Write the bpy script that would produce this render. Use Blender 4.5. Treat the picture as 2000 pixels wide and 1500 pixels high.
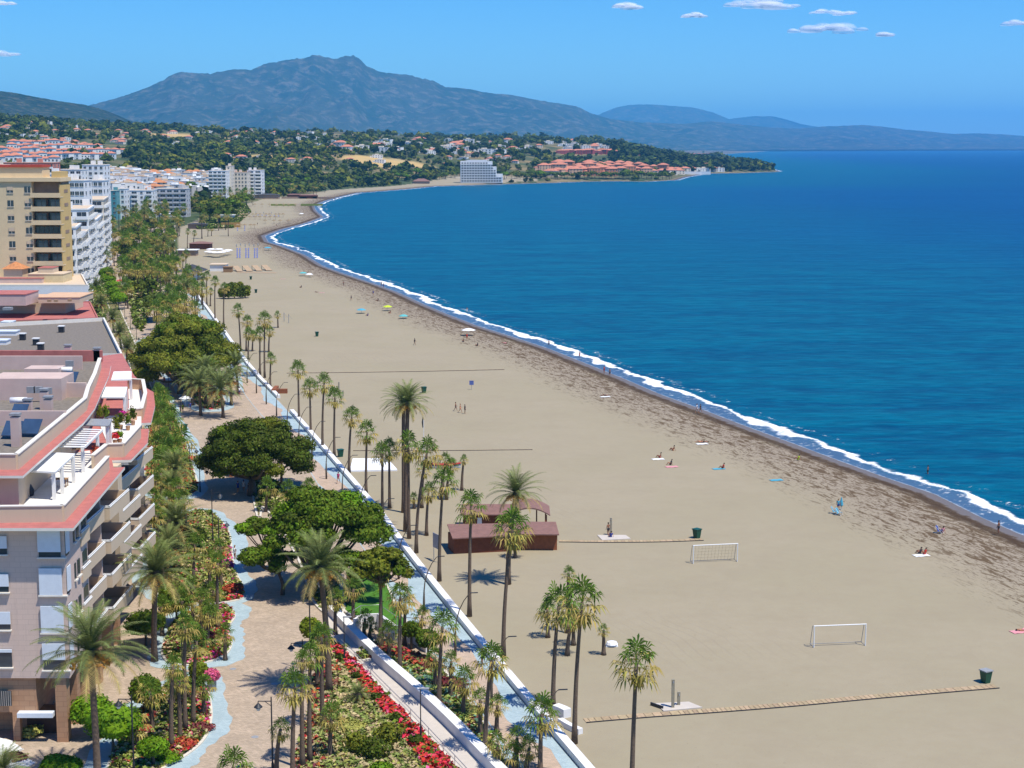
import bpy, bmesh, math, random
import numpy as np
from mathutils import Vector, Matrix
for o in list(bpy.data.objects): bpy.data.objects.remove(o)
R = math.radians
S = bpy.context.scene
COL = S.collection
# ---------------------------------------------------------------- camera, sky, sun
F = 3125.0; YH = 285.5; CH = 50.0
PIT = math.atan((750 - YH) / F); CP, SP = math.cos(PIT), math.sin(PIT)
cam_d = bpy.data.cameras.new('camera'); cam_d.sensor_width = 32.0; cam_d.lens = 50.0
cam_d.clip_start = 1.0; cam_d.clip_end = 150000
cam = bpy.data.objects.new('camera', cam_d); COL.objects.link(cam)
cam.location = (0, 0, CH); cam.rotation_euler = (math.pi/2 - PIT, 0, 0); S.camera = cam
SUN = Vector((0.34, -0.27, 1.0)).normalized()
elev = math.asin(SUN.z)
sd_ = bpy.data.lights.new('sun', 'SUN'); sd_.energy = 5.0; sd_.angle = R(0.5); sd_.color = (1, 0.94, 0.83)
sun = bpy.data.objects.new('sun', sd_); COL.objects.link(sun)
sun.rotation_euler = SUN.to_track_quat('Z', 'Y').to_euler()
W = bpy.data.worlds.new('World'); S.world = W; W.use_nodes = True
nt = W.node_tree; bgn = nt.nodes['Background']
sky = nt.nodes.new('ShaderNodeTexSky'); sky.sky_type = 'NISHITA'; sky.sun_disc = False
sky.sun_elevation = elev; sky.sun_rotation = math.atan2(SUN.x, SUN.y)
sky.altitude = 50; sky.air_density = 1.0; sky.dust_density = 0.0; sky.ozone_density = 8.0
hs = nt.nodes.new('ShaderNodeHueSaturation'); hs.inputs['Saturation'].default_value = 1.27
tint = nt.nodes.new('ShaderNodeMix'); tint.data_type = 'RGBA'; tint.blend_type = 'MULTIPLY'; tint.inputs[0].default_value = 1.0
tint.inputs[7].default_value = (0.64, 1.0, 1.27, 1)
nt.links.new(sky.outputs[0], hs.inputs['Color']); nt.links.new(hs.outputs[0], tint.inputs[6]); nt.links.new(tint.outputs[2], bgn.inputs[0])
bgn.inputs[1].default_value = 0.107
S.view_settings.view_transform = 'Standard'; S.view_settings.look = 'None'
S.view_settings.exposure = 0.2; S.view_settings.gamma = 1.0
S.cycles.max_bounces = 6; S.cycles.diffuse_bounces = 3; S.cycles.glossy_bounces = 2
S.cycles.transparent_max_bounces = 12; S.cycles.volume_bounces = 2; S.cycles.transmission_bounces = 2
S.cycles.caustics_reflective = False; S.cycles.caustics_refractive = False
S.cycles.use_denoising = True

# ---------------------------------------------------------------- helpers
def ray(px, py):
    u = (px - 1000) / F; v = (750 - py) / F
    return u, CP + v*SP, -SP + v*CP
def at(px, py, z=0.0):                    # pixel of the photograph -> world point at height z
    dx, dy, dz = ray(px, py); t = (z - CH) / dz
    return (dx*t, dy*t, z)
def hgt(px, py, ty, z0=0.0):              # height of an upright thing standing at (px,py) whose top shows at ty
    x, y, _ = at(px, py, z0); v = (750 - ty) / F
    dz = (v*y*CP - y*SP) / (CP + v*SP)
    return dz + CH - z0
def rng(seed): return random.Random(seed)
def tag(o, label=None, cat=None, group=None, kind=None):
    if label: o['label'] = label
    if cat: o['category'] = cat
    if group: o['group'] = group
    if kind: o['kind'] = kind
    return o
def thing(name, label, cat, loc=(0, 0, 0), rz=0.0, group=None):
    o = bpy.data.objects.new(name, None); COL.objects.link(o); o.empty_display_size = 0.3
    o.location = loc; o.rotation_euler = (0, 0, rz)
    return tag(o, label, cat, group)
def mesh(name, V, Fc, mats, parent=None, mi=None, smooth=False, loc=None):
    me = bpy.data.meshes.new(name)
    if isinstance(V, np.ndarray): V = V.tolist()
    if isinstance(Fc, np.ndarray): Fc = Fc.tolist()
    me.from_pydata(V, [], Fc)
    if not isinstance(mats, (list, tuple)): mats = [mats]
    for m in mats: me.materials.append(m)
    if mi is not None: me.polygons.foreach_set('material_index', mi)
    if smooth: me.polygons.foreach_set('use_smooth', [True]*len(me.polygons))
    me.update()
    o = bpy.data.objects.new(name, me); COL.objects.link(o)
    if parent: o.parent = parent
    if loc: o.location = loc
    return o
class MB:                                  # collects shapes, builds ONE mesh object
    def __init__(s): s.V = []; s.F = []; s.M = []
    def add(s, V, Fc, m=0):
        n = len(s.V); s.V += [tuple(v) for v in V]; s.F += [tuple(i+n for i in f) for f in Fc]; s.M += [m]*len(Fc); return s
    def box(s, x0, x1, y0, y1, z0, z1, m=0, rz=0, c=None):
        P = [(x, y, z) for z in (z0, z1) for y in (y0, y1) for x in (x0, x1)]
        if rz:
            cx, cy = c or ((x0+x1)/2, (y0+y1)/2); cs, sn = math.cos(rz), math.sin(rz)
            P = [(cx+(x-cx)*cs-(y-cy)*sn, cy+(x-cx)*sn+(y-cy)*cs, z) for x, y, z in P]
        return s.add(P, [(0,2,3,1),(4,5,7,6),(0,1,5,4),(2,6,7,3),(0,4,6,2),(1,3,7,5)], m)
    def bar(s, a, b, w, h=None, m=0):      # square bar between two points
        a, b = Vector(a), Vector(b); d = (b-a).normalized(); h = h or w
        up = Vector((0,0,1)) if abs(d.z) < .9 else Vector((0,1,0))
        r = d.cross(up).normalized()*w/2; u = r.normalized().cross(d)*h/2
        P = [p+i*r+j*u for p in (a, b) for i, j in ((-1,-1),(1,-1),(1,1),(-1,1))]
        return s.add(P, [(0,3,2,1),(4,5,6,7),(0,1,5,4),(1,2,6,5),(2,3,7,6),(3,0,4,7)], m)
    def tube(s, pts, rad, n=7, m=0, cap=True):
        pts = [Vector(p) for p in pts]; k = len(pts)
        if not isinstance(rad, (list, tuple)): rad = [rad]*k
        V = []; prev = None
        for i, p in enumerate(pts):
            d = (pts[min(i+1, k-1)] - pts[max(i-1, 0)]).normalized()
            ref = Vector((1,0,0)) if abs(d.x) < .9 else Vector((0,1,0))
            a = d.cross(ref).normalized(); b = d.cross(a)
            V += [p + rad[i]*(math.cos(2*math.pi*j/n)*a + math.sin(2*math.pi*j/n)*b) for j in range(n)]
        Fc = [(i*n+j, i*n+(j+1)%n, (i+1)*n+(j+1)%n, (i+1)*n+j) for i in range(k-1) for j in range(n)]
        if cap: Fc += [tuple(range(n-1,-1,-1)), tuple((k-1)*n+j for j in range(n))]
        return s.add(V, Fc, m)
    def lathe(s, prof, c=(0,0,0), n=12, m=0):   # prof: (r,z)
        V = [(c[0]+r*math.cos(2*math.pi*j/n), c[1]+r*math.sin(2*math.pi*j/n), c[2]+z) for r, z in prof for j in range(n)]
        k = len(prof)
        Fc = [(i*n+j, i*n+(j+1)%n, (i+1)*n+(j+1)%n, (i+1)*n+j) for i in range(k-1) for j in range(n)]
        Fc += [tuple(range(n-1,-1,-1)), tuple((k-1)*n+j for j in range(n))]
        return s.add(V, Fc, m)
    def prism(s, poly, z0, z1, m=0, mtop=None):  # poly: xy list (ccw)
        A = sum(poly[i][0]*poly[(i+1)%len(poly)][1]-poly[(i+1)%len(poly)][0]*poly[i][1] for i in range(len(poly)))
        if A < 0: poly = poly[::-1]
        n = len(poly)
        s.add([(x, y, z0) for x, y in poly]+[(x, y, z1) for x, y in poly], [(i, (i+1)%n, (i+1)%n+n, i+n) for i in range(n)]+[tuple(range(n-1,-1,-1))], m)
        s.add([(x, y, z1) for x, y in poly], [tuple(range(n))], m if mtop is None else mtop)
        return s
    def hip(s, x0, x1, y0, y1, z0, h, ov=0.4, m=0, gable=False):
        x0 -= ov; x1 += ov; y0 -= ov; y1 += ov
        if (x1-x0) >= (y1-y0):
            i = 0 if gable else (y1-y0)/2; ym = (y0+y1)/2; A = (x0+i, ym); B = (x1-i, ym)
            V = [(x0,y0,z0),(x1,y0,z0),(x1,y1,z0),(x0,y1,z0),(A[0],A[1],z0+h),(B[0],B[1],z0+h)]
            Fc = [(0,1,5,4),(2,3,4,5),(1,2,5),(3,0,4),(3,2,1,0)]
        else:
            i = 0 if gable else (x1-x0)/2; xm = (x0+x1)/2; A = (xm, y0+i); B = (xm, y1-i)
            V = [(x0,y0,z0),(x1,y0,z0),(x1,y1,z0),(x0,y1,z0),(A[0],A[1],z0+h),(B[0],B[1],z0+h)]
            Fc = [(1,2,5,4),(3,0,4,5),(0,1,4),(2,3,5),(3,2,1,0)]
        return s.add(V, Fc, m)
    def build(s, name, mats, parent=None, smooth=False, loc=None):
        return mesh(name, s.V, s.F, mats, parent, s.M, smooth, loc)
def copy_tree(o, loc=None, rz=None, sc=None, label=None, group=None):
    c = o.copy(); COL.objects.link(c)
    if loc is not None: c.location = loc
    if rz is not None: c.rotation_euler = (0, 0, rz) if not isinstance(rz, tuple) else rz
    if sc is not None: c.scale = (sc, sc, sc) if not isinstance(sc, tuple) else sc
    if label: c['label'] = label
    if group: c['group'] = group
    for ch in list(o.children):
        d = ch.copy(); COL.objects.link(d); d.parent = c; d.matrix_parent_inverse = ch.matrix_parent_inverse
        for g in list(ch.children):
            e = g.copy(); COL.objects.link(e); e.parent = d
    return c

# ---------------------------------------------------------------- materials
def nodes(m):
    m.use_nodes = True; t = m.node_tree; return t, t.nodes, t.links, t.nodes['Principled BSDF']
MATS = {}
def mat(name, col, rough=0.8, var=0.12, scale=1.5, bump=0.0, col2=None, island=0.0, spec=0.3, detail=4, metal=0, trans=0.0, coords='Object'):
    if name in MATS: return MATS[name]
    m = bpy.data.materials.new(name); t, N, L, B = nodes(m)
    B.inputs['Roughness'].default_value = rough; B.inputs['Metallic'].default_value = metal
    B.inputs['Specular IOR Level'].default_value = spec
    tc = N.new('ShaderNodeTexCoord'); nz = N.new('ShaderNodeTexNoise')
    nz.inputs['Scale'].default_value = scale; nz.inputs['Detail'].default_value = detail; nz.inputs['Roughness'].default_value = 0.65
    L.new(tc.outputs[coords], nz.inputs['Vector'])
    cr = N.new('ShaderNodeValToRGB'); cr.color_ramp.elements[0].position = 0.3; cr.color_ramp.elements[1].position = 0.7
    c = col; c2 = col2
    a = tuple(max(0, x*(1-var)) for x in c) if c2 is None else c
    b = tuple(min(1, x*(1+var)) for x in c) if c2 is None else c2
    cr.color_ramp.elements[0].color = (*a, 1); cr.color_ramp.elements[1].color = (*b, 1)
    L.new(nz.outputs['Fac'], cr.inputs['Fac']); out = cr.outputs['Color']
    if island:
        g = N.new('ShaderNodeNewGeometry'); h = N.new('ShaderNodeHueSaturation')
        mr = N.new('ShaderNodeMapRange'); mr.inputs['To Min'].default_value = 1-island; mr.inputs['To Max'].default_value = 1+island
        L.new(g.outputs['Random Per Island'], mr.inputs['Value']); L.new(mr.outputs[0], h.inputs['Value'])
        mr2 = N.new('ShaderNodeMath'); mr2.operation = 'MULTIPLY_ADD'; mr2.inputs[1].default_value = 0.06*min(1, island*2); mr2.inputs[2].default_value = 0.5-0.03*min(1, island*2)
        fr = N.new('ShaderNodeMath'); fr.operation = 'FRACT'; mu = N.new('ShaderNodeMath'); mu.operation = 'MULTIPLY'; mu.inputs[1].default_value = 17.3
        L.new(g.outputs['Random Per Island'], mu.inputs[0]); L.new(mu.outputs[0], fr.inputs[0]); L.new(fr.outputs[0], mr2.inputs[0]); L.new(mr2.outputs[0], h.inputs['Hue'])
        L.new(out, h.inputs['Color']); out = h.outputs['Color']
    L.new(out, B.inputs['Base Color'])
    if bump:
        bp = N.new('ShaderNodeBump'); bp.inputs['Strength'].default_value = bump; bp.inputs['Distance'].default_value = 0.05
        L.new(nz.outputs['Fac'], bp.inputs['Height']); L.new(bp.outputs[0], B.inputs['Normal'])
    if trans:
        tr = N.new('ShaderNodeBsdfTranslucent'); L.new(out, tr.inputs['Color']); mx = N.new('ShaderNodeMixShader'); mx.inputs[0].default_value = trans
        L.new(B.outputs[0], mx.inputs[1]); L.new(tr.outputs[0], mx.inputs[2]); L.new(mx.outputs[0], N['Material Output'].inputs['Surface'])
    MATS[name] = m; return m

# ---------------------------------------------------------------- coast and terrain
COAST_PX = [(2000,1046),(1920,1012),(1824,964),(1740,936),(1632,897),(1544,864),(1456,832),(1368,798),(1292,771),(1220,740),(1140,708),(1072,681),(996,656),(932,636),(880,616),
 (832,596),(780,572),(740,557),(676,536),(632,520),(596,498),(552,481),(524,473),(517,461),(552,448),(596,437),(632,424),(618,412),(613,402),(634,393),(662,385),(700,376.5),
 (740,374),(800,369),(850,364),(980,360),(1060,358),(1140,355),(1200,354),(1260,355),(1320,352),(1340,346),(1380,339),(1450,338),(1526,335.5)]
SEA_Z = -0.6
coast = [at(x, y, SEA_Z)[:2] for x, y in COAST_PX]
coast = [(110, 40), (70, 90)] + coast + [(0.162*3500, 3500), (0.150*4500, 4500), (0.13*6500, 6500), (0.12*9000, 9000), (0.154*15000, 15000), (0.18*20000, 20000), (0.232*26000, 26000), (0.21*60000, 60000)]
coast = np.array(coast)
# fix the start: continue the shoreline towards and past the camera
c0, c1 = coast[2], coast[4]; d0 = (c0-c1)/np.linalg.norm(c0-c1)
coast[1] = c0 + d0*40; coast[0] = c0 + d0*220
def seg_dist(P, L):
    best = np.full(len(P), 1e9); sgn = np.ones(len(P))
    for a, b in zip(L[:-1], L[1:]):
        ab = b-a; t = np.clip(((P-a)@ab)/(ab@ab), 0, 1); q = a+t[:, None]*ab
        d = np.hypot(*(P-q).T); m = d < best-1e-6
        best = np.where(m, d, best)
    return best
closed = np.vstack([coast, [(-60000, 61000), (-60000, -3000), (coast[0][0], -3000)]])
def inside(P, poly):
    x, y = P[:, 0], P[:, 1]; r = np.zeros(len(P), bool); n = len(poly)
    for i in range(n):
        x1, y1 = poly[i]; x2, y2 = poly[(i+1) % n]
        if y1 == y2: continue
        c = ((y1 > y) != (y2 > y)) & (x < (x2-x1)*(y-y1)/(y2-y1)+x1); r ^= c
    return r
def signed(P):
    P = np.asarray(P, float); d = seg_dist(P, coast); return np.where(inside(P, closed), d, -d)
def sstep(a, b, x):
    t = np.clip((x-a)/(b-a), 0, 1); return t*t*(3-2*t)
_rs = np.random.RandomState(5); _PH = _rs.rand(40, 3)*6.28
def wob(x, y, f, k=0):                    # smooth pseudo noise, about -1..1
    r = 0
    for i in range(4):
        a = _PH[(k*4+i) % 40]; ff = f*(1+.7*i)
        r = r + np.sin(x*ff*math.cos(a[0])+y*ff*math.sin(a[0])+a[1])*np.cos(x*ff*.6*math.sin(a[2])-y*ff*.8*math.cos(a[2])+a[2]) / (1+.6*i)
    return r/2.0
def hills(x, y):
    d = np.hypot(x, y)+1e-6; px = 1000 + x/np.maximum(y, 1)*F
    Hs = np.interp(px, [-300, 0, 200, 400, 560, 700, 850, 1000, 1150, 1300, 1500], [150, 118, 96, 92, 84, 82, 70, 62, 52, 34, 14])
    z = Hs*sstep(900, 4200, d)
    z = z + 27*np.exp(-(((x+470)/230)**2+((y-1560)/330)**2)) + 12*np.exp(-(((x+260)/180)**2+((y-2100)/260)**2))
    z = z + sstep(1200, 3000, d)*(9*wob(x, y, 1/260., 1)+5*wob(x, y, 1/90., 2))*np.clip(Hs/80, 0, 1)
    return np.maximum(z, 0)*(1-0.75*sstep(5500, 12000, d))
def ground_z(P, sd=None):
    P = np.asarray(P, float)
    if sd is None: sd = signed(P)
    z = np.interp(sd, [-400, -40, -8, 0, 5, 11, 20], [-14, -5, -1.4, SEA_Z, -0.22, -0.04, 0.0])
    cliff = sstep(1900, 2300, P[:, 1])*sstep(-150, 100, P[:, 0])
    z = z + cliff*5*sstep(10, 60, sd)
    return z + hills(P[:, 0], P[:, 1])*sstep(40, 420, sd)
def gz(x, y): return float(ground_z([(x, y)])[0])
BEACH_PX = [(1160,1500),(1034,1378),(884,1196),(780,1068),(640,890),(560,800),(490,722),(440,655),(395,600),(372,560),(355,520),(345,470),(352,445),(395,425),(450,405),(520,388),(600,380),(640,372),(700,368),(760,364),(830,358),(900,353),(980,352),(1060,355)]
bl = np.array([at(x, y)[:2] for x, y in BEACH_PX]); bd = (bl[0]-bl[2])/np.linalg.norm(bl[0]-bl[2])
bl = np.vstack([bl[0]+bd*200, bl]); 
beach_poly = np.vstack([bl, coast[::-1][len(coast)-36:]])   # sand lies between the wall and the water
beach_poly = np.vstack([bl, coast[:37][::-1]])
def polar(rows, a0, a1, n):
    th = np.radians(np.linspace(a0, a1, n)); Rr, T = np.meshgrid(rows, th, indexing='ij')
    X = Rr*np.sin(T); Y = Rr*np.cos(T); i = np.arange(len(rows)-1)[:, None]*n+np.arange(n-1)[None, :]
    Fc = np.stack([i, i+1, i+n+1, i+n], -1).reshape(-1, 4)[:, ::-1]
    return np.stack([X.ravel(), Y.ravel()], 1), Fc
def grid_mesh(name, P, z, Fc, m, attrs=None, smooth=True):
    me = bpy.data.meshes.new(name); n = len(P); V = np.column_stack([P, z]).astype(np.float32)
    me.vertices.add(n); me.vertices.foreach_set('co', V.ravel())
    me.loops.add(Fc.size); me.loops.foreach_set('vertex_index', Fc.ravel().astype(np.int32))
    me.polygons.add(len(Fc)); me.polygons.foreach_set('loop_start', np.arange(0, Fc.size, 4, dtype=np.int32))
    me.polygons.foreach_set('loop_total', np.full(len(Fc), 4, np.int32)); me.update(calc_edges=True)
    if smooth: me.polygons.foreach_set('use_smooth', np.ones(len(Fc), bool))
    for k, v in (attrs or {}).items():
        a = me.attributes.new(k, 'FLOAT', 'POINT'); a.data.foreach_set('value', v.astype(np.float32))
    me.materials.append(m); o = bpy.data.objects.new(name, me); COL.objects.link(o); return o

# node shorthand for the bigger materials
class NT:
    def __init__(s, m): s.t, s.N, s.L, s.B = nodes(m)
    def n(s, typ, **kw):
        x = s.N.new('ShaderNode'+typ)
        for k, v in kw.items(): setattr(x, k, v)
        return x
    def put(s, sock, v):
        if hasattr(v, 'links') or hasattr(v, 'is_linked'): s.L.new(v, sock)
        else: sock.default_value = v
    def attr(s, name): a = s.n('Attribute'); a.attribute_name = name; return a.outputs['Fac']
    def math(s, op, a, b=0.0, c=None, clamp=False):
        x = s.n('Math', operation=op, use_clamp=clamp); s.put(x.inputs[0], a); s.put(x.inputs[1], b)
        if c is not None: s.put(x.inputs[2], c)
        return x.outputs[0]
    def rmp(s, v, a, b, lo=0.0, hi=1.0):
        x = s.n('MapRange', interpolation_type='SMOOTHSTEP'); s.put(x.inputs[0], v)
        x.inputs[1].default_value = a; x.inputs[2].default_value = b; x.inputs[3].default_value = lo; x.inputs[4].default_value = hi; return x.outputs[0]
    def pos(s, sc=(1, 1, 1), rot=0.0):
        g = s.n('NewGeometry'); m = s.n('Mapping'); m.inputs['Scale'].default_value = sc; m.inputs['Rotation'].default_value = (0, 0, rot)
        s.L.new(g.outputs['Position'], m.inputs['Vector']); return m.outputs[0]
    def tpos(s, sc, rot):                  # texture space turned by rot, stretched by sc along its own axes
        g = s.n('NewGeometry'); m = s.n('Mapping', vector_type='TEXTURE'); m.inputs['Scale'].default_value = sc; m.inputs['Rotation'].default_value = (0, 0, rot)
        s.L.new(g.outputs['Position'], m.inputs['Vector']); return m.outputs[0]
    def noise(s, vec, sc, det=4, rough=0.6, dist=0.0):
        x = s.n('TexNoise'); s.L.new(vec, x.inputs['Vector']); x.inputs['Scale'].default_value = sc; x.inputs['Detail'].default_value = det
        x.inputs['Roughness'].default_value = rough; x.inputs['Distortion'].default_value = dist; return x.outputs['Fac']
    def mix(s, f, a, b):
        x = s.n('Mix', data_type='RGBA'); s.put(x.inputs[0], f)
        for i, v in ((6, a), (7, b)):
            if isinstance(v, tuple): x.inputs[i].default_value = (*v[:3], 1)
            else: s.L.new(v, x.inputs[i])
        return x.outputs[2]
    def bump(s, h, st, dist, prev=None):
        x = s.n('Bump'); x.inputs['Strength'].default_value = st; x.inputs['Distance'].default_value = dist; s.L.new(h, x.inputs['Height'])
        if prev: s.L.new(prev, x.inputs['Normal'])
        return x.outputs[0]

def ground_mat():
    m = bpy.data.materials.new('ground'); k = NT(m); B = k.B; B.inputs['Roughness'].default_value = 0.95; B.inputs['Specular IOR Level'].default_value = 0.1
    P = k.pos(); sd = k.attr('sd'); be = k.attr('beach')
    n1 = k.noise(P, 0.035, 4); n2 = k.noise(P, 0.6, 5, .7); n3 = k.noise(P, 6.0, 3, .7)
    sand = k.mix(k.rmp(n1, .35, .65), (0.322, 0.282, 0.188), (0.342, 0.295, 0.205))
    sand = k.mix(k.rmp(n2, .25, .8, 0, .5), sand, (0.30, 0.25, 0.165))
    # tractor rake marks running along the beach
    Pr = k.pos((1, 1, 1), R(-22)); w = k.n('TexWave', wave_type='BANDS', bands_direction='X'); k.L.new(Pr, w.inputs['Vector'])
    w.inputs['Scale'].default_value = 0.22; w.inputs['Distortion'].default_value = 11; w.inputs['Detail'].default_value = 3; w.inputs['Detail Scale'].default_value = 0.3
    wm = k.math('MULTIPLY', k.rmp(w.outputs['Fac'], .8, 1.0), k.rmp(k.noise(P, 0.018, 3), .5, .66))
    sand = k.mix(k.math('MULTIPLY', wm, .34), sand, (0.29, 0.245, 0.18))
    sand = k.mix(k.rmp(n3, .3, .9, 0, .35), sand, (0.28, 0.24, 0.175))
    spk = k.noise(P, 3.2, 2, .5); sand = k.mix(k.rmp(spk, .70, .76, 0, .6), sand, (0.17, 0.13, 0.09)); mot = k.noise(P, .11, 5, .7); sand = k.mix(k.rmp(mot, .42, .7, 0, .38), sand, (0.285, 0.24, 0.165))
    # litter and dry weed in a band above the water, wet sand, dark shingle line
    Ps = k.tpos((1, 4.2, 1), R(17)); st = k.noise(Ps, 1.0, 6, .74, .5); stf = k.noise(Ps, 3.2, 5, .78, .4)
    edge = k.math('ADD', sd, k.math('MULTIPLY_ADD', n1, 17.0, -8.5))
    edge = k.math('ADD', edge, k.math('MULTIPLY_ADD', n2, 8.0, -4.0))
    band = k.math('MULTIPLY', k.rmp(edge, 2, 5), k.rmp(edge, 22, 8))
    wv = k.math('SUBTRACT', k.math('MAXIMUM', st, k.math('MULTIPLY', stf, .98)), k.math('MULTIPLY', sd, .0042)); weed = k.math('MULTIPLY', k.rmp(wv, .468, .515), k.rmp(edge, 24, 13))
    sand = k.mix(k.math('MULTIPLY', band, .6), sand, (0.285, 0.235, 0.185))
    sand = k.mix(k.math('MULTIPLY', weed, .9), sand, (0.095, 0.06, 0.03))
    sdn = k.math('ADD', sd, k.math('MULTIPLY_ADD', n2, 3.0, -1.5))
    sh = k.math('MULTIPLY', k.rmp(sdn, 1.4, 2.4), k.rmp(sdn, 5.6, 3.6))
    sand = k.mix(k.math('MULTIPLY', sh, k.rmp(k.math('MAXIMUM', st, n3), .32, .56, .45, .95)), sand, (0.06, 0.038, 0.022))
    wet = k.rmp(sdn, 2.8, 1.6); sand = k.mix(wet, sand, (0.15, 0.125, 0.11))
    # inland: dry grass, earth, fields
    f1 = k.noise(P, 0.004, 4, .6); f2 = k.noise(P, 0.02, 5, .65)
    land = k.mix(k.rmp(f1, .42, .6), (0.07, 0.095, 0.035), (0.27, 0.20, 0.10))
    land = k.mix(k.rmp(f2, .35, .65), land, (0.05, 0.075, 0.03))
    far = k.rmp(k.attr('far'), 3000, 4500); land = k.mix(far, land, k.mix(k.rmp(f1, .4, .6), (0.17, 0.12, 0.08), (0.11, 0.11, 0.07)))
    gold = k.attr('gold'); land = k.mix(gold, land, k.mix(k.rmp(f2, .3, .7), (0.52, 0.35, 0.13), (0.42, 0.32, 0.15)))
    k.L.new(k.mix(be, land, sand), B.inputs['Base Color'])
    k.L.new(k.rmp(wet, 0, 1, .95, .45), B.inputs['Roughness'])
    h = k.math('ADD', k.math('MULTIPLY', n2, .6), k.math('MULTIPLY', n3, .25)); h = k.math('ADD', h, k.math('MULTIPLY', wm, -.3))
    k.L.new(k.bump(h, .5, .12), B.inputs['Normal'])
    return m
rows = 60*np.exp(np.linspace(0, math.log(40000/60.), 600))
P, Fc = polar(rows, -48, 23, 780); sdv = signed(P); zz = ground_z(P, sdv)
keep = sdv > -90
kf = keep[Fc].any(1); Fc = Fc[kf]; used = np.unique(Fc); remap = np.zeros(len(P), int); remap[used] = np.arange(len(used)); Fc = remap[Fc]; P = P[used]; sdv = sdv[used]; zz = zz[used]
bea = inside(P, beach_poly) | (sdv < 9); bea = bea.astype(float)
pxl = 1000+P[:, 0]/P[:, 1]*F; dd = np.hypot(P[:, 0], P[:, 1])
def blob(x0, y0, rx, ry): return sstep(1.15, .85, np.hypot((P[:, 0]-x0)/rx, (P[:, 1]-y0)/ry))
GOLD = [(-203, 2400, 50, 75), (-160, 2450, 45, 35), (-350, 2300, 28, 32), (-304, 2205, 34, 22), (-86, 2780, 38, 35), (-480, 2263, 40, 30), (-600, 3000, 80, 60)]
gold = np.maximum.reduce([blob(*q) for q in GOLD])
ground = grid_mesh('ground', P, zz, Fc, ground_mat(), dict(sd=sdv, beach=bea, far=dd, gold=gold)); tag(ground, 'sand beach and the land rising behind it', kind='structure')

def sea_mat():
    m = bpy.data.materials.new('sea_water'); k = NT(m); B = k.B
    P = k.pos(); Pw = k.pos((.45, 1.3, 1), R(-12)); sd = k.attr('sd'); far = k.attr('far')
    big = k.noise(k.pos((.35, 1, 1), R(-8)), 0.006, 4, .6); mid = k.noise(Pw, 0.05, 4, .65); fine = k.noise(Pw, 0.45, 4, .65)
    deep = k.mix(k.rmp(big, .3, .7), (0.0, 0.042, 0.162), (0.0, 0.058, 0.190))
    near = k.mix(k.rmp(mid, .35, .65), (0.0, 0.079, 0.145), (0.0, 0.098, 0.164))
    off = k.math('ADD', sd, k.math('MULTIPLY_ADD', big, -160.0, 80.0))
    c = k.mix(k.rmp(off, -60, -620), near, deep)
    fm = k.noise(Pw, .16, 5, .7); c = k.mix(k.rmp(k.math('ADD', k.math('MULTIPLY', mid, .4), k.math('MULTIPLY', fm, .6)), .36, .6), k.mix(.42, c, (0.0, 0.015, 0.08)), c)
    c = k.mix(k.math('MULTIPLY', k.rmp(fine, .45, .72), .42), c, (0.0, 0.155, 0.26))
    c = k.mix(k.math('MULTIPLY', k.rmp(fine, .52, .3), .5), c, (0.0, 0.035, 0.10))
    # swash and breaking foam
    n1 = k.noise(P, 0.06, 3); n2 = k.noise(P, 0.8, 5, .75); n0 = k.noise(P, 0.025, 2)
    s1 = k.math('ADD', sd, k.math('MULTIPLY_ADD', n1, 9.0, -4.5)); s1 = k.math('ADD', s1, k.math('MULTIPLY_ADD', n2, 1.8, -0.9))
    nb = k.noise(P, 0.09, 3, .6); wdt = k.math('ADD', k.math('MULTIPLY_ADD', k.rmp(n0, .38, .62), 1.2, .3), k.math('MULTIPLY_ADD', k.rmp(nb, .35, .65), .8, -.1))
    wdt = k.math('MULTIPLY', wdt, k.rmp(far, 250, 900, .85, .55)); f = k.math('SUBTRACT', wdt, k.math('ABSOLUTE', k.math('ADD', s1, 4.0))); foam = k.math('MULTIPLY', k.rmp(f, -.35, .45), k.rmp(n2, .28, .48, .45, 1.0))
    g2 = k.math('MULTIPLY', k.rmp(k.math('ABSOLUTE', k.math('ADD', s1, 8.2)), 1.4, .1), k.rmp(k.math('ADD', n2, k.math('MULTIPLY', n0, .35)), .74, .84))
    edge = k.math('MULTIPLY', k.rmp(k.math('ABSOLUTE', k.math('ADD', sd, k.math('MULTIPLY_ADD', n2, 1.6, -1.0))), .55, .1), .25)
    wash = k.rmp(s1, -4.8, -2.4); c = k.mix(k.math('MULTIPLY', wash, .75), c, (0.075, 0.13, 0.225))
    lace = k.math('MULTIPLY', wash, k.rmp(n2, .55, .7, 0, .6))
    white = k.math('MAXIMUM', k.math('MAXIMUM', foam, g2), k.math('MAXIMUM', edge, lace))
    caps = k.math('MULTIPLY', k.rmp(k.noise(k.pos((.5, 1.6, 1), R(-10)), .12, 5, .8), .735, .76), k.rmp(sd, -25, -60)); white = k.math('MAXIMUM', white, k.math('MULTIPLY', caps, .7))
    c = k.mix(white, c, (0.86, 0.88, 0.88)); k.L.new(c, B.inputs['Base Color'])
    k.L.new(k.rmp(white, 0, 1, .34, .9), B.inputs['Roughness']); B.inputs['Specular IOR Level'].default_value = 0.03; B.inputs['IOR'].default_value = 1.33
    h = k.math('ADD', k.math('MULTIPLY', mid, 2.2), k.math('MULTIPLY', fine, .5)); h = k.math('ADD', h, k.math('MULTIPLY', white, .25))
    k.L.new(k.bump(h, .45, .9), B.inputs['Normal'])
    return m
rows = 60*np.exp(np.linspace(0, math.log(44000/60.), 330))
P, Fc = polar(rows, -27, 40, 480); sdv = signed(P); keep = sdv < 40
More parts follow.
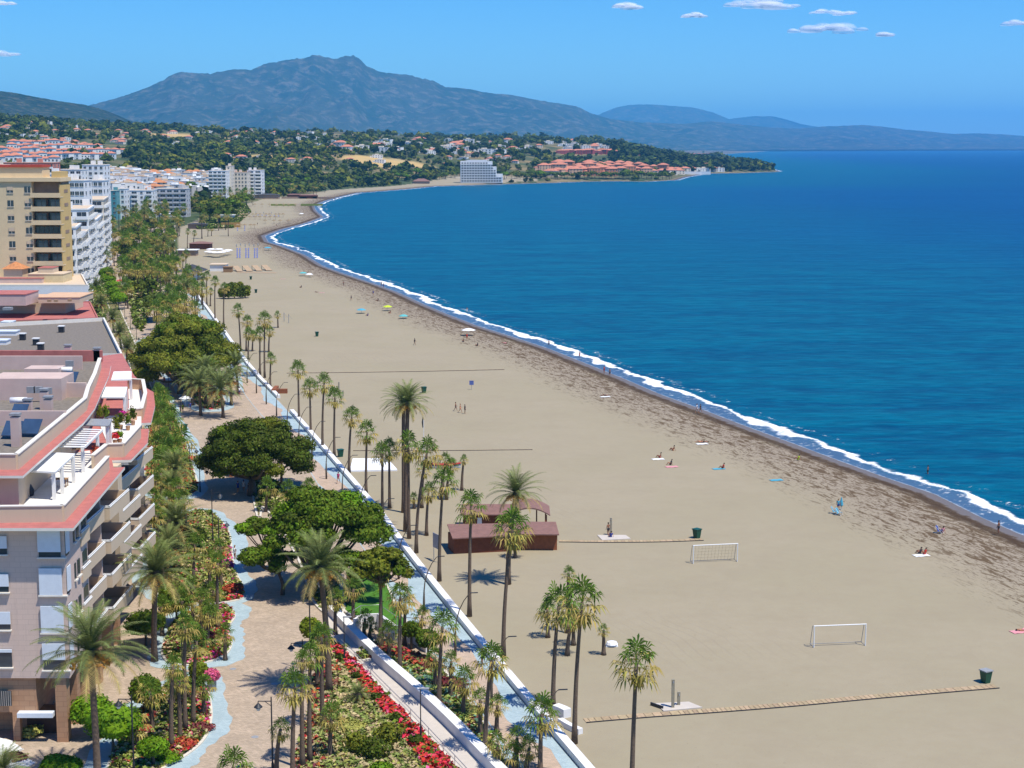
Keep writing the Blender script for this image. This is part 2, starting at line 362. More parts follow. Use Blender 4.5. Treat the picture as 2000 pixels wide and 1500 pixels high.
kf = keep[Fc].any(1); Fc = Fc[kf]; used = np.unique(Fc); remap = np.zeros(len(P), int); remap[used] = np.arange(len(used)); Fc = remap[Fc]; P = P[used]; sdv = sdv[used]
dd = np.hypot(P[:, 0], P[:, 1])
crest = 0.35*np.exp(-((sdv+4.2)/1.6)**2)
sea = grid_mesh('sea', P, SEA_Z+crest, Fc, sea_mat(), dict(sd=sdv, far=dd)); tag(sea, 'blue sea with white breakers along the shore', kind='structure')

# ---------------------------------------------------------------- mountains
def mountain_mat(name, c1, c2, c3, sc):
    m = bpy.data.materials.new(name); k = NT(m); k.B.inputs['Roughness'].default_value = 1; k.B.inputs['Specular IOR Level'].default_value = 0
    P = k.pos(); a = k.noise(P, sc, 6, .7, .5); b = k.noise(P, sc*6, 5, .75)
    c = k.mix(k.rmp(a, .38, .62), c1, c2); c = k.mix(k.rmp(b, .48, .66), c, c3); d_ = k.noise(P, sc*22, 4, .7); c = k.mix(k.rmp(d_, .55, .7, 0, .7), c, tuple(x*.35 for x in c1))
    k.L.new(c, k.B.inputs['Base Color']); k.L.new(k.bump(b, .8, 30/sc*0.0008), k.B.inputs['Normal']); return m
def ridge(name, prof, dist, depth, toe, m, label, n=520, seed=1, rugged=1.0):
    pxs = np.array([p[0] for p in prof]); pys = np.array([p[1] for p in prof])
    u = np.linspace(pxs[0], pxs[-1], n); hy = np.interp(u, pxs, pys)
    D = np.interp(u, [d[0] for d in dist], [d[1] for d in dist])
    top = np.maximum((YH-hy)/F*D+CH, 5)
    rs = np.random.RandomState(seed); K = 90; s = np.concatenate([np.linspace(0, 1, K), 1+np.linspace(0.04, .8, 22)])
    U, T = np.meshgrid(u, s, indexing='ij'); Dm = D[:, None]-(1-T)*depth*(D[:, None]/D.max()) ; Dm = np.where(T > 1, D[:, None]+(T-1)*depth, Dm)
    X = (U-1000)/F*Dm; Y = Dm.copy(); Tp = np.where(T <= 1, T, 1-(T-1)/.8)
    base = np.clip(Tp, 0, 1)**1.25
    def gull(sc, k):
        a = X/sc+0.35*Y/sc+rs.rand()*50
        w = np.zeros_like(a)
        for i, f in enumerate((1, 2.3, 4.9, 10.3)):
            w += (1-np.abs(np.sin(a*f+1.1*np.sin(Y/sc*f*.55+i*2+k)+.7*np.sin(X/sc*f*.31+k*3))))/(1.7**i)
        return w/2.2
    g = gull(1500., 1)*.55+gull(520., 2)*.45
    env = np.clip(Tp*4, 0, 1)*np.clip((1-Tp)*5, 0, 1)
    jag = 1+0.004*rugged*np.interp(U, u, rs.randn(n))*(T > .9)*(T < 1.2)
    Z = toe+(top[:, None]-toe)*base*jag + env*rugged*(g-.55)*top[:, None]*.55
    Z = np.where(T > 1, Z-5*(T-1), Z)
    i = np.arange(n-1)[:, None]*len(s)+np.arange(len(s)-1)[None, :]
    Fc = np.stack([i, i+len(s), i+len(s)+1, i+1], -1).reshape(-1, 4)
    o = grid_mesh(name, np.stack([X.ravel(), Y.ravel()], 1), Z.ravel(), Fc, m); tag(o, label, kind='structure'); return o
MAIN = [(-400,250),(-100,240),(100,225),(195,206),(250,191),(300,174),(330,160),(352,148),(365,144),(395,147),(420,148),(470,139),(500,141),(525,130),(570,122),(600,118),(625,112),(645,117),(662,121),(680,115),(695,114),(708,119),(720,133),(740,142),(760,146),(800,150),(850,162),(872,173),(910,176),(960,185),(1000,188),(1050,198),(1090,204),(1125,210),(1150,222),(1190,234),(1250,240),(1330,243),(1385,238),(1430,243),(1500,250),(1550,252),(1600,248),(1680,245),(1720,249),(1760,254),(1800,257),(1850,262),(1900,261),(1950,263),(2000,267),(2080,274),(2150,286)]
BACK = [(1080,250),(1130,236),(1165,226),(1200,212),(1225,207),(1260,206),(1300,208),(1350,212),(1390,222),(1418,234),(1440,231),(1470,228),(1505,229),(1530,235),(1560,244),(1600,250),(1700,262)]
LEFT = [(-500,150),(-200,165),(0,179),(40,183),(75,190),(130,200),(175,206),(200,212),(230,222),(262,236),(300,250),(360,262)]
mm = mountain_mat('mountain_rock', (0.016, 0.034, 0.024), (0.045, 0.054, 0.040), (0.13, 0.115, 0.09), .0014)
ridge('mountain', MAIN, [(-400,13500),(400,14500),(1000,16500),(1400,20000),(2150,26000)], 6500, 15, mm, 'long bare mountain behind the town with a double summit')
ridge('mountain', BACK, [(1080,29500),(1700,31000)], 6000, 30, mm, 'paler mountain showing behind the right end of the main ridge', n=220, seed=4, rugged=.7)
ml = mountain_mat('hill_scrub', (0.008, 0.022, 0.016), (0.025, 0.04, 0.025), (0.10, 0.09, 0.06), .004)
ridge('hill', LEFT, [(-500,6500),(360,7600)], 2600, 60, ml, 'dark scrub covered hill at the far left edge', n=220, seed=7, rugged=.6)

# ---------------------------------------------------------------- haze (air between the camera and the far things)
hb = MB().box(-30000, 34000, -400, 46000, -18, 1000)
hm = bpy.data.materials.new('haze'); t, N, L, B = nodes(hm); N.remove(B)
pv = N.new('ShaderNodeVolumePrincipled'); pv.inputs['Color'].default_value = (0.15, 0.57, 1.0, 1); pv.inputs['Density'].default_value = 4.4e-5; pv.inputs['Anisotropy'].default_value = 0.0
L.new(pv.outputs[0], N['Material Output'].inputs['Volume'])
haze = hb.build('haze', hm); tag(haze, kind='stuff')

# ================================================================ building blocks
def PX(pts, z): return [at(x, y, z)[:2] for x, y in pts]
_T = 300*1.006**np.arange(760)
def hit(px, py, far=30000):               # where the sight line through a pixel meets the terrain
    dx, dy, dz = ray(px, py); T = _T[_T < far]; Pn = np.column_stack([dx*T, dy*T]); g = ground_z(Pn)
    k = np.nonzero(CH+dz*T < g)[0]
    if not len(k): return None
    T = np.linspace(T[max(k[0]-1, 0)], T[k[0]], 24); Pn = np.column_stack([dx*T, dy*T]); g = ground_z(Pn); k = np.nonzero(CH+dz*T <= g+.01)[0]; q = k[0] if len(k) else -1
    return (dx*T[q], dy*T[q], float(g[q]))
def ordn(i):
    w = ['first','second','third','fourth','fifth','sixth','seventh','eighth','ninth','tenth','eleventh','twelfth','thirteenth','fourteenth','fifteenth','sixteenth','seventeenth','eighteenth','nineteenth','twentieth']
    return w[i] if i < 20 else '%dth' % (i+1)
def ranked(items, key, per=7):            # splits a crowd into ranks by distance, each rank counted from the left
    s = sorted(items, key=lambda p: p[1]); out = []
    for r in range(0, len(s), per):
        row = sorted(s[r:r+per], key=lambda p: p[0]/p[1])
        out += [(it, r//per, i) for i, it in enumerate(row)]
    return out

# ---------------------------------------------------------------- walls, paint, plants: materials
M = {}
M['bark'] = mat('palm_bark', (0.14, 0.10, 0.07), .95, .3, 6, .6)
M['bark2'] = mat('tree_bark', (0.12, 0.095, 0.07), .95, .3, 5, .6)
M['fan'] = mat('fan_leaf', (0.125, 0.205, 0.028), .55, .3, .8, island=.35, trans=.25, spec=.07)
M['fany'] = mat('fan_leaf_dry', (0.50, 0.37, 0.12), .8, .35, .8, island=.3, col2=(0.28, 0.26, 0.05), trans=.2, spec=.07)
M['date'] = mat('date_frond', (0.17, 0.205, 0.065), .6, .3, .8, island=.3, trans=.2, spec=.07)
M['datey'] = mat('date_frond_old', (0.42, 0.33, 0.12), .7, .3, .8, island=.3, trans=.2, spec=.07)
M['fruit'] = mat('date_fruit', (0.62, 0.27, 0.03), .6, .2, 4, island=.2)
M['leafd'] = mat('leaf_dark', (0.07, 0.098, 0.010), .5, .35, .5, island=.4, trans=.15, spec=.07)
M['leafo'] = mat('leaf_olive', (0.155, 0.175, 0.018), .55, .35, .5, island=.4, trans=.2, spec=.07)
M['leafm'] = mat('leaf_mid', (0.11, 0.168, 0.014), .5, .35, .5, island=.4, trans=.25, spec=.07)
M['leafb'] = mat('leaf_bright', (0.14, 0.26, 0.012), .5, .3, .5, island=.3, trans=.25, spec=.07)
M['leafy'] = mat('leaf_yellow', (0.20, 0.25, 0.02), .5, .3, .5, island=.3, trans=.25, spec=.07)
M['leafw'] = mat('leaf_pine', (0.032, 0.052, 0.012), .6, .35, .5, island=.35, trans=.1, spec=.05)
M['white'] = mat('white_paint', (0.78, 0.78, 0.76), .6, .05, .8)
M['dark'] = mat('dark_metal', (0.03, 0.033, 0.04), .45, .2, 3)
M['grey'] = mat('grey_metal', (0.28, 0.29, 0.30), .5, .15, 3)
M['glass'] = mat('window_glass', (0.035, 0.05, 0.065), .12, .2, 1, spec=.6)
M['wood'] = mat('wood', (0.27, 0.16, 0.08), .8, .25, 5)
M['steel'] = mat('steel', (0.42, 0.42, 0.42), .4, .1, 3, metal=.6)

# ---------------------------------------------------------------- palms
def fan_leaf(mb, o, az, el, pl, fr, m, rnd, blades=9):
    d = Vector((math.cos(az)*math.cos(el), math.sin(az)*math.cos(el), math.sin(el))); side = Vector((-math.sin(az), math.cos(az), 0)); up = side.cross(d)*-1
    o = Vector(o); c = o+d*pl; c.z -= .12*pl*math.cos(el)
    mb.add([o-side*.02, o+side*.02, c+side*.02, c-side*.02], [(0,1,2,3)], m)
    for i in range(blades):
        a = (i/(blades-1)-.5)*R(215)+rnd.uniform(-.06, .06); w = R(215)/blades*.52; L = fr*rnd.uniform(.85, 1.08)*(1-.22*abs(a)/1.9)
        def pt(r, aa, dr): v = d*math.cos(aa)*r+side*math.sin(aa)*r; return c+v-Vector((0,0,1))*dr+up*.0
        mb.add([c, pt(L*.62, a-w*.62, .02*L), pt(L, a, .38*L*(.5+abs(math.cos(el)))), pt(L*.62, a+w*.62, .02*L)], [(0,1,2,3)], m)
def fan_crown(seed, r=1.0, dry=.35, n=30):
    rnd = rng(seed); g = MB(); y = MB()
    for i in range(n):
        t = (i+.5)/n; el = R(86-112*t**1.0)+rnd.uniform(-.12, .12); az = i*2.399+rnd.uniform(-.25, .25)
        mb = y if (t > 1-dry and rnd.random() < .85) else g
        fan_leaf(mb, (0, 0, .12-.45*t), az, el, r*rnd.uniform(.62, .85), r*rnd.uniform(.72, .9), 0, rnd)
    for i in range(int(8*dry*2)):           # hanging dead skirt
        az = i*2.1+rnd.uniform(-.3, .3); fan_leaf(y, (0, 0, -.35-.1*rnd.random()), az, R(-60-20*rnd.random()), r*.35, r*.62, 0, rnd, 7)
    return g, y
def date_crown(seed, r=3.6, n=54):
    rnd = rng(seed); g = MB(); y = MB(); f = MB()
    for i in range(n):
        t = (i+.5)/n; el0 = R(84-95*t)+rnd.uniform(-.1, .1); az = i*2.399+rnd.uniform(-.2, .2); L = r*rnd.uniform(.9, 1.12)*(.82+.25*math.sin(t*3.0))
        mb = y if t > .80 else g; p = Vector((0, 0, .25-.5*t)); el = el0; K = 10; pts = [p.copy()]
        side = Vector((-math.sin(az), math.cos(az), 0))
        for k in range(K):
            el -= (R(5.0)+R(2.5)*(1-abs(math.sin(el0))))*(.45+k*.13)*rnd.uniform(.85, 1.1)
            p = p+Vector((math.cos(az)*math.cos(el), math.sin(az)*math.cos(el), math.sin(el)))*L/K; pts.append(p.copy())
        for k in range(K):
            a, b = pts[k], pts[k+1]; tt = (k+.5)/K; w = .47*math.sin(math.pi*min(1, tt*.86+.14))**.7+.06; d = (b-a).normalized(); nrm = side.cross(d)
            mb.add([a-side*.03, a+side*.03, b+side*.03, b-side*.03], [(0,1,2,3)])
            for sgn in (-1, 1):
                for j in range(3):
                    q = a.lerp(b, (j+.2)/3); q2 = a.lerp(b, (j+.85)/3); tip = q2+side*sgn*w*rnd.uniform(.85, 1.1)+d*w*.55-Vector((0,0,1))*w*.2
                    mb.add([q, q2, tip], [(0,1,2) if sgn > 0 else (0,2,1)])
    for i in range(9):
        az = i*2.3; L = .9
        for j in range(26):
            a2 = az+rnd.uniform(-.3, .3); rr = rnd.uniform(.35, 1.15); z = -.05-.55*rr+rnd.uniform(-.25, .15); c = Vector((math.cos(a2)*rr, math.sin(a2)*rr, z)); s = .10
            f.add([c+Vector((s,0,0)), c+Vector((0,s,0)), c+Vector((-s,0,.5*s)), c+Vector((0,-s,-s))], [(0,1,2,3)])
    return g, y, f
def bent_trunk(mb, h, r0, r1, lean=(0, 0), n=8, seg=8, flare=1.35):
    pts = []; rad = []
    for i in range(seg+1):
        t = i/seg; pts.append((lean[0]*t*t, lean[1]*t*t, h*t)); rad.append((r0+(r1-r0)*t)*(flare if i == 0 else (1.08 if i == 1 else 1)))
    mb.tube(pts, rad, n)
PALM = {}
def palm_meshes(key, green, dry, fruit=None):
    d = {}
    for nm, mb, mt in (('crown', green, M['date'] if fruit else M['fan']), ('dry_fronds', dry, M['datey'] if fruit else M['fany'])) + ((('fruit', fruit, M['fruit']),) if fruit else ()):
        me = bpy.data.meshes.new(nm); me.from_pydata([tuple(v) for v in mb.V], [], mb.F); me.materials.append(mt); d[nm] = me
    PALM[key] = d
for i in range(4): palm_meshes('fan%d' % i, *fan_crown(10+i, 1.0, (.3, .45, .38, .6)[i], (22, 24, 20, 19)[i]))
for i in range(3): palm_meshes('date%d' % i, *date_crown(30+i))
TR = {}
def trunk_mesh(kind, h, lean):
    k = (kind, round(h, 1), round(lean[0], 1), round(lean[1], 1))
    if k not in TR:
        mb = MB(); fat = kind == 'date'
        bent_trunk(mb, h, .30 if fat else .22, .24 if fat else .13, lean, 8, 8)
        if fat: mb.lathe([(.24, -1.3), (.36, -.9), (.44, -.35), (.30, .15), (.1, .3)], (lean[0], lean[1], h), 9)
        me = bpy.data.meshes.new('trunk'); me.from_pydata([tuple(v) for v in mb.V], [], mb.F); me.materials.append(M['bark'])
        me.polygons.foreach_set('use_smooth', [True]*len(me.polygons)); TR[k] = me
    return TR[k]
def palm(kind, x, y, h, lean=(0, 0), s=1.0, rz=0, label='', group=None, var=0, z=0.0, simple=False):
    key = kind+str(var % (4 if kind == 'fan' else 3)); nm = 'fan_palm' if kind == 'fan' else 'date_palm'
    o = thing(nm, label, 'palm tree', (x, y, z), 0, group)
    for p, me in [('trunk', trunk_mesh(kind, h, lean))]+list(PALM[key].items()):
        c = bpy.data.objects.new(p, me); COL.objects.link(c); c.parent = o
        if p != 'trunk': c.location = (lean[0], lean[1], h); c.scale = (s, s, s); c.rotation_euler = (0, 0, rz)
    return o
def palm_px(kind, bx, by, cx, cy, s, label, var=0, group=None, z0=0.0):   # base pixel, crown centre pixel
    x, y, _ = at(bx, by, z0); h = hgt(bx, by, cy, z0); t = y*CP-(z0+h-CH)*SP; X = (cx-1000)/F*t
    return palm(kind, x, y, h, (X-x, 0), s, (bx*7.1) % 6.28, label, group, var, z0)

# ---------------------------------------------------------------- broadleaf trees
def leaf_cloud(mb, clumps, n, size, rnd, shell=.55, flat=.5, m=0, alts=1):
    m0 = m
    tot = sum(c[3]**2 for c in clumps)
    for cx, cy, cz, r, rz in [(c+(c[3],))[:5] if len(c) == 4 else c for c in clumps]:
        m = m0 if alts < 2 or rnd.random() < .6 else rnd.randrange(alts)
        for _ in range(int(n*r*r/tot)):
            a = rnd.uniform(0, 6.283); z = rnd.uniform(-.75, 1); q = math.sqrt(max(0, 1-z*z)); k = shell+(1-shell)*rnd.random()**.6; k *= rnd.uniform(.88, 1.1)
            nrm = Vector((math.cos(a)*q, math.sin(a)*q, z)); p = Vector((cx+nrm.x*r*k, cy+nrm.y*r*k, cz+nrm.z*rz*k))
            nn = (nrm+Vector((rnd.uniform(-1, 1), rnd.uniform(-1, 1), rnd.uniform(-.6, 1)))*.8).normalized()
            t = nn.cross(Vector((rnd.uniform(-1, 1), rnd.uniform(-1, 1), rnd.uniform(-1, 1)))).normalized(); b = nn.cross(t); s = size*rnd.uniform(.6, 1.3)
            mb.add([p-t*s, p+b*s*.55, p+t*s, p-b*s*.55], [(0,1,2,3)], m)
def blob_core(mb, clumps, k, rnd, m=0):
    for c in clumps:
        cx, cy, cz, r = c[:4]; rz = c[4] if len(c) > 4 else r
        prof = []
        for i in range(7): a = -math.pi/2+math.pi*i/6; prof.append((max(.01, math.cos(a)*r*k*rnd.uniform(.85, 1.1)), math.sin(a)*rz*k))
        mb.lathe(prof, (cx, cy, cz), 9, m)
def tree(name, x, y, z, label, clumps, leaf, n, size, trunk, limbs=(), group=None, cat='tree', rseed=1, r0=.25, core=.62, bark='bark2', lm=None, shell=.55):
    rnd = rng(rseed); o = thing(name, label, cat, (x, y, z), 0, group)
    mb = MB()
    if trunk: mb.tube(trunk, [r0*(1.25-.55*i/(len(trunk)-1)) for i in range(len(trunk))], 8)
    for L in limbs: mb.tube(L, [r0*.5*(1-.6*i/(len(L)-1)) for i in range(len(L))], 6)
    if trunk or limbs: mb.build('trunk', M[bark], o, True)
    lf = MB(); leaf_cloud(lf, clumps, n, size, rnd, shell, alts=3 if len(clumps) > 6 else 1)
    if core: blob_core(lf, clumps, core, rnd)
    lf.build('crown', [M[leaf], M[{'leafd': 'leafo', 'leafm': 'leafb', 'leafo': 'leafm', 'leafb': 'leafm', 'leafy': 'leafb'}[leaf]], M[{'leafd': 'leafm', 'leafm': 'leafd', 'leafo': 'leafd', 'leafb': 'leafm', 'leafy': 'leafm'}[leaf]]], o)
    return o
def auto_limbs(trunk_top, clumps, rnd):
    T = Vector(trunk_top); out = []
    for c in clumps:
        e = Vector(c[:3]); m = T.lerp(e, .5)+Vector((0, 0, -.1*(e-T).length)); out.append([T, m, e])
    return out

# ================================================================ paving, beds, walls of the promenade
def tile_mat(name, c1, c2, mortar, sc, rot=0.0):
    m = bpy.data.materials.new(name); k = NT(m); k.B.inputs['Roughness'].default_value = .85; k.B.inputs['Specular IOR Level'].default_value = .25
    br = k.n('TexBrick'); k.L.new(k.pos((1, 1, 1), rot), br.inputs['Vector']); br.inputs['Scale'].default_value = sc; br.inputs['Mortar Size'].default_value = .012
    br.inputs['Color1'].default_value = (*c1, 1); br.inputs['Color2'].default_value = (*c2, 1); br.inputs['Mortar'].default_value = (*mortar, 1)
    a = k.noise(k.pos(), .35, 5, .7); b = k.noise(k.pos(), 2.2, 4, .7)
    c = k.mix(k.rmp(a, .3, .7, 0, .45), br.outputs['Color'], tuple(x*.72 for x in c1)); c = k.mix(k.rmp(b, .55, .8, 0, .4), c, tuple(x*.6 for x in c1))
    k.L.new(c, k.B.inputs['Base Color']); return m
M['pave'] = tile_mat('tan_paving', (0.36, 0.285, 0.205), (0.53, 0.41, 0.30), (0.26, 0.22, 0.17), 1.6, R(16))
M['pave2'] = tile_mat('seafront_paving', (0.43, 0.33, 0.24), (0.56, 0.41, 0.30), (0.33, 0.28, 0.22), 1.3, R(16))
M['blue'] = tile_mat('blue_paving', (0.33, 0.43, 0.46), (0.42, 0.52, 0.54), (0.26, 0.33, 0.36), 1.6, R(16))
M['ramp'] = mat('pale_concrete', (0.52, 0.47, 0.41), .85, .07, 1.2)
M['kerb'] = mat('kerb_stone', (0.62, 0.57, 0.48), .8, .08, 1)
M['soil'] = mat('bed_soil', (0.22, 0.16, 0.09), .95, .35, 1.5, col2=(0.14, 0.15, 0.05))
M['lawn'] = mat('lawn_grass', (0.060, 0.17, 0.012), .8, .25, 1.2, bump=.5)
M['wallw'] = mat('white_wall', (0.74, 0.73, 0.71), .7, .06, .9)
def tri_poly(name, poly, z, m, label=None, kind=None):   # flat sheet over a concave outline
    from mathutils.geometry import tessellate_polygon
    T = tessellate_polygon([[Vector((x, y, 0)) for x, y in poly]])
    F_ = []
    for a, b, c in T:
        A, B_, C_ = poly[a], poly[b], poly[c]
        F_.append((a, b, c) if (B_[0]-A[0])*(C_[1]-A[1])-(B_[1]-A[1])*(C_[0]-A[0]) > 0 else (a, c, b))
    o = mesh(name, [(x, y, z) for x, y in poly], F_, m); tag(o, label, kind=kind); return o
def smooth_line(P, n=6, closed=False):
    P = [Vector((*p, 0)) for p in P]; out = []; N_ = len(P); K = N_ if closed else N_-1
    for i in range(K):
        p0 = P[(i-1) % N_] if closed or i else P[0]; p1 = P[i]; p2 = P[(i+1) % N_]; p3 = P[(i+2) % N_] if closed or i+2 < N_ else P[-1]
        for j in range(n):
            t = j/n; out.append(tuple((.5*((2*p1)+(-p0+p2)*t+(2*p0-5*p1+4*p2-p3)*t*t+(-p0+3*p1-3*p2+p3)*t**3))[:2]))
    if not closed: out.append(tuple(P[-1][:2]))
    return out
def offset(line, d, closed=False, fn=None):
    out = []; n = len(line)
    for i, (x, y) in enumerate(line):
        a = line[(i-1) % n] if closed or i else line[0]; b = line[(i+1) % n] if closed or i < n-1 else line[-1]
        tx, ty = b[0]-a[0], b[1]-a[1]; L = math.hypot(tx, ty) or 1; dd_ = d*(fn(i) if fn else 1)
        out.append((x-ty/L*dd_, y+tx/L*dd_))
    return out
def strip(name, line, d0, d1, z0, z1, m, closed=False, label=None, kind=None, f0=None, f1=None, parent=None, base=None):
    A = offset(line, d0, closed, f0); B_ = offset(line, d1, closed, f1); n = len(line); V = []; Fc = []
    for a, b in zip(A, B_): V += [(*a, z0), (*b, z0), (*a, z1), (*b, z1)]
    K = n if closed else n-1
    for i in range(K):
        p = 4*i; q = 4*((i+1) % n)
        Fc += [(p+2, q+2, q+3, p+3), (p, q, q+2, p+2), (p+1, p+3, q+3, q+1)]
    if not closed: Fc += [(0, 2, 3, 1), (4*n-4, 4*n-3, 4*n-1, 4*n-2)]
    o = mesh(name, V, Fc, m, parent); tag(o, label, kind=kind); return o
WALL = [at(x, y)[:2] for x, y in [(1176,1530),(1130,1498),(1034,1384),(884,1200),(790,1080),(742,1012)]]
WALL[0] = (WALL[1][0]+8, WALL[1][1]-28)
wall_far = [at(x, y)[:2] for x, y in [(742,1012),(640,892),(600,845),(566,806)]]
wall_far2 = [at(x, y)[:2] for x, y in [(540,778),(505,742),(480,712),(455,678),(437,652),(415,622),(398,598),(380,574)]]
edgeL = [at(x, y)[:2] for x, y in [(1010,1530),(985,1500),(975,1450),(920,1366),(886,1328),(860,1290),(828,1262),(800,1220),(763,1156),(740,1115),(700,1060),(660,1005),(625,955),(600,915),(570,880),(540,845),(500,800),(470,760),(450,725),(430,695),(405,650),(380,610)]]
edgeL[0] = (edgeL[1][0]+7, edgeL[1][1]-26)
outer = [(-75, 90)] + [(WALL[0][0]+.5, 90)] + WALL + wall_far[1:] + wall_far2 + [at(x, y)[:2] for x, y in [(350,520),(338,470),(345,440),(330,420),(290,430),(215,470),(150,540)]] + [(-100, 330), (-75, 260)]
tri_poly('pavement', outer, .03, M['pave'], 'tan brick paving of the promenade', 'structure')
sea_strip = smooth_line(edgeL, 3)
tri_poly('path', edgeL + (WALL[:1]+WALL[1:]+wall_far[1:]+wall_far2)[::-1], .04, M['pave2'], 'pink and tan paved seafront walk', 'structure')
wl = smooth_line(WALL+wall_far[1:]+wall_far2, 8)
strip('path', wl, .15, 1.9, .03, .048, M['blue'], label='blue paved margin along the white seafront wall', kind='structure', f1=lambda i: 1+.42*math.sin(i*.55)+.15*math.sin(i*1.7))
strip('path', smooth_line(edgeL, 8), -1.4, -.05, .03, .048, M['blue'], label='blue paved margin along the planted side of the seafront walk', kind='structure', f0=lambda i: max(.12, .75*math.sin(i*.23)+.5))
def wall_run(line, label, w=.75, h=.62, name='white_wall'):
    o = strip(name, line, -w, 0, -.1, h, M['wallw']); tag(o, label, 'wall', 'low white walls along the seafront'); return o
wall_run(smooth_line(WALL, 4), 'low white wall between the seafront walk and the sand, running out of the bottom edge')
wall_run(wall_far, 'low white wall beside the dark spreading tree, further along the sand edge')
wall_run(wall_far2, 'far low white wall beyond the gap, beside the slender curved lamps')
# broad kerb of the stairs down to the sand
def curved_wall(pts, w, h, label, name='wall'):
    o = strip(name, smooth_line([at(x, y)[:2] for x, y in pts], 4), -w/2, w/2, 0, h, M['wallw']); return tag(o, label, 'wall')
curved_wall([(1085,1392),(1098,1397),(1108,1402)], .8, .8, 'short white wall end beside the beach steps')
curved_wall([(1094,1413),(1112,1424),(1134,1434)], .5, .5, 'thin white kerb of the beach steps next to a palm trunk')

# ---- the ramp and its two walls
rw = PX([(640,1200),(655,1216),(700,1264),(750,1310),(800,1354),(870,1420),(944,1498),(975,1530)], 0)
rl = PX([(640,1238),(648,1252),(690,1292),(740,1345),(800,1406),(850,1460),(886,1498),(915,1530)], 0)
tri_poly('ramp', rw+rl[::-1], .055, M['ramp'], 'pale concrete ramp sloping between the gardens', 'structure')
o = strip('white_wall', smooth_line(rw, 4), 0, .9, 0, 1.0, M['wallw']); tag(o, 'broad white wall with rounded top along the pale ramp', 'wall')
o = strip('kerb', smooth_line(rl, 4), 0, .22, 0, .25, M['kerb']); tag(o, kind='structure')
hr = thing('handrail', 'thin steel handrail on the garden side of the pale ramp', 'handrail', (*rl[3], 0)); hx, hy = rl[3]
L_ = smooth_line(rl, 3); 
mb = MB(); mb.tube([(x-hx+.1, y-hy, 1.0) for x, y in L_], .035, 5); mb.tube([(x-hx+.1, y-hy, .62) for x, y in L_], .025, 5); mb.build('rail', M['steel'], hr)
for i in range(0, len(L_), 2):
    x, y = L_[i]; MB().tube([(x-hx+.1, y-hy, .2), (x-hx+.1, y-hy, 1.0)], .03, 5).build('post', M['steel'], hr)
# retaining walls behind the ramp
zig = PX([(690,1240),(705,1230),(742,1228),(775,1252),(812,1256),(838,1275)], 0)
o = strip('white_wall', zig, -.35, 0, 0, 1.7, M['wallw']); tag(o, 'white retaining wall that steps round the terrace behind the ramp', 'wall')
zr = thing('handrail', 'glass and steel railing standing on the white retaining wall', 'railing', (*zig[2], 1.7)); zx, zy = zig[2]
MB().tube([(x-zx, y-zy, .9) for x, y in zig], .035, 5).build('rail', M['steel'], zr)
for x, y in zig: MB().tube([(x-zx, y-zy, 0), (x-zx, y-zy, .9)], .03, 5).build('post', M['steel'], zr)

# ---- planted beds
def inpoly(x, y, poly): return bool(inside(np.array([[x, y]]), np.array(poly))[0])
def samples(poly, n, rnd, tries=40):
    xs = [p[0] for p in poly]; ys = [p[1] for p in poly]; P_ = np.array([[rnd.uniform(min(xs), max(xs)), rnd.uniform(min(ys), max(ys))] for _ in range(n*4)])
    k = inside(P_, np.array(poly)); return P_[k][:n]
FL = {'red': mat('red_flowers', (0.52, 0.018, 0.02), .6, .3, 3, island=.3), 'pink': mat('pink_flowers', (0.60, 0.10, 0.20), .6, .3, 3, island=.3),
      'magenta': mat('magenta_flowers', (0.50, 0.02, 0.22), .6, .3, 3, island=.3), 'orange': mat('orange_red_leaves', (0.36, 0.06, 0.02), .7, .3, 3, island=.4),
      'maroon': mat('maroon_leaves', (0.16, 0.025, 0.025), .7, .3, 3, island=.4), 'green': M['leafm'], 'olive': mat('low_green', (0.19, 0.235, 0.05), .7, .35, 2, island=.35),
      'yellow': mat('yellow_green', (0.34, 0.34, 0.07), .7, .3, 2, island=.3), 'dry': mat('straw_tufts', (0.44, 0.35, 0.18), .8, .3, 2, island=.3), 'teal': mat('blue_green_leaves', (0.11, 0.22, 0.13), .7, .3, 2, island=.3), 'dark': M['leafd']}
def tufts(poly, dens, cols, seed, label, name='flower_bed_planting', size=.22, h=.35, fn=None, z=.12):
    rnd = rng(seed); xs = [p[0] for p in poly]; ys = [p[1] for p in poly]
    area = abs(sum(poly[i][0]*poly[(i+1) % len(poly)][1]-poly[(i+1) % len(poly)][0]*poly[i][1] for i in range(len(poly))))/2
    P_ = samples(poly, int(area*dens), rnd); names = list(cols); wts = [cols[c] for c in names]; mb = MB()
    for x, y in P_:
        w = fn(x, y, rnd) if fn else None
        c = w if w is not None else rnd.choices(names, wts)[0]
        if c not in names: continue
        mi = names.index(c)
        for j in range(4):
            a = rnd.uniform(0, 6.28); s = size*rnd.uniform(.6, 1.4); q = Vector((x+rnd.uniform(-.2, .2), y+rnd.uniform(-.2, .2), z+rnd.uniform(.02, h)))
            t = Vector((math.cos(a), math.sin(a), rnd.uniform(-.4, .5)))*s; b = Vector((-math.sin(a)*.6, math.cos(a)*.6, rnd.uniform(.3, .9)))*s*.8
            mb.add([q-t, q-b*.4, q+t, q+b], [(0,1,2,3)], mi)
    o = mb.build(name, [FL[c] for c in names]); tag(o, label, kind='stuff'); return o
BEDN = [0]
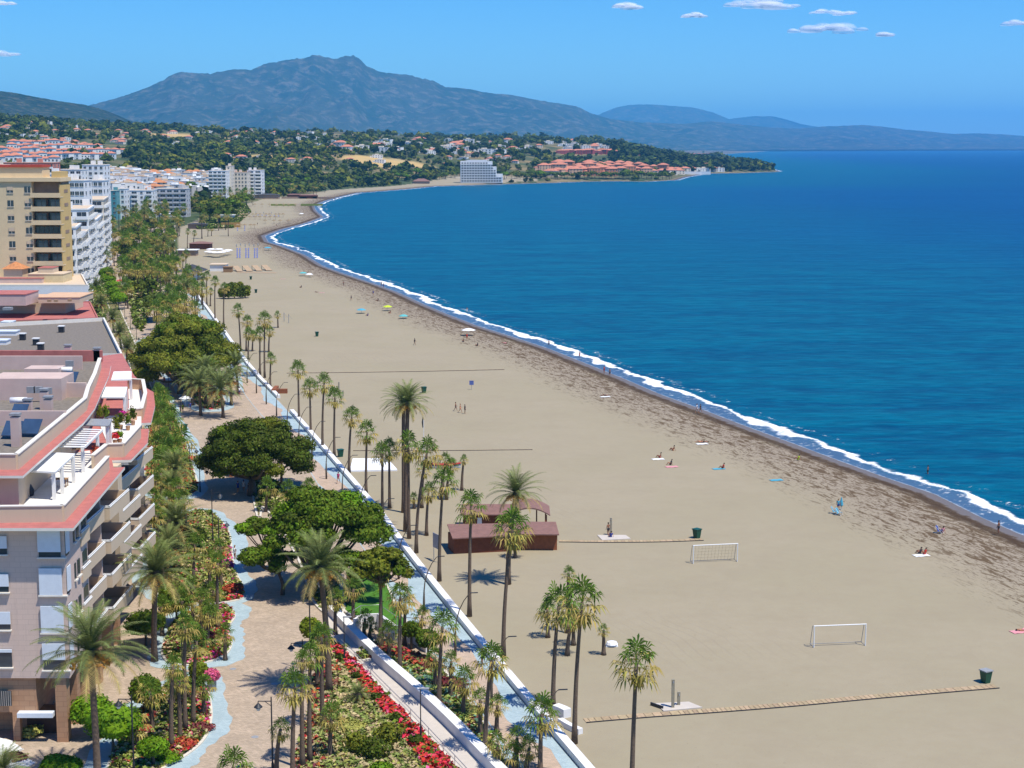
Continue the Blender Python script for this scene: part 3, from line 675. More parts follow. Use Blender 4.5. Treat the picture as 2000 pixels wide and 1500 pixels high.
def bed(px_poly, cols, dens, seed, label, kerb=True, fn=None, base='soil', size=.22, h=.35, blue=True, world=None, edge=False):
    poly = smooth_line(world or PX(px_poly, 0), 5, True)
    A = sum(poly[i][0]*poly[(i+1) % len(poly)][1]-poly[(i+1) % len(poly)][0]*poly[i][1] for i in range(len(poly)))
    if A > 0: poly = poly[::-1]              # clockwise: the outside is to the left
    BEDN[0] += 1; zb = BEDN[0]*.0035
    if edge: P2 = np.array(poly+poly[:1]); fn = lambda x, y, r: (r.choice(['red','red','pink','magenta']) if seg_dist(np.array([[x, y]]), P2)[0] < 1.0+.5*math.sin(x*1.3+y) and math.sin(x*.9+y*.55+seed) > -.35 and x > np.mean(P2[:, 0])-.5 and r.random() < .5 else None)
    tri_poly('garden_soil', poly, .10+zb, M[base], label+' (soil)', 'structure')
    if kerb: o = strip('kerb', poly, 0, .28, .0, .165+zb, M['kerb'], True); tag(o, kind='structure')
    if blue: rr = rng(seed); ph = rr.random()*6; o = strip('path', poly, .2, 1.7, .02, .044+zb, M['blue'], True, f1=lambda i: 1+.22*math.sin(i*.5+ph)+.16*math.sin(i*.21+2*ph)+.1*math.sin(i*1.9)); tag(o, 'blue paved margin round a planted bed', kind='structure')
    tufts(poly, dens, cols, seed, label, fn=fn, size=size, h=h)
    return poly
flow = dict(red=.25, pink=.2, magenta=.1, green=4, maroon=1.2, orange=.5, olive=5, yellow=2.5, dry=3)
B1 = bed([(215,1530),(232,1450),(262,1405),(292,1372),(318,1345),(372,1326),(398,1342),(409,1388),(404,1428),(386,1456),(352,1482),(322,1497),(280,1530)], flow, 16, 1, 'red and pink flowers round the palms in the lowest island bed', edge=True)
B2 = bed([(322,1262),(345,1215),(395,1190),(440,1186),(455,1205),(446,1222),(443,1240),(449,1258),(438,1280),(404,1294),(360,1300),(326,1290)], flow, 16, 2, 'crimson flowers and yellowing shrubs in the middle island bed', edge=True)
flow = dict(green=5, olive=5, dry=4, yellow=3, orange=.5, maroon=.5, red=.15, pink=.1, magenta=.1)
B3 = bed([(292,1120),(300,1050),(340,1010),(400,1000),(428,1018),(446,1046),(452,1096),(460,1125),(474,1152),(466,1172),(400,1180),(330,1172),(300,1150)], flow, 12, 3, 'mixed planting and red shrubs in the long bed beside the building', edge=True)
B4 = bed([(288,955),(292,850),(300,780),(322,776),(345,830),(362,870),(378,925),(384,960),(340,972)], dict(red=2, green=4, olive=4, orange=2, yellow=2), 9, 4, 'red and green shrubs in the bed beside the pink roofed building')
def hatch(x, y, rnd):
    u = (x*.93+y*.36); v = (-x*.36+y*.93)
    return 'olive' if (math.sin(u*5.2)+.6*math.sin(v*2.2)+rnd.uniform(-.5, .5)) > .1 else ('dry' if rnd.random() < .75 else 'yellow')
LW = bed([(600,1530),(606,1470),(622,1400),(632,1330),(642,1272),(652,1262),(690,1300),(740,1352),(800,1414),(848,1466),(880,1500),(900,1530)], dict(olive=1, dry=1, yellow=1), 15, 5, 'pale hatched lawn of young ground cover beside the ramp', fn=hatch, size=.2, h=.22, blue=False)
tufts(offset(smooth_line(rl, 3), -.15)[2:]+offset(smooth_line(rl, 3), -1.7, fn=lambda i: .5+.045*i)[2:][::-1], 34, dict(red=7, pink=1, green=2), 6, 'bright red flowers lining the ramp handrail', size=.24, h=.4)
lf_ = PX([(655,1262),(640,1300),(634,1360),(624,1420),(610,1475),(604,1530)], 0)
tufts([(x, y) for x, y in lf_]+offset(lf_, 1.2)[::-1], 9, dict(orange=2, red=.4, maroon=2, olive=4, dry=4), 7, 'orange red border under the palms of the hatched lawn', size=.24, h=.35)
tufts([(x, y) for x, y in lf_]+offset(lf_, -1.2)[::-1], 9, dict(orange=2, red=.4, maroon=2, olive=4, dry=4), 8, 'rust coloured border on the lawn side of the palms', size=.24, h=.35)
G1 = bed([(700,1290),(718,1255),(745,1262),(790,1290),(838,1290),(862,1308),(884,1338),(905,1362),(930,1395),(960,1445),(978,1480),(1000,1530),(995,1530),(960,1485),(900,1425),(850,1378),(800,1332),(740,1290)], dict(olive=4, teal=3, dry=2, maroon=1.5, yellow=3, green=3), 18, 9, 'patchwork of grey, green and purple ground cover between ramp and seafront', blue=False)
tufts(PX([(742,1262),(800,1278),(850,1300),(862,1312),(845,1318),(790,1296),(740,1276)], 0), 24, dict(maroon=5, red=1, orange=1.5, olive=2), 10, 'dark red hedge line in front of the white retaining wall', size=.25, h=.5)
GR = bed([(668,1150),(700,1120),(730,1120),(756,1150),(768,1180),(800,1232),(770,1222),(742,1206),(700,1206),(672,1190)], dict(green=1), .3, 11, 'bright green lawn under the big coral tree', base='lawn', blue=False)
bed([(505,1010),(512,990),(540,1016),(568,1062),(592,1110),(612,1170),(640,1200),(668,1196),(664,1150),(640,1090),(600,1010),(560,960),(520,930),(496,950)], dict(dark=3, olive=2, dry=2, green=2), 7, 12, 'shaded ground cover under the big spreading trees', blue=False)
bed([(262,700),(290,660),(330,690),(400,740),(440,790),(400,800),(360,770),(330,735)], dict(green=3, olive=2, red=1, dry=2), 4, 13, 'planting under the olive coloured round tree', blue=True)
bed([(268,760),(255,715),(238,668),(222,620),(205,575),(220,575),(240,620),(262,670),(280,720),(296,770)], dict(green=3, olive=2, dry=2), 4, 14, 'planting strip along the street side of the flat grey roof', blue=False)
for i, (px_, py_) in enumerate([(455,1307),(536,1336),(498,1440),(418,1424)]):
    x, y, _ = at(px_, py_); o = MB().lathe([(.32, 0), (.32, .012)], (0, 0, 0), 14).build('manhole_cover', M['grey'], loc=(x, y, .032)); tag(o, ['round drain cover just past the gap between the two island beds', 'round drain cover in the middle of the tan paving', 'round drain cover left of the lowest black lamp', 'round drain cover on the blue margin of the lowest bed'][i], 'drain cover', 'drain covers in the paving')
# ================================================================ lamps
def lantern(bx, by, ty, side, label, arm=True):
    x, y, _ = at(bx, by); h = hgt(bx, by, ty)
    o = thing('street_lamp', label, 'lamp', (x, y, .03), 0, 'black lantern lamps of the promenade')
    MB().tube([(0,0,0),(0,0,.9),(0,0,1.0),(0,0,h)], [.12,.11,.07,.055], 7).build('pole', M['dark'], o)
    if arm:
        s = side; a = 1.05
        MB().bar((0,0,h-.35), (s*a,0,h-.35), .06, .06).bar((0,0,h-.75), (s*.5,0,h-.38), .04, .04).build('arm', M['dark'], o)
        l = MB().lathe([(.03,0),(.05,-.18),(.12,-.22),(.34,-.46),(.36,-.5),(.2,-.52)], (s*a, 0, h-.35), 12).build('lantern', M['dark'], o)
        MB().lathe([(.17,-.53),(.2,-.6),(.12,-.78),(.03,-.8)], (s*a, 0, h-.35), 10).build('glass', mat('lamp_glass', (0.62, 0.64, 0.62), .3, .05, 2), l)
    return o
LN = [(533,1512,1362,-1,'black lantern lamp at the centre of the bottom paving, arm pointing inland'),(592,1338,1250,-1,'black lantern lamp between the paving edge and the yellow green palms'),
 (262,1512,1358,-1,'black lantern lamp in front of the clipped round tree by the arcade'),(607,1312,1125,1,'tall black lamp in front of the big date palm of the garden'),
 (372,937,872,1,'black lantern lamp left of the open paving square, nearer the building'),(391,962,912,1,'black lantern lamp at the lower left corner of the open paving square'),
 (416,1062,957,1,'black lantern lamp standing in the long bed, left of the leafy branch'),(428,1075,1014,1,'short looking black lamp right behind the long bed kerb'),
 (390,1192,1160,1,'black lamp hidden among yellow shrubs of the middle bed'),(357,1330,1248,1,'black lamp rising between the palms of the lowest bed'),
 (330,775,722,-1,'black lamp by the red umbrellas at the end of the olive tree'),(310,738,688,-1,'slim black lamp left of the olive tree shadow'),
 (294,702,668,-1,'slim black lamp near the foot of the olive tree, sixth from the far end'),(280,686,656,-1,'slim black lamp by the grey roof corner, fifth from the far end'),
 (267,664,636,-1,'slim black lamp along the street, fourth from the far end'),(255,644,616,-1,'slim black lamp along the street, third from the far end'),
 (244,625,598,-1,'slim black lamp along the street, second from the far end'),(226,590,565,-1,'slim black lamp furthest up the street beside the bright hedge'),(353,806,778,-1,'black lamp beside the white parasol on the paving')]
for a in LN: lantern(*a)
x, y, _ = at(415, 913)
o = thing('post', 'plain dark post standing alone on the open paving square', 'post', (x, y, .03)); MB().tube([(0,0,0),(0,0,hgt(415,913,870))], [.09,.06], 7).build('pole', M['dark'], o)
def sea_lamp(x, y, label, h=6.4):
    o = thing('curved_lamp', label, 'lamp', (x, y, .04), 0, 'slender curved lamps of the seafront walk')
    pts = [(0,0,0),(0,0,1.5),(.02,0,2.6),(.12,0,3.6),(.42,.02,4.7),(.85,.05,5.6),(1.35,.08,h-.12),(1.55,.09,h)]
    MB().tube(pts, [.14,.13,.075,.06,.055,.05,.045,.04], 7).build('pole', M['bark2'], o, True)
    MB().bar((1.5,.09,h), (2.25,.12,h+.02), .16, .06).build('lamp_head', M['dark'], o)
WD = [('nearest curved lamp, at the bottom edge beside the white wall'),('curved lamp behind the yellowish palm at the planted bed corner'),('curved lamp with its foot on blue paving beside the maroon shrubs'),('curved lamp opposite the round clipped shrubs'),('curved lamp beside the green lawn corner of the seafront walk'),('curved lamp hidden partly by the coral tree'),('curved lamp between coral tree and dark spreading tree'),('curved lamp beside the white canvas on the sand'),('curved lamp next to the dark spreading tree, seaward side'),('curved lamp beside the second tall beach palm'),('curved lamp beside the first tall beach palm'),('curved lamp at the near end of the wall gap'),('curved lamp in the wall gap'),('curved lamp at the far end of the wall gap'),('curved lamp before the date palm pair of the walk'),('curved lamp where the far white wall begins')]
wy = [p[1] for p in WALL+wall_far[1:]+wall_far2]; wx = [p[0] for p in WALL+wall_far[1:]+wall_far2]
for i in range(len(WD)):
    y = 124.5+i*14.2; sea_lamp(float(np.interp(y, wy, wx))-(3.1 if i != 1 else 3.2), y, WD[i])

def ramp_lamp(px_, py_, ty, label):
    x, y, _ = at(px_, py_); h = hgt(px_, py_, ty); o = thing('ramp_lamp', label, 'lamp', (x, y, .05), 0, 'flat headed lamps of the ramp')
    MB().tube([(0,0,0),(0,0,1.4),(0,0,1.45),(0,0,h)], [.09,.09,.05,.045], 7).build('pole', M['dark'], o); MB().box(-.1,.75,-.16,.16,h-.02,h+.05).build('lamp_head', M['grey'], o)
ramp_lamp(673, 1296, 1206, 'flat headed lamp by the handrail at the top of the ramp'); ramp_lamp(822, 1450, 1346, 'flat headed lamp by the handrail lower down the ramp')
# ================================================================ buildings
M['cream'] = mat('cream_render', (0.60, 0.47, 0.33), .85, .07, .5); M['beige'] = mat('pinkish_beige_stone', (0.60, 0.44, 0.35), .85, .10, .6)
M['tan'] = mat('tan_stone', (0.42, 0.24, 0.135), .8, .15, .7); M['pinkroof'] = mat('pink_red_roof', (0.42, 0.145, 0.125), .85, .16, .9, detail=8)
M['pinkwall'] = mat('rose_render', (0.56, 0.425, 0.37), .85, .08, .5); M['gravel'] = mat('roof_gravel', (0.19, 0.165, 0.135), .95, .3, 2.5, detail=8)
M['shutter'] = mat('white_shutter', (0.66, 0.72, 0.78), .5, .05, 2); M['tile'] = mat('orange_tiles', (0.50, 0.21, 0.085), .85, .25, 1.2); M['peach'] = mat('peach_render', (0.62, 0.40, 0.25), .85, .08, .6)
M['solar'] = mat('solar_panel', (0.035, 0.065, 0.12), .15, .15, 1, spec=.6); M['deck'] = mat('white_terrace', (0.72, 0.70, 0.66), .7, .06, 1); M['cap'] = mat('white_coping', (0.72, 0.68, 0.60), .7, .06, 1)
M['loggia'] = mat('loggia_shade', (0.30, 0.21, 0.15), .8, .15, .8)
def stone_mat(name, c1, c2, joint, w=.9, h=.45, dirt=.35):
    m = bpy.data.materials.new(name); k = NT(m); k.B.inputs['Roughness'].default_value = .85; k.B.inputs['Specular IOR Level'].default_value = .2
    g = k.n('NewGeometry'); sp = k.n('SeparateXYZ'); k.L.new(g.outputs['Position'], sp.inputs[0]); cb = k.n('CombineXYZ'); k.L.new(k.math('ADD', sp.outputs[0], sp.outputs[1]), cb.inputs[0]); k.L.new(sp.outputs[2], cb.inputs[1])
    br = k.n('TexBrick'); k.L.new(cb.outputs[0], br.inputs['Vector']); br.inputs['Scale'].default_value = 1; br.inputs['Brick Width'].default_value = w; br.inputs['Row Height'].default_value = h; br.inputs['Mortar Size'].default_value = .018
    br.inputs['Color1'].default_value = (*c1, 1); br.inputs['Color2'].default_value = (*c2, 1); br.inputs['Mortar'].default_value = (*joint, 1)
    st = k.n('Mapping'); k.L.new(g.outputs['Position'], st.inputs[0]); st.inputs['Scale'].default_value = (2.2, 2.2, .18); a = k.noise(st.outputs[0], 1.0, 5, .7)
    k.L.new(k.mix(k.rmp(a, .5, .85, 0, dirt), br.outputs['Color'], tuple(x*.55 for x in c1)), k.B.inputs['Base Color']); return m
M['beige'] = stone_mat('pinkish_beige_stone_blocks', (0.62, 0.475, 0.395), (0.65, 0.50, 0.415), (0.55, 0.42, 0.35)); M['tan'] = stone_mat('tan_stone_blocks', (0.42, 0.24, 0.14), (0.47, 0.28, 0.165), (0.32, 0.18, 0.11))
M['cream'] = stone_mat('cream_render_stained', (0.60, 0.475, 0.335), (0.61, 0.48, 0.34), (0.60, 0.475, 0.335), 40, 40, .3)
b1 = thing('apartment_building', 'pink roofed apartment building with terraces at the lower left', 'building', (-45, 150, 0)); OX, OY = -45, 150
def rel(poly): return [(x-OX, y-OY) for x, y in poly]
def xe(y): return -37.2-(y-129.6)*.070
mainp = [(-80,129.6),(xe(129.6),129.6),(xe(139),139),(xe(139)-2.2,139),(xe(157)-2.2,157),(xe(157)-1.0,157),(xe(177)-1.4,177),(-43,179),(-46,196),(-54,212),(-80,212)]
mb = MB(); mb.prism(rel(mainp), 5.7, 18.7); mb.build('wall', [M['beige']], b1)
gf = [(-80,132.6),(-41.5,132.6),(-42.0,157),(-46,180),(-56,212),(-80,212)]
MB().prism(rel(gf), 0, 5.7).build('ground_floor', [M['tan']], b1)
MB().prism(rel([(-80,129.9),(-40.2,129.9),(-40.2,132.6),(-80,132.6)]), 2.6, 5.7).build('ground_floor_front', M['tan'], b1)
for i, (yy, xo) in enumerate([(130.2, 0), (134.5, .0), (139.2, 0), (145, 0), (151, 0), (157, -.4)]):
    MB().box(xe(yy)-1.3+xo-OX, xe(yy)-.35+xo-OX, yy-.5-OY, yy+.5-OY, 0, 5.7).build('pillar', M['tan'], b1)
MB().box(-42.3-OX, -41.7-OX, 129.9-OY, 130.6-OY, 0, 2.6).build('pillar', M['tan'], b1)
MB().box(-41.7-OX, -38.7-OX, 129.2-OY, 129.9-OY, 2.35, 2.75).build('awning', M['shutter'], b1)
MB().box(-41.7-OX, -38.6-OX, 131.8-OY, 131.9-OY, 0, 2.6).build('garage_door', mat('brown_door', (0.09, 0.05, 0.035), .7, .2, 1), b1)
for k in range(9): pass
w = MB().box(-43.6-OX, -42.2-OX, 129.5-OY, 129.62-OY, 3.3, 4.6).build('window', M['glass'], b1)
g = MB()
for k in range(8): g.box(-43.55+k*.18-OX, -43.5+k*.18-OX, 129.44-OY, 129.49-OY, 3.3, 4.6)
g.build('window_bars', M['steel'], w)
FL_Z = [5.7+3.25*i for i in range(4)]
for i, z in enumerate(FL_Z):
    # corner bay with white shutter boxes wrapping the corner, and the window further left
    sh = (1.9, 2.3, 2.6, 2.6)[i]
    w = MB().box(xe(129.6)-2.15-OX, xe(129.6)-.35-OX, 129.50-OY, 129.62-OY, z+.75, z+3.0).build('window', M['glass'], b1)
    MB().box(xe(129.6)-2.2-OX, xe(129.6)-.3-OX, 129.40-OY, 129.50-OY, z+.75+(.45 if i == 3 else 0 if i else .9), z+3.05).build('shutter', M['shutter'], w)
    MB().box(xe(129.6)-2.3-OX, xe(129.6)+.12-OX, 129.36-OY, 129.62-OY, z+.62, z+.74).build('sill', M['cap'], w)
    w = MB().box(xe(130)-.05-OX, xe(130)+.07-OX, 129.75-OY, 130.7-OY, z+.75, z+3.05).build('window', M['glass'], b1)
    MB().box(xe(130)+.07-OX, xe(130)+.14-OX, 129.7-OY, 130.75-OY, z+1.0, z+3.07).build('shutter', M['shutter'], w)
    for xw in (-43.7, -47.5):
        w = MB().box(xw-OX, xw+1.7-OX, 129.50-OY, 129.62-OY, z+1.0, z+2.5).build('window', M['glass'], b1)
        MB().box(xw-.05-OX, xw+1.75-OX, 129.40-OY, 129.50-OY, z+(1.5 if i != 0 else 2.3), z+2.55).build('shutter', M['shutter'], w)
        MB().box(xw-.1-OX, xw+1.8-OX, 129.32-OY, 129.62-OY, z+.88, z+.99).build('sill', M['cap'], w)
    for yy, ww in ((133.0, .45), (134.2, .8)):
        w = MB().box(xe(yy)-.06-OX, xe(yy)+.06-OX, yy-OY, yy+ww-OY, z+1.1, z+2.5).build('window', M['glass'], b1)
        MB().box(xe(yy)-.02-OX, xe(yy)+.22-OX, yy-.1-OY, yy+ww+.1-OY, z+.95, z+1.09).build('sill', M['cap'], w)
    # balconies: (y0, y1, out)
    for y0, y1, out in ((135.9, 138.6, .25), (139.6, 145.6, .15), (145.9, 153.6, 1.1), (158.0, 166.0, .1), (168.5, 176.0, .0)):
        base = -2.2 if 139 <= y0 < 157 else (-1.0 if y0 > 157 else 0); xi = xe((y0+y1)/2)+base; xo = xe((y0+y1)/2)+out
        b = MB().box(xi-.02-OX, xo-OX, y0-OY, y1-OY, z+.02, z+.24); b.box(xo-.14-OX, xo-OX, y0-OY, y1-OY, z+.24, z+1.22); b.box(xi-.01-OX, xo-.14-OX, y0-OY, y0+.14-OY, z+.24, z+1.22); b.box(xi-.01-OX, xo-.14-OX, y1-.14-OY, y1-OY, z+.24, z+1.22)
        bo = b.build('balcony', M['cream'], b1)
        MB().tube([(xi-OX, y0+.07-OY, z+1.36), (xo-.07-OX, y0+.07-OY, z+1.36), (xo-.07-OX, y1-.07-OY, z+1.36)], .05, 5).bar((xo-.07-OX, y0-OY, z+1.24), (xo-.07-OX, y1-OY, z+1.24), .2, .05).bar((xi-OX, y0+.07-OY, z+1.24), (xo-OX, y0+.07-OY, z+1.24), .2, .05).build('rail', M['white'], bo)
        w = MB().box(xi-.04-OX, xi+.05-OX, y0+.4-OY, y1-.4-OY, z+.3, z+2.6).build('window', M['glass'], b1)
    MB().box(xe(157)-2.15-OX, xe(157)+.1-OX, 155.2-OY, 156.9-OY, z+.0, z+3.24).build('wall_return', M['cream'], b1)
    MB().box(xe(145)-2.15-OX, xe(145)-.1-OX, 145.65-OY, 145.88-OY, z+.3, z+3.24).build('wall_return', M['beige'], b1)
eave = [(-80,128.4),at(143,1035,18.8)[:2],at(244,915,18.8)[:2],at(222,916,18.8)[:2],at(219,902,18.8)[:2],at(256,901,18.8)[:2],at(288,868,18.8)[:2],at(291,840,18.8)[:2],at(274,840,18.8)[:2],at(276,829,18.8)[:2],at(295,828,18.8)[:2],at(303,794,18.8)[:2],at(300,768,18.8)[:2],at(286,760,18.8)[:2],at(262,735,18.8)[:2],at(238,692,18.8)[:2],(-80,212)]
mb = MB(); mb.prism(rel(eave), 18.70, 18.95, 0, 1); mb.build('roof', [M['cap'], M['pinkroof']], b1)
def parapet(pts, z, h, t, parent, m='cream', closed=False):
    P_ = rel(PX(pts, z+h)); b = MB(); c = MB()
    for a, d in zip(P_[:-1], P_[1:]):
        b.bar((*a, z+h/2), (*d, z+h/2), t, h); c.bar((*a, z+h+.05), (*d, z+h+.05), t+.14, .10)
    o = b.build('parapet', M[m], parent); c.build('coping', M['cap'], o); return o
parapet([(-30,990),(122,988),(210,892)], 18.95, 1.35, .3, b1, 'cream')
parapet([(181,890),(208,868),(240,867),(272,832),(272,815)], 18.95, 1.35, .3, b1, 'cream')
parapet([(250,800),(276,798),(284,768),(279,742),(250,740)], 18.95, 1.35, .3, b1, 'peach')
# terrace floors
for pp in ([(-30,1002),(118,1001),(205,900),(180,895),(175,880),(60,900),(-30,960)], [(212,872),(238,872),(268,838),(268,812),(205,812),(195,830)], [(252,800),(274,798),(282,768),(276,744),(250,744)]):
    P_ = rel(PX(pp, 19.0)); tri = tri_poly('terrace_floor', P_, 19.02, M['deck']); tri.parent = b1
# penthouse
ph_out = [(-40,932),(45,932),(75,905),(120,865),(163,828),(185,800),(200,765),(213,735),(217,715),(216,697),(-40,700)]
phw = offset(PX(ph_out, 22.3), 1.1)
phw = [(-80,134.2),(at(45,932,22.3)[0]-.9, 134.2)]+[(at(x, y, 22.3)[0]-1.2, at(x, y, 22.3)[1]) for x, y in ph_out[2:-1]]+[(-80, 209.5)]
MB().prism(rel(phw), 18.95, 22.2).build('penthouse_wall', M['cream'], b1)
MB().prism(rel([(-80,132.8)]+PX(ph_out[1:-1], 22.3)+[(-80,209)]), 22.2, 22.42, 0, 1).build('penthouse_roof', [M['cap'], M['pinkroof']], b1)
innr = [(-40,888),(32,888),(37,884),(125,812),(166,778),(172,757),(185,730),(195,700)]
parapet(innr, 22.42, 1.3, .3, b1, 'cream')
P_ = rel(PX([(-40,905),(30,905),(120,830),(160,790),(170,765),(190,715),(190,705),(-40,705)], 22.5)); o = tri_poly('roof_gravel', P_, 22.50, M['gravel']); o.parent = b1
def rbox(x0, y0, w, d, z0, z1, m, name, parent=b1, rz=0):   # box with its near left foot at a pixel
    X, Y, _ = at(x0, y0, z0); b = MB().box(0, w, 0, d, 0, z1-z0, 0, rz, (0, 0)); o = b.build(name, M[m] if isinstance(m, str) else m, parent, loc=(X-OX, Y-OY, z0) if parent is b1 else (X, Y, z0)); return o
ZR = 22.5
rbox(-20, 832, 7.6, .3, ZR, ZR+1.5, 'pinkwall', 'roof_wall'); rbox(-20, 782, 7.9, 5.0, ZR, ZR+2.4, 'pinkwall', 'stair_house'); rbox(105, 776, 3.6, .4, ZR, ZR+1.6, 'pinkwall', 'roof_wall')
rbox(-20, 722, 11.5, .4, ZR, ZR+1.7, 'pinkwall', 'roof_wall'); rbox(48, 752, 4.0, 3.0, ZR, ZR+1.9, 'pinkwall', 'stair_house'); rbox(-20, 706, 14.5, .5, ZR, ZR+1.4, 'pinkroof', 'roof_wall')
for x0, y0, hh in ((78,800,1.9),(86,812,1.7),(108,773,1.9),(22,873,2.8),(46,815,1.6),(183,706,1.5),(126,700,1.5)):
    c = rbox(x0, y0, .8, .7, ZR, ZR+hh, 'pinkwall', 'chimney'); MB().box(-.06, .86, -.06, .76, hh+.12, hh+.32).build('cap', M['grey'], c)
for x0, y0 in ((52,768),(66,768),(84,770),(128,716)): 
    rbox(x0, y0, .9, .4, ZR+1.0, ZR+1.7, 'grey', 'air_conditioner')
for x0, y0, wd in ((2,850,3.4),(38,846,3.6),(18,815,3.2),(112,752,3.0),(122,748,3.0)):
    X, Y, _ = at(x0, y0, ZR+.4); p = MB().add([(0,0,0),(wd*.5,-.2,0),(wd*.5,1.6,1.1),(0,1.8,1.1),(0,0,-.08),(wd*.5,-.2,-.08),(wd*.5,1.6,1.02),(0,1.8,1.02)], [(0,1,2,3),(7,6,5,4),(0,4,5,1),(1,5,6,2),(2,6,7,3),(3,7,4,0)]).build('solar_panel', M['solar'], b1, loc=(X-OX, Y-OY, ZR+.4))
for x0, y0 in ((20,782),(112,722)):
    X, Y, _ = at(x0, y0, ZR+1.6); MB().tube([(0,0,0),(1.7,.1,0)], .32, 12).build('water_tank', M['white'], b1, loc=(X-OX, Y-OY, ZR+1.6), smooth=True)
rbox(52, 748, 2.6, 1.6, ZR+1.9, ZR+2.1, mat('yellow_sheet', (0.62, 0.45, 0.20), .8, .1, 1), 'skylight')
# pergolas on the terraces
def pergola(quad, z, posts, m, label, slats=False, drop=19.0):
    P_ = PX(quad, z); cx, cy = P_[0]; o = thing('pergola', label, 'pergola', (cx, cy, drop)); 
    V = [(x-cx, y-cy, z-drop) for x, y in P_]+[(x-cx, y-cy, z-drop+.16) for x, y in P_]
    if slats:
        b = MB(); n = 9
        A, B_, C_, D_ = [Vector(v) for v in V[:4]]
        for i in range(n): t = i/(n-1); b.bar(A.lerp(D_, t), B_.lerp(C_, t), .42, .08)
        b.bar(A, D_, .14, .2); b.bar(B_, C_, .14, .2); b.build('slatted_roof', M['shutter'] if m is None else m, o)
    else: MB().add(V, [(0,3,2,1),(4,5,6,7),(0,1,5,4),(1,2,6,5),(2,3,7,6),(3,0,4,7)]).build('canopy', m, o)
    for px_, py_ in posts:
        X, Y, _ = at(px_, py_, z); MB().box(X-cx-.14, X-cx+.14, Y-cy-.14, Y-cy+.14, 0, z-drop).build('post', M['white'], o)
    return o
pergola([(48,922),(108,925),(147,889),(92,886)], 21.5, [(104,923),(120,912),(142,892)], M['white'], 'solid white pergola canopy on the lowest terrace of the pink roofed building')
pergola([(112,872),(166,873),(200,840),(148,838)], 21.6, [(161,871),(190,848)], M['white'], 'slatted white pergola in the middle of the roof terraces', True)
pergola([(164,830),(212,832),(218,820),(178,819)], 21.6, [(209,831),(214,824)], M['grey'], 'grey slatted pergola by the cactus pots', True)
pergola([(198,778),(244,778),(249,758),(205,758)], 21.5, [(243,777),(246,762)], M['white'], 'white flat terrace roof next to the peach parapet')
pergola([(217,744),(257,743),(257,727),(222,728)], 21.5, [(255,742)], M['white'], 'furthest white terrace roof at the end of the roof terraces')
X, Y, _ = at(50, 968, 19.0)
o = MB().lathe([(.75,0),(.8,.5),(.55,1.0),(.2,1.3)], (0,0,0), 10).build('covered_barbecue', M['dark'], loc=(X, Y, 19.0)); tag(o, 'barbecue under a black cover on the lowest terrace', 'barbecue')
def tabl(px_, py_, z, label):
    X, Y, _ = at(px_, py_, z); o = thing('garden_table', label, 'table', (X, Y, z)); MB().box(-.7,.7,-.4,.4,.7,.75).build('tabletop', M['wood'], o)
    for a, b in ((-.6,-.3),(.6,-.3),(-.6,.3),(.6,.3)): MB().box(a-.04,a+.04,b-.04,b+.04,0,.7).build('leg', M['wood'], o)
tabl(150, 890, 19.04, 'wooden terrace table under the slatted pergola'); tabl(118, 950, 19.04, 'wooden table beside the solid white canopy')
def potplant(px_, py_, z, h, label, leaf='leafm', r=.35, slim=False, pot='tan'):
    X, Y, _ = at(px_, py_, z); o = thing('potted_plant', label, 'plant', (X, Y, z), 0, 'pot plants')
    MB().lathe([(r*.55,0),(r*.75,.45),(r*.7,.47)], (0,0,0), 9).build('pot', M[pot], o); rnd = rng(int(px_*7+py_)); lf = MB()
    leaf_cloud(lf, [(0,0,.5+h*.5, r*(.8 if slim else 1.2), h*.55)], 90, .16, rnd); blob_core(lf, [(0,0,.5+h*.5, r*(.8 if slim else 1.2), h*.55)], .6, rnd); lf.build('foliage', M[leaf] if leaf in M else FL[leaf], o)
for i, a in enumerate([(196,828,19.04,1.8,'tall cactus pot, leftmost on the plant terrace','leafo'),(208,826,19.04,1.6,'second cactus pot on the plant terrace','leafm'),(228,852,19.04,1.9,'slim cactus pot in the middle of the plant terrace','leafo'),(236,838,19.04,1.5,'cactus pot beside the magenta pot plant','leafd'),(250,840,19.04,1.4,'round bush in a pot on the plant terrace','leafm'),(260,830,19.04,1.7,'dark conical pot plant by the terrace parapet','leafd'),(225,868,19.04,.8,'small pot with red flowers near the terrace wall','red'),(234,866,19.04,.9,'low green pot plant near the terrace wall','leafb'),(240,822,19.04,.7,'magenta flowering pot on the plant terrace','magenta'),(188,898,19.04,1.0,'orange leaved pot plant by the slatted pergola','orange')]): potplant(*a[:4], a[4], a[5])

# ---- flat grey roofed block
def px_block(name, label, top_px, z, wallm, roofm, parap=.6, z0=0, cat='building', capm='cap', inset=.35):
    P_ = PX(top_px, z); cx, cy = P_[1]; o = thing(name, label, cat, (cx, cy, z0)); Q = [(x-cx, y-cy) for x, y in P_]
    A = sum(Q[i][0]*Q[(i+1) % len(Q)][1]-Q[(i+1) % len(Q)][0]*Q[i][1] for i in range(len(Q)))
    if A < 0: Q = Q[::-1]
    MB().prism(Q, 0, z-z0-parap).build('wall', M[wallm], o)
    r = tri_poly('roof', offset(Q, inset, True), z-z0-parap+.01, M[roofm]); r.parent = o
    if parap: st = strip('parapet', Q, 0, inset, z-z0-parap, z-z0, M[capm], True); st.parent = o
    return o, cx, cy
b2, c2x, c2y = px_block('apartment_building', 'flat grey gravel roofed building with white edge behind the pink roofs', [(-60,694),(239,690),(204,620),(-60,634)], 17.5, 'white', 'gravel', .7)
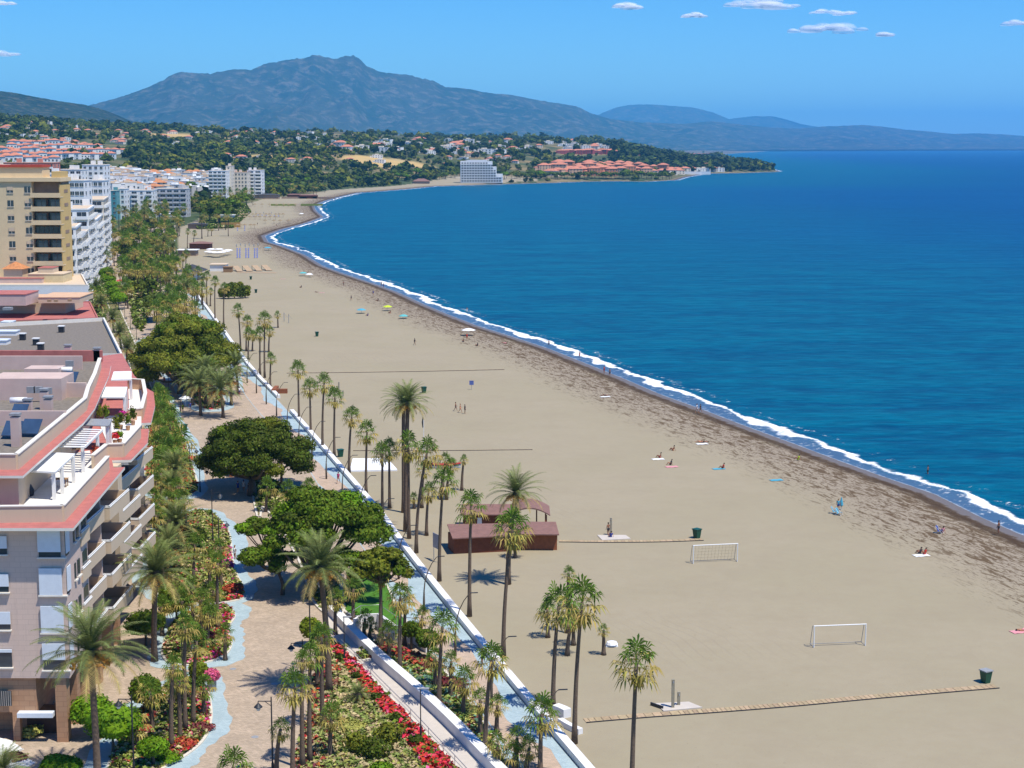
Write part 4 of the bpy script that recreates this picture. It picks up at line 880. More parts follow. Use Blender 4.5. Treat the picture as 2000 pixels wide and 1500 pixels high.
def on(o, x0, y0, z, w, d, h, m, name, cap=None):
    X, Y, _ = at(x0, y0, z); c = MB().box(0, w, 0, d, 0, h).build(name, M[m] if isinstance(m, str) else m, o, loc=(X-o.location.x, Y-o.location.y, z-o.location.z))
    if cap: MB().box(-.1, w+.1, -.1, d+.1, h, h+.15).build('cap', M[cap], c)
    return c
for x0, y0 in ((114,650),(64,675),(73,685),(38,665)): on(b2, x0, y0, 16.8, .9, .9, 1.1, 'dark', 'chimney', 'white')
for x0, y0, w in ((-20,656,4.6),(-20,674,2.8),(2,637,2.0)): on(b2, x0, y0, 16.8, w, 2.4, .7, 'white', 'skylight', 'shutter')
# ---- stepped pink and cream building
b3, _, _ = px_block('apartment_building', 'stepped cream and pink roofed building between the grey roof and the yellow tower', [(-60,628),(192,620),(176,588),(-60,596)], 15.5, 'cream', 'pinkroof', .25, capm='pinkroof')
on(b3, -30, 612, 15.3, 17.0, 14, 2.6, 'cream', 'upper_storey', 'peach'); on(b3, -30, 597, 17.9, 8.4, 9, 2.2, 'pinkwall', 'upper_storey', 'pinkroof'); on(b3, 75, 592, 17.9, 8.5, 11, 1.1, 'cream', 'upper_storey', 'peach')
for x0, y0 in ((92,590),(105,590),(132,589)): on(b3, x0, y0, 19.1, .7, .7, .5, 'tan', 'chimney')
on(b3, 5, 606, 18.0, 1.6, 1.6, .5, 'grey', 'skylight')
b3b, _, _ = px_block('apartment_building', 'white and cream penthouse block with a small orange tiled turret', [(-60,556),(172,556),(160,534),(-60,538)], 17.5, 'white', 'cream', .4)
on(b3b, 55, 552, 17.1, 8.6, 8, 2.0, mat('pale_yellow', (0.64, 0.52, 0.30), .85, .08, 1), 'roof_shed', 'cream'); on(b3b, 75, 543, 18, 3.6, 5, 2.4, 'cream', 'roof_shed', 'pinkroof')
t_ = on(b3b, 8, 549, 17.1, 4.6, 4.6, 3.0, 'cream', 'turret'); MB().hip(0, 4.6, 0, 4.6, 3.0, 1.7, .5).build('turret_roof', M['tile'], t_)
on(b3b, -30, 562, 16, 14, 2.5, 2.2, 'pinkwall', 'upper_storey', 'pinkroof')

# ---- facade block with windows and balconies as parts; front faces the camera
WINM = {}
def cached(key, fn, m):
    if key not in WINM:
        b = fn(); me = bpy.data.meshes.new(key[0]); me.from_pydata([tuple(v) for v in b.V], [], b.F)
        for mm_ in (m if isinstance(m, list) else [m]): me.materials.append(mm_)
        me.polygons.foreach_set('material_index', b.M); WINM[key] = me
    return WINM[key]
def put(name, me, parent, loc, rz=0):
    o = bpy.data.objects.new(name, me); COL.objects.link(o); o.parent = parent; o.location = loc; o.rotation_euler = (0, 0, rz); return o
def win_me(w, h): return cached(('window', w, h), lambda: MB().box(-w/2, w/2, -.08, .05, 0, h, 0).box(-w/2-.08, w/2+.08, -.16, .03, -.14, -.03, 1).box(-.04, .04, -.11, -.081, .02, h-.02, 1), [M['glass'], M['cap']])
def balc_me(w, d, m): return cached(('balcony', w, d, m), lambda: MB().box(-w/2, w/2, -d, 0, 0, .22).box(-w/2, w/2, -d, -d+.12, .22, 1.1).box(-w/2, -w/2+.12, -d+.12, 0, .22, 1.1).box(w/2-.12, w/2, -d+.12, 0, .22, 1.1), M[m])
def block(label, x, y, w, d, h, rz, wall, roof='cream', floors=5, cols=4, style='window', side_cols=2, z0=0, balc='white', roofkind='flat', group=None, name='apartment_building', seed=1, fh=None, ww=1.5, side_balc=False):
    o = thing(name, label, 'building', (x, y, z0), rz, group); rnd = rng(seed)
    MB().box(-w/2, w/2, 0, d, -2, h).build('wall', M[wall], o)
    if roofkind == 'flat': 
        b = MB().box(-w/2-.2, w/2+.2, -.2, d+.2, h, h+.45, 0); b.box(-w/2+.3, w/2-.3, .3, d-.3, h+.451, h+.46, 1)
        for _ in range(2 if w > 8 else 1): a = rnd.uniform(-w/2+1, w/2-3.4); c = rnd.uniform(1, max(1.1, d-4)); b.box(a, a+2.4, c, c+2.6, h+.47, h+2.6, 0)
        b.build('roof', [M[wall], M[roof]], o)
    else: MB().hip(-w/2, w/2, 0, d, h, min(w, d)*.28, .5).build('roof', M[roof], o)
    fh = fh or h/floors
    for f in range(floors):
        for c in range(cols):
            cx = -w/2+(c+.5)*w/cols; z = f*fh+.25
            if style == 'window' or (style == 'mixed' and c % 2 == 0): put('window', win_me(ww, 1.4), o, (cx, 0, z+.8))
            else:
                bw = w/cols*.9; put('window', win_me(round(bw*.75, 1), 2.1), o, (cx, 0, z+.15)); put('balcony', balc_me(round(bw, 1), 1.3, balc), o, (cx, -.01, z-.2))
        for c in range(side_cols):
            put('window', win_me(ww, 1.4), o, (w/2, (c+.5)*d/side_cols, f*fh+1.05), math.pi/2)
            if side_balc and (c+seed) % 3: put('balcony', balc_me(round(d/side_cols*.85, 1), 1.3, balc), o, (w/2+.01, (c+.5)*d/side_cols, f*fh+.05), math.pi/2)
    return o
# yellow tower
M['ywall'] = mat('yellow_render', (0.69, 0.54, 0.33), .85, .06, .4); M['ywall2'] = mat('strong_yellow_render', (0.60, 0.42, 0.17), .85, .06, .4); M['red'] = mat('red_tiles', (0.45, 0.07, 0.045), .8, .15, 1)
ty = thing('apartment_tower', 'tall yellow apartment tower at the left edge with recessed balconies', 'building', (-119.5, 400, 0))
def tx(px, y=400): return (px-1000)/F*(y*CP+12*SP)+119.5
MB().box(-28, tx(62), 0, 9, 0, 41.3).build('wall', M['ywall'], ty)
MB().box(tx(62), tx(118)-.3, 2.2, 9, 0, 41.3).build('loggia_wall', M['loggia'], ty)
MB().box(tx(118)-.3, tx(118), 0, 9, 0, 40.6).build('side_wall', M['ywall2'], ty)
MB().box(-28.4, tx(118)+.3, -.4, 9.3, 41.3, 42.3).build('roof', M['ywall'], ty)
MB().box(-28, tx(80), 2, 8.5, 42.3, 44.8).build('penthouse', M['ywall'], ty); MB().box(-28.4, tx(82), 1.6, 8.9, 44.8, 45.4).build('penthouse_roof', M['red'], ty)
MB().box(tx(100), tx(117), 1, 8, 42.3, 43.8).build('stair_house', M['ywall2'], ty)
for i in range(12):
    z = 41.3-3.38*(i+1)-.55
    for wx_ in (20, 54): 
        w_ = put('window', win_me(1.5, 1.5), ty, (tx(wx_), 0, z+1.2)); 
        if (i*7+wx_) % 3: put('shutter', cached(('shutter', i % 3), lambda: MB().box(-.75, .75, -.14, -.085, .6+.2*(i % 3), 1.5), M['cream']), w_, (0, 0, 0))
    b = MB().box(tx(60), tx(118.5), -.5, 2.2, z, z+.25).box(tx(60), tx(118.5), -.5, -.35, z+.25, z+1.15).build('balcony', M['ywall'], ty)
    if i: put('glazing', cached(('glazing', i), lambda: (lambda q: [q.box(tx(63)+k*1.15, tx(63)+k*1.15+(1.05), -.2+(1.6 if (k*i) % 3 == 0 else 0), -.12+(1.6 if (k*i) % 3 == 0 else 0), z+1.15, z+2.9) for k in range(6)] and q)(MB()), M['glass']), ty, (0, 0, 0))
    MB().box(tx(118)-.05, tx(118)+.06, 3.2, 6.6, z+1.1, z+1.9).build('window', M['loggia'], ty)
M['creamw'] = mat('warm_white_render', (0.68, 0.61, 0.50), .85, .06, .3)
# white balcony blocks of the avenue, behind the tower
WB = [(150,455,10,22,27,'white balcony block directly behind the yellow tower','white'),(162,488,9,30,23,'cream flecked balcony block, second behind the yellow tower','creamw'),(176,535,9,34,29,'pale block with stacked white balconies, third behind the tower','white'),(190,590,10,40,23,'narrow white block, fourth of the avenue facades','white'),(206,660,11,44,28,'last white block of the avenue facades','creamw')]
for i, (pr_, yy, w, d, h, lb, wm) in enumerate(WB):
    block(lb, (pr_-1000)/F*yy-w/2, yy, w, d, h, .2, wm, 'cream', int(h/3), 2, 'balcony', 9, balc='white', group='white blocks along the avenue', seed=i, ww=1.9, side_balc=True)
def at_d(px, d): return (px-1000)/F*d, d
def vis_h(py, d): return CH+(YH-py)/F*d     # height of a point seen at row py at distance d
def far_block(px0, px1, pyt, d, depth, label, wall, **kw):
    x0, _ = at_d(px0, d); x1, _ = at_d(px1, d); z0 = gz((x0+x1)/2, d); h = vis_h(pyt, d)-z0
    return block(label, (x0+x1)/2, d, x1-x0, depth, h, 0, wall, z0=z0, floors=max(2, int(h/3.1)), **kw)
M['rosew'] = mat('rose_block', (0.55, 0.22, 0.17), .85, .1, .3); M['greyw'] = mat('pale_grey_render', (0.50, 0.50, 0.50), .85, .06, .3); M['tealg'] = mat('teal_glass', (0.10, 0.30, 0.33), .4, .1, .3)
FB = [(214,232,372,1090,14,'teal glazed block end wall facing the avenue','tealg',dict(cols=2, side_cols=0)),(232,248,368,1100,14,'plain white block next to the teal wall','white',dict(cols=2)),
 (246,302,371,1120,16,'white modern block with three dark balcony rows','white',dict(cols=4, style='mixed')),(303,368,368,1140,14,'pale grey slab block with continuous balconies','greyw',dict(cols=5, style='balcony', balc='greyw')),
 (168,210,322,950,14,'white stepped block left of the dark trees','white',dict(cols=4)),(120,166,331,930,14,'white block between the rose block and the stepped block','white',dict(cols=4, style='balcony')),
 (14,112,318,900,14,'long rose and white apartment block with balconies','rosew',dict(cols=8, style='mixed')),(-20,14,322,880,14,'cream block at the left edge beyond the tower','creamw',dict(cols=3)),
 (412,446,333,1480,20,'pale blue and white balcony block of the far apartments','white',dict(cols=4, style='balcony', ww=1.8)),(446,456,324,1500,18,'narrow cream stair block of the far apartments','creamw',dict(cols=1)),
 (456,487,336,1520,18,'cream far apartments with a terracotta roof','creamw',dict(cols=5, roof='tile')),(487,515,332,1540,18,'white far apartment end block with five balcony rows','white',dict(cols=2, style='balcony', ww=2.2)),
 (124,170,352,640,12,'low white terrace block beneath the stepped block','white',dict(cols=5)),(88,124,340,700,12,'white roof terrace block above the tower shoulder','white',dict(cols=4)),(170,206,352,720,12,'white block with small roof terraces above the avenue','white',dict(cols=4))]
for i, (a, b, c, d, e, lb, wm, kw) in enumerate(FB):
    kw = dict(kw); kw.setdefault('side_cols', 2); kw.setdefault('roof', 'cream'); far_block(a, b, c, d, e, lb, wm, seed=20+i, group='apartment blocks of the town', **kw)
# hotel on the shore, stepped
ht = thing('beach_hotel', 'white stepped hotel standing alone on the far shore', 'hotel', (at_d(935, 2170)[0], 2170, 0)); hx0 = at_d(935, 2170)[0]
def hx_(px): return at_d(px, 2170)[0]-hx0
tops = [(900,912,314),(912,952,312),(952,962,314.5),(962,970,325),(970,982,339)]
for i, (a, b, c) in enumerate(tops): MB().box(hx_(a), hx_(b)-.01, 0, 16, 0, vis_h(c, 2170)-gz(hx0, 2170)).build('wall', M['white'], ht)
ht.location.z = gz(hx0, 2175)
for f in range(8):
    z = 2.2+f*3.4
    for k in range(15):
        px_ = 904+k*5.2; top = next((c for a, b, c in tops if a <= px_ < b), 400)
        if z+3.5 < vis_h(top, 2170)-ht.location.z: put('window', win_me(2.3, 1.7), ht, (hx_(px_), 0, z))
    tp = [b for a, b, c in tops if z+3.2 < vis_h(c, 2170)-ht.location.z]
    if tp: MB().box(hx_(901), hx_(max(tp))-.3, -1.2, -.2, z-1.0, z-.2).build('balcony', M['white'], ht)

# ---------------------------------------------------------------- small houses, villas: prototypes then copies
def house_proto(w, d, h, wall, roof, kind, nw, wing=0, nm='villa'):
    o = thing(nm, '', 'house'); b = MB().box(-w/2, w/2, -d/2, d/2, -3, h)
    if wing: b.box(-w/2-wing, -w/2+.01, -d/2+1.2, d/2-.5, -3, h*.62)
    b.build('wall', M[wall], o)
    if kind == 'flat': MB().box(-w/2-.15, w/2+.15, -d/2-.15, d/2+.15, h, h+.4).box(-w/4, w/8, -d/6, d/4, h+.4, h+2).build('roof', M[roof], o)
    else:
        r = MB().hip(-w/2, w/2, -d/2, d/2, h, min(w, d)*.24, .5, 0, kind == 'gable')
        if wing: r.hip(-w/2-wing, -w/2, -d/2+1.2, d/2-.5, h*.62, 1.3, .3)
        r.build('roof', M[roof], o)
    fl = 1 if h < 4.5 else (2 if h < 8 else 3)
    for f in range(fl):
        for k in range(nw): put('window', win_me(1.6, 1.5), o, (-w/2+(k+.5)*w/nw, -d/2, .9+f*3.0))
    return o
M['terra'] = mat('terracotta_roof', (0.52, 0.20, 0.12), .85, .25, .6); M['orangew'] = mat('orange_render', (0.50, 0.21, 0.10), .85, .15, .3); M['redw'] = mat('dark_red_render', (0.33, 0.06, 0.055), .85, .15, .3)
HP = {'terrace': house_proto(11, 9, 7.5, 'white', 'terra', 'hip', 3, 0, 'terraced_house'), 'terrace2': house_proto(9, 8, 6.6, 'white', 'terra', 'gable', 2, 3, 'terraced_house'), 'villa': house_proto(18, 12, 6.5, 'creamw', 'terra', 'hip', 3, 6), 'villaw': house_proto(20, 11, 6.5, 'white', 'creamw', 'flat', 4, 5),
      'orange': house_proto(16, 12, 10, 'orangew', 'terra', 'hip', 4, 5, 'seaside_house'), 'peach': house_proto(18, 13, 9, 'peach', 'terra', 'hip', 4, 6, 'seaside_house'), 'redh': house_proto(24, 12, 9, 'redw', 'terra', 'hip', 5, 5, 'terraced_house'), 'town': house_proto(13, 12, 11, 'white', 'cream', 'flat', 3, 0, 'town_house'), 'town2': house_proto(14, 11, 8.5, 'creamw', 'tile', 'hip', 3, 0, 'town_house'), 'town3': house_proto(12, 12, 9.5, 'greyw', 'white', 'flat', 3, 0, 'town_house')}
HUSED = set()
def place_houses(spots, label_fn, group, per=7):
    for (it, r, i) in ranked(spots, None, per):
        x, y, z, kind, sc, rz = it; p = HP[kind]; lb = label_fn(kind, r, i)
        if kind not in HUSED: HUSED.add(kind); o = p; o.location = (x, y, z); o.rotation_euler = (0, 0, rz); o.scale = (sc, sc, sc); o['label'] = lb; o['group'] = group
        else: copy_tree(p, (x, y, z), rz, sc, lb, group)
def pxspots(lst, kinds, seed, jit=3, sc=(.85, 1.15), maxd=9000, dz=0):
    rnd = rng(seed); out = []
    for px_, py_ in lst:
        h_ = hit(px_+rnd.uniform(-jit, jit), py_+rnd.uniform(-jit*.3, jit*.3))
        if h_ is None or math.hypot(h_[0], h_[1]) > maxd: continue
        if signed([h_[:2]])[0] < 12: continue
        out.append((h_[0], h_[1], h_[2], rnd.choice(kinds), rnd.uniform(*sc), rnd.uniform(-.5, .5)))
    return out
KN = {'terrace': 'white house with terracotta hip roof', 'terrace2': 'white gabled house with red roof', 'villa': 'cream villa with terracotta roof', 'villaw': 'flat roofed white villa', 'orange': 'orange house with red roof', 'peach': 'peach coloured villa', 'redh': 'dark red terraced house', 'town': 'white flat roofed town house', 'town2': 'cream town house with tiled roof', 'town3': 'pale grey town house'}
hill_rows = [(x, 283+abs(x-100)*.05) for x in range(28, 130, 13)]+[(x, 292) for x in range(24, 190, 15)]+[(x, 301) for x in range(2, 250, 16)]+[(x, 311) for x in range(-6, 230, 17)]+[(x, 320) for x in range(-4, 110, 18)]
S_h = pxspots(hill_rows, ['terrace', 'terrace', 'terrace2'], 3, 2, (1.0, 1.25)); S_h = [(a, b, c-1.2, *d) for a, b, c, *d in S_h]
place_houses(S_h, lambda k, r, i: '%s, left hill, %s from left, %s row up' % (KN[k], ordn(i), ordn(r)), 'red roofed houses on the hill at left', 9)
tw = [(x, y+16) for y in (332, 338, 344, 351, 358, 366) for x in range(205+(y % 3)*5, 430, 14)]+[(x, y+14) for y in (345, 356) for x in range(-10, 210, 19)]
S_t = pxspots(tw, ['town', 'town2', 'town3', 'town'], 4, 4, (.8, 1.1))
place_houses(S_t, lambda k, r, i: '%s, low town, %s from left, %s row' % (KN[k], ordn(i), ordn(r)), 'low town houses', 10)
rnd = rng(8)
vl = [(rnd.uniform(0, 640), rnd.uniform(240, 284)) for _ in range(90)]+[(rnd.uniform(400, 1010), rnd.uniform(270, 322)) for _ in range(50)]
S_v = [s for s in pxspots(vl, ['villa', 'villaw', 'villa'], 5, 2, (.8, 1.15), 5200)]
for q_ in range(len(S_v)): S_v[q_] = S_v[q_][:4]+(S_v[q_][4]*.72,)+S_v[q_][5:]
place_houses(S_v, lambda k, r, i: '%s among trees, %s from left, %s tier up' % (KN[k], ordn(i), ordn(r)), 'villas scattered over the green hills', 8)
hl = [(x, y) for y, a, b, st in ((343, 1075, 1200, 17), (340, 1180, 1330, 16), (335, 1060, 1300, 18), (330, 1090, 1260, 20)) for x in range(a, b, st)]
S_o = pxspots(hl, ['orange', 'orange', 'peach', 'villa'], 6, 3, (.9, 1.25))
place_houses(S_o, lambda k, r, i: '%s, far headland, %s from left, %s row' % (KN[k], ordn(i), ordn(r)), 'orange and peach houses of the headland', 9)
S_w = pxspots([(x, y) for y in (336, 331.5) for x in range(1312, 1410, 13)], ['villaw', 'peach', 'villa'], 7, 3, (.9, 1.2))
place_houses(S_w, lambda k, r, i: '%s near the headland tip, %s from left, %s row' % (KN[k], ordn(i), ordn(r)), 'beach villas near the headland tip', 8)
S_r = pxspots([(x, 300) for x in range(1095, 1200, 8)]+[(x, 302) for x in range(1240, 1400, 9)]+[(x, 297.5) for x in range(1235, 1330, 9)], ['redh'], 9, 2, (.62, .85), 12000)
place_houses(S_r, lambda k, r, i: '%s, distant plain, %s from left, %s row' % (KN[k], ordn(i), ordn(r)), 'dark red houses of the distant plain', 9)
rnd = rng(12)
S_s = pxspots([(rnd.uniform(660, 1320), rnd.uniform(278, 300)) for _ in range(95)], ['villaw', 'villaw', 'villa'], 10, 2, (.7, 1.2), 14000)
place_houses(S_s, lambda k, r, i: '%s, distant settlement, %s from left, %s row' % (KN[k], ordn(i), ordn(r)), 'distant white settlement', 10)
for k in HP:
    if k not in HUSED:
        for ch in list(HP[k].children): bpy.data.objects.remove(ch)
        bpy.data.objects.remove(HP[k])

# ================================================================ trees and palms near the camera
BP = 'tall fan palms standing on the sand'
for a in [(584,820,582,722,1.75,'fan palm beside the wall gap, first tall one of the line on the sand',0),(607,846,605,758,1.7,'fan palm behind the slightly taller neighbour, second of the line on the sand',1),
 (630,876,633,748,1.75,'tall straight fan palm, third of the line on the sand',2),(653,893,654,776,1.7,'fan palm beside the small green bin, fourth of the line on the sand',0),
 (682,923,687,814,1.65,'fan palm in front of the left end of the white canvas',1),(715,966,717,844,1.75,'fan palm whose trunk crosses the white canvas',2),
 (747,1018,747,884,1.55,'left palm of the touching pair right of the white canvas',0),(761,993,760,878,1.55,'right palm of the touching pair right of the white canvas',1),
 (799,1052,798,872,1.9,'shaggy fan palm in front of the twin date palms',3),(813,1080,834,884,1.85,'leaning fan palm beside the promenade lamp',1),
 (824,992,828,918,1.2,'short fan palm behind the leaning one',3),(833,1046,837,962,1.3,'fan palm with a brown skirt left of the information board',3),
 (858,1135,866,942,1.75,'fan palm whose trunk hides the information board',0),(902,958,906,898,.75,'thin isolated fan palm right of the rowing boat',3),
 (809,993,808,972,.8,'tiny fan palm on the sand by the date palm trunks',0),(917,1204,920,988,1.75,'slender fan palm in front of the left half of the brown kiosk',2),
 (983,1283,1001,1034,2.0,'leaning fan palm in front of the middle of the brown kiosk',1),(1006,1089,1007,1052,1.3,'short palm hidden against the kiosk wall',3),
 (862,976,870,900,1.25,'left of two leaning palms in front of the rowing boat',3),(872,976,881,910,1.2,'right of two leaning palms in front of the rowing boat',2),
 (1080,1386,1091,1184,1.95,'left tall fan palm of the cluster in front of the empty sand',0),(1122,1452,1137,1176,2.05,'right tall fan palm of the cluster in front of the empty sand',1),
 (1070,1245,1069,1190,1.1,'short palm with dry fronds at the left of the palm cluster',3),(1107,1236,1111,1120,.8,'thin bare looking palm rising behind the cluster',2),
 (1108,1280,1119,1208,1.25,'short leaning palm with dry golden fronds inside the cluster',3),(1120,1260,1120,1204,1.1,'short stout palm behind the leaning one of the cluster',3),
 (1179,1279,1179,1231,.65,'tiny palm alone beside the white sack',3)]:
    palm_px('fan', *a[:4], a[4]*.82, a[5], var=a[6], group=BP)
x, y, _ = at(1243, 1296, 12.6); palm('fan', x-.25, y, 12.6, (.25, 0), 1.45, 1.1, 'fan palm at the bottom right of the palm cluster, trunk leaving the bottom edge', BP, 1)
for a in [(517,738,517,624,1.6,'tallest fan palm of the beach clump beyond the wall'),(508,732,508,652,1.45,'fan palm second from the left trunk of the beach clump'),(525,688,527,647,1.2,'short fan palm on the right of the beach clump'),
 (543,640,542,615,.95,'small lone fan palm left of the volleyball posts'),(528,756,529,700,1.1,'short fan palm right in front of the beach clump'),(470,686,465,606,1.5,'fan palm standing left of the beach clump'),
 (481,686,483,628,1.4,'fan palm at the left of the beach clump, behind'),(485,702,486,652,1.3,'fan palm at the left of the beach clump, in front'),(493,686,495,656,1.1,'smallest palm inside the beach clump'),
 (437,637,438,562,1.3,'slim fan palm in front of the dark beach shrubs'),(420,626,420,549,1.3,'slim fan palm left of the dark beach shrubs'),(411,598,412,569,1.0,'short fan palm two to the left of the shrubs'),
 (404,596,404,538,1.3,'fan palm with long thin trunk, third left of the shrubs'),(394,596,395,541,1.2,'fan palm, fourth left of the shrubs'),(387,590,387,528,1.3,'fan palm, fifth left of the shrubs, nearest the walk'),
 (363,544,364,495,1.4,'fan palm in front of the beach bar roof'),(357,540,358,503,1.3,'fan palm beside the white corner of the beach bar'),(340,480,339,450,1.3,'fan palm at the street end beside the parking'),
 (366,485,367,452,1.3,'left fan palm of the pair by the brown hut'),(378,485,380,455,1.3,'right fan palm of the pair by the brown hut'),(336,500,335,484,1.3,'fan palm left of the pale awning'),(406,462,407,447,1.1,'left of two small palms on the far sand'),(413,461,414,447,1.1,'right of two small palms on the far sand')]:
    palm_px('fan', *a[:4], a[4]*.95, a[5], var=int(a[0]) % 4, group='fan palms further along the beach')
for a in [(789,1001,788,788,1.0,'left one of the twin date palms on the sand'),(793,1038,797,786,1.0,'right one of the twin date palms on the sand'),(992,1141,1008,962,1.03,'big date palm behind the brown kiosk front, feathery star crown'),
 (302,1292,305,1118,1.2,'date palm with a thick boot in front of the clipped trees by the building'),(335,1078,345,1022,1.15,'bushy date palm in the long bed, nearer one'),(338,1020,336,952,.95,'date palm in the long bed, further one'),
 (643,1356,625,1108,1.2,'big date palm with orange fruit in front of the coral tree'),(402,790,400,726,1.25,'date palm beyond the dark spreading tree, left of the group'),(465,770,460,716,1.2,'pale date palm beyond the dark spreading tree, right end of the group'),
 (392,812,388,752,1.25,'date palm beyond the dark spreading tree, lowest left'),(436,816,430,760,1.25,'date palm touching the top of the dark spreading tree'),(248,716,248,680,1.15,'date palm at the corner of the grey roof'),
 (274,752,272,722,1.15,'date palm at the far end of the pink roof'),(190,590,187,560,1.15,'date palm beside the cream penthouse block'),(200,618,196,592,1.15,'date palm beside the stepped pink building'),(222,650,219,622,1.2,'date palm at the near end of the avenue strip'),
 (236,682,233,650,1.2,'date palm beside the grey roof edge'),(308,560,306,520,1.0,'date palm in the avenue beside the beach bar'),(364,610,364,560,1.0,'date palm with a wide crown above the olive tree')]:
    palm_px('date', *a[:6], var=int(a[0]) % 3, group='date palms')
x, y, _ = at(176, 1272, 11.0); palm('date', x+.2, y, 11.0, (-.2, 0), 1.35, .3, 'large date palm with orange fruit in front of the corner of the building', 'date palms', 1)
x, y, _ = at(6, 1500, 2.5); palm('date', x, y, 2.3, (0, 0), .7, .9, 'low date palm at the bottom left corner', 'date palms', 2)
GP = 'fan palms of the gardens'
for a in [(630,1424,628,1244,1.25,'bright fan palm on a thick trunk at the top of the hatched lawn',0),(605,1492,606,1280,1.15,'fan palm with a thin straight trunk, bright green head',2),(572,1535,576,1342,1.5,'fan palm in front of the lowest black lamp',1),
 (591,1502,590,1288,.8,'sparse fan palm between two thicker trunks',2),(540,1516,548,1424,1.0,'small yellowing fan palm right of the lowest lamp post',3),(858,1380,864,1224,1.6,'fan palm in the coloured beds, bright head over the seafront walk',0),
 (948,1472,960,1290,1.55,'fan palm crossing the seafront walk to the white wall',1),(880,1366,881,1292,1.0,'yellow many headed palm above maroon shrubs',3),(938,1440,938,1368,1.15,'yellow palm in the bed near the walk edge',3),
 (970,1430,972,1376,1.0,'short palm in a pot on the walk edge',3),(1055,1512,1058,1394,1.6,'fan palm in front of the beach steps',0),(711,1242,713,1208,1.0,'stubby palm above the ramp wall',3),(722,1248,725,1220,.8,'smaller stubby palm above the ramp wall',3),
 (781,1310,782,1166,1.5,'tall palm by the round clipped shrubs',1),(790,1262,792,1180,1.0,'reddish palm behind the tall one at the lawn corner',3),(820,1262,825,1203,1.1,'short palm on the walk beside the clipped shrubs',3),
 (352,1445,350,1330,.9,'nearly bald palm trunk in the lowest bed, middle',3),(335,1462,338,1300,1.0,'thin palm at the left of the lowest bed',3),(378,1418,384,1252,1.35,'fan palm in the lowest bed nearest the paving',0),(362,1430,362,1222,1.2,'yellow headed palm in the lowest bed',3),
 (392,1240,394,1170,1.2,'fan palm in the middle bed, left trunk',1),(425,1232,425,1100,1.2,'slender palm in the middle bed, right trunk',3),(410,1160,408,1090,1.2,'yellow fan palm in the long bed',3),(432,1150,430,1068,1.0,'thin palm beside the kerb of the long bed',2),
 (308,820,309,760,1.3,'fan palm beside the pink eaves',0),(310,868,310,830,1.2,'fan palm with red blooms beside the pink eaves',1),(345,925,346,888,1.1,'bright fan palm among red shrubs',0),(362,935,362,905,1.0,'small dark palm by the left lantern lamp',2),(328,950,330,905,1.2,'yellowish palm in the bed by the building',3),
 (305,900,305,860,1.2,'tall shrubby palm next to the balcony ends',0),(318,880,322,845,1.2,'light green palm near the eave tip',2),(550,955,550,885,1.5,'fan palm in front of the dark spreading tree, dry skirt',3),(743,1270,745,1128,1.0,'thin date like palm under the feathery tree',2),
 (500,905,498,870,1.3,'yellow palm caught inside the dark spreading tree',1)]:
    palm_px('fan', *a[:4], a[4]*.8, a[5], var=a[6], group=GP)
x, y, _ = at(455, 1496, 2.0); palm('fan', x, y, 1.9, (0,0), 1.3, .4, 'low bright palm at the bottom edge of the paving', GP, 0)
x, y, _ = at(1004, 1462, 2.0)
for i, (dx, dy) in enumerate([(0,0),(1.0,.3),(-1.1,.4),(.2,1.0)]): palm('fan', x+dx, y+dy, 1.6+.3*i, (.25*dx, .1), .85, i, ['middle stem','right stem','left stem','rear stem'][i]+' of the clump of dwarf palms at the walk edge', GP, 3)
x, y, _ = at(700, 1372); 
palm('date', x, y, .7, (0, 0), .42, .4, 'low dark cycad like palm in the hatched lawn', GP, 1)
for a in [(415,800,414,742,1.1,'date palm in the middle of the group beyond the dark spreading tree'),(452,792,450,742,1.1,'date palm second from the right of the group beyond the dark spreading tree'),(376,792,374,740,1.1,'date palm furthest left of the group beyond the dark spreading tree'),(340,985,342,915,1.0,'date palm among the pink blooms beneath the lantern lamps'),(330,1120,330,1068,1.0,'date palm between two clipped trees of the long bed')]:
    palm_px('date', *a[:6], var=int(a[0]) % 3, group='date palms')
for a in [(520,1000,522,950,1.1,'fan palm behind the dark spreading tree, near the bed kerb'),(560,1010,562,955,1.1,'fan palm between the dark spreading tree and the coral tree'),(600,1000,604,950,1.0,'fan palm by the walk edge between the two big trees'),(655,1240,655,1170,1.0,'fan palm at the head of the ramp'),(690,1210,690,1150,1.0,'fan palm at the lawn edge above the ramp'),(760,1290,760,1235,1.0,'fan palm in the red hedge before the white retaining wall'),(905,1400,907,1330,1.1,'fan palm in the maroon shrubs by the walk'),(850,1345,850,1285,.9,'fan palm left of the many headed palm'),(645,1480,647,1400,1.0,'fan palm on the rust border, lowest one'),(620,1340,619,1262,1.0,'fan palm just left of the bright thick one'),(440,1290,440,1235,.8,'low fan palm at the lower tip of the middle bed'),(398,1400,399,1340,.9,'low fan palm beside the round planter')]:
    palm_px('fan', *a[:6], var=int(a[0]) % 4, group=GP)
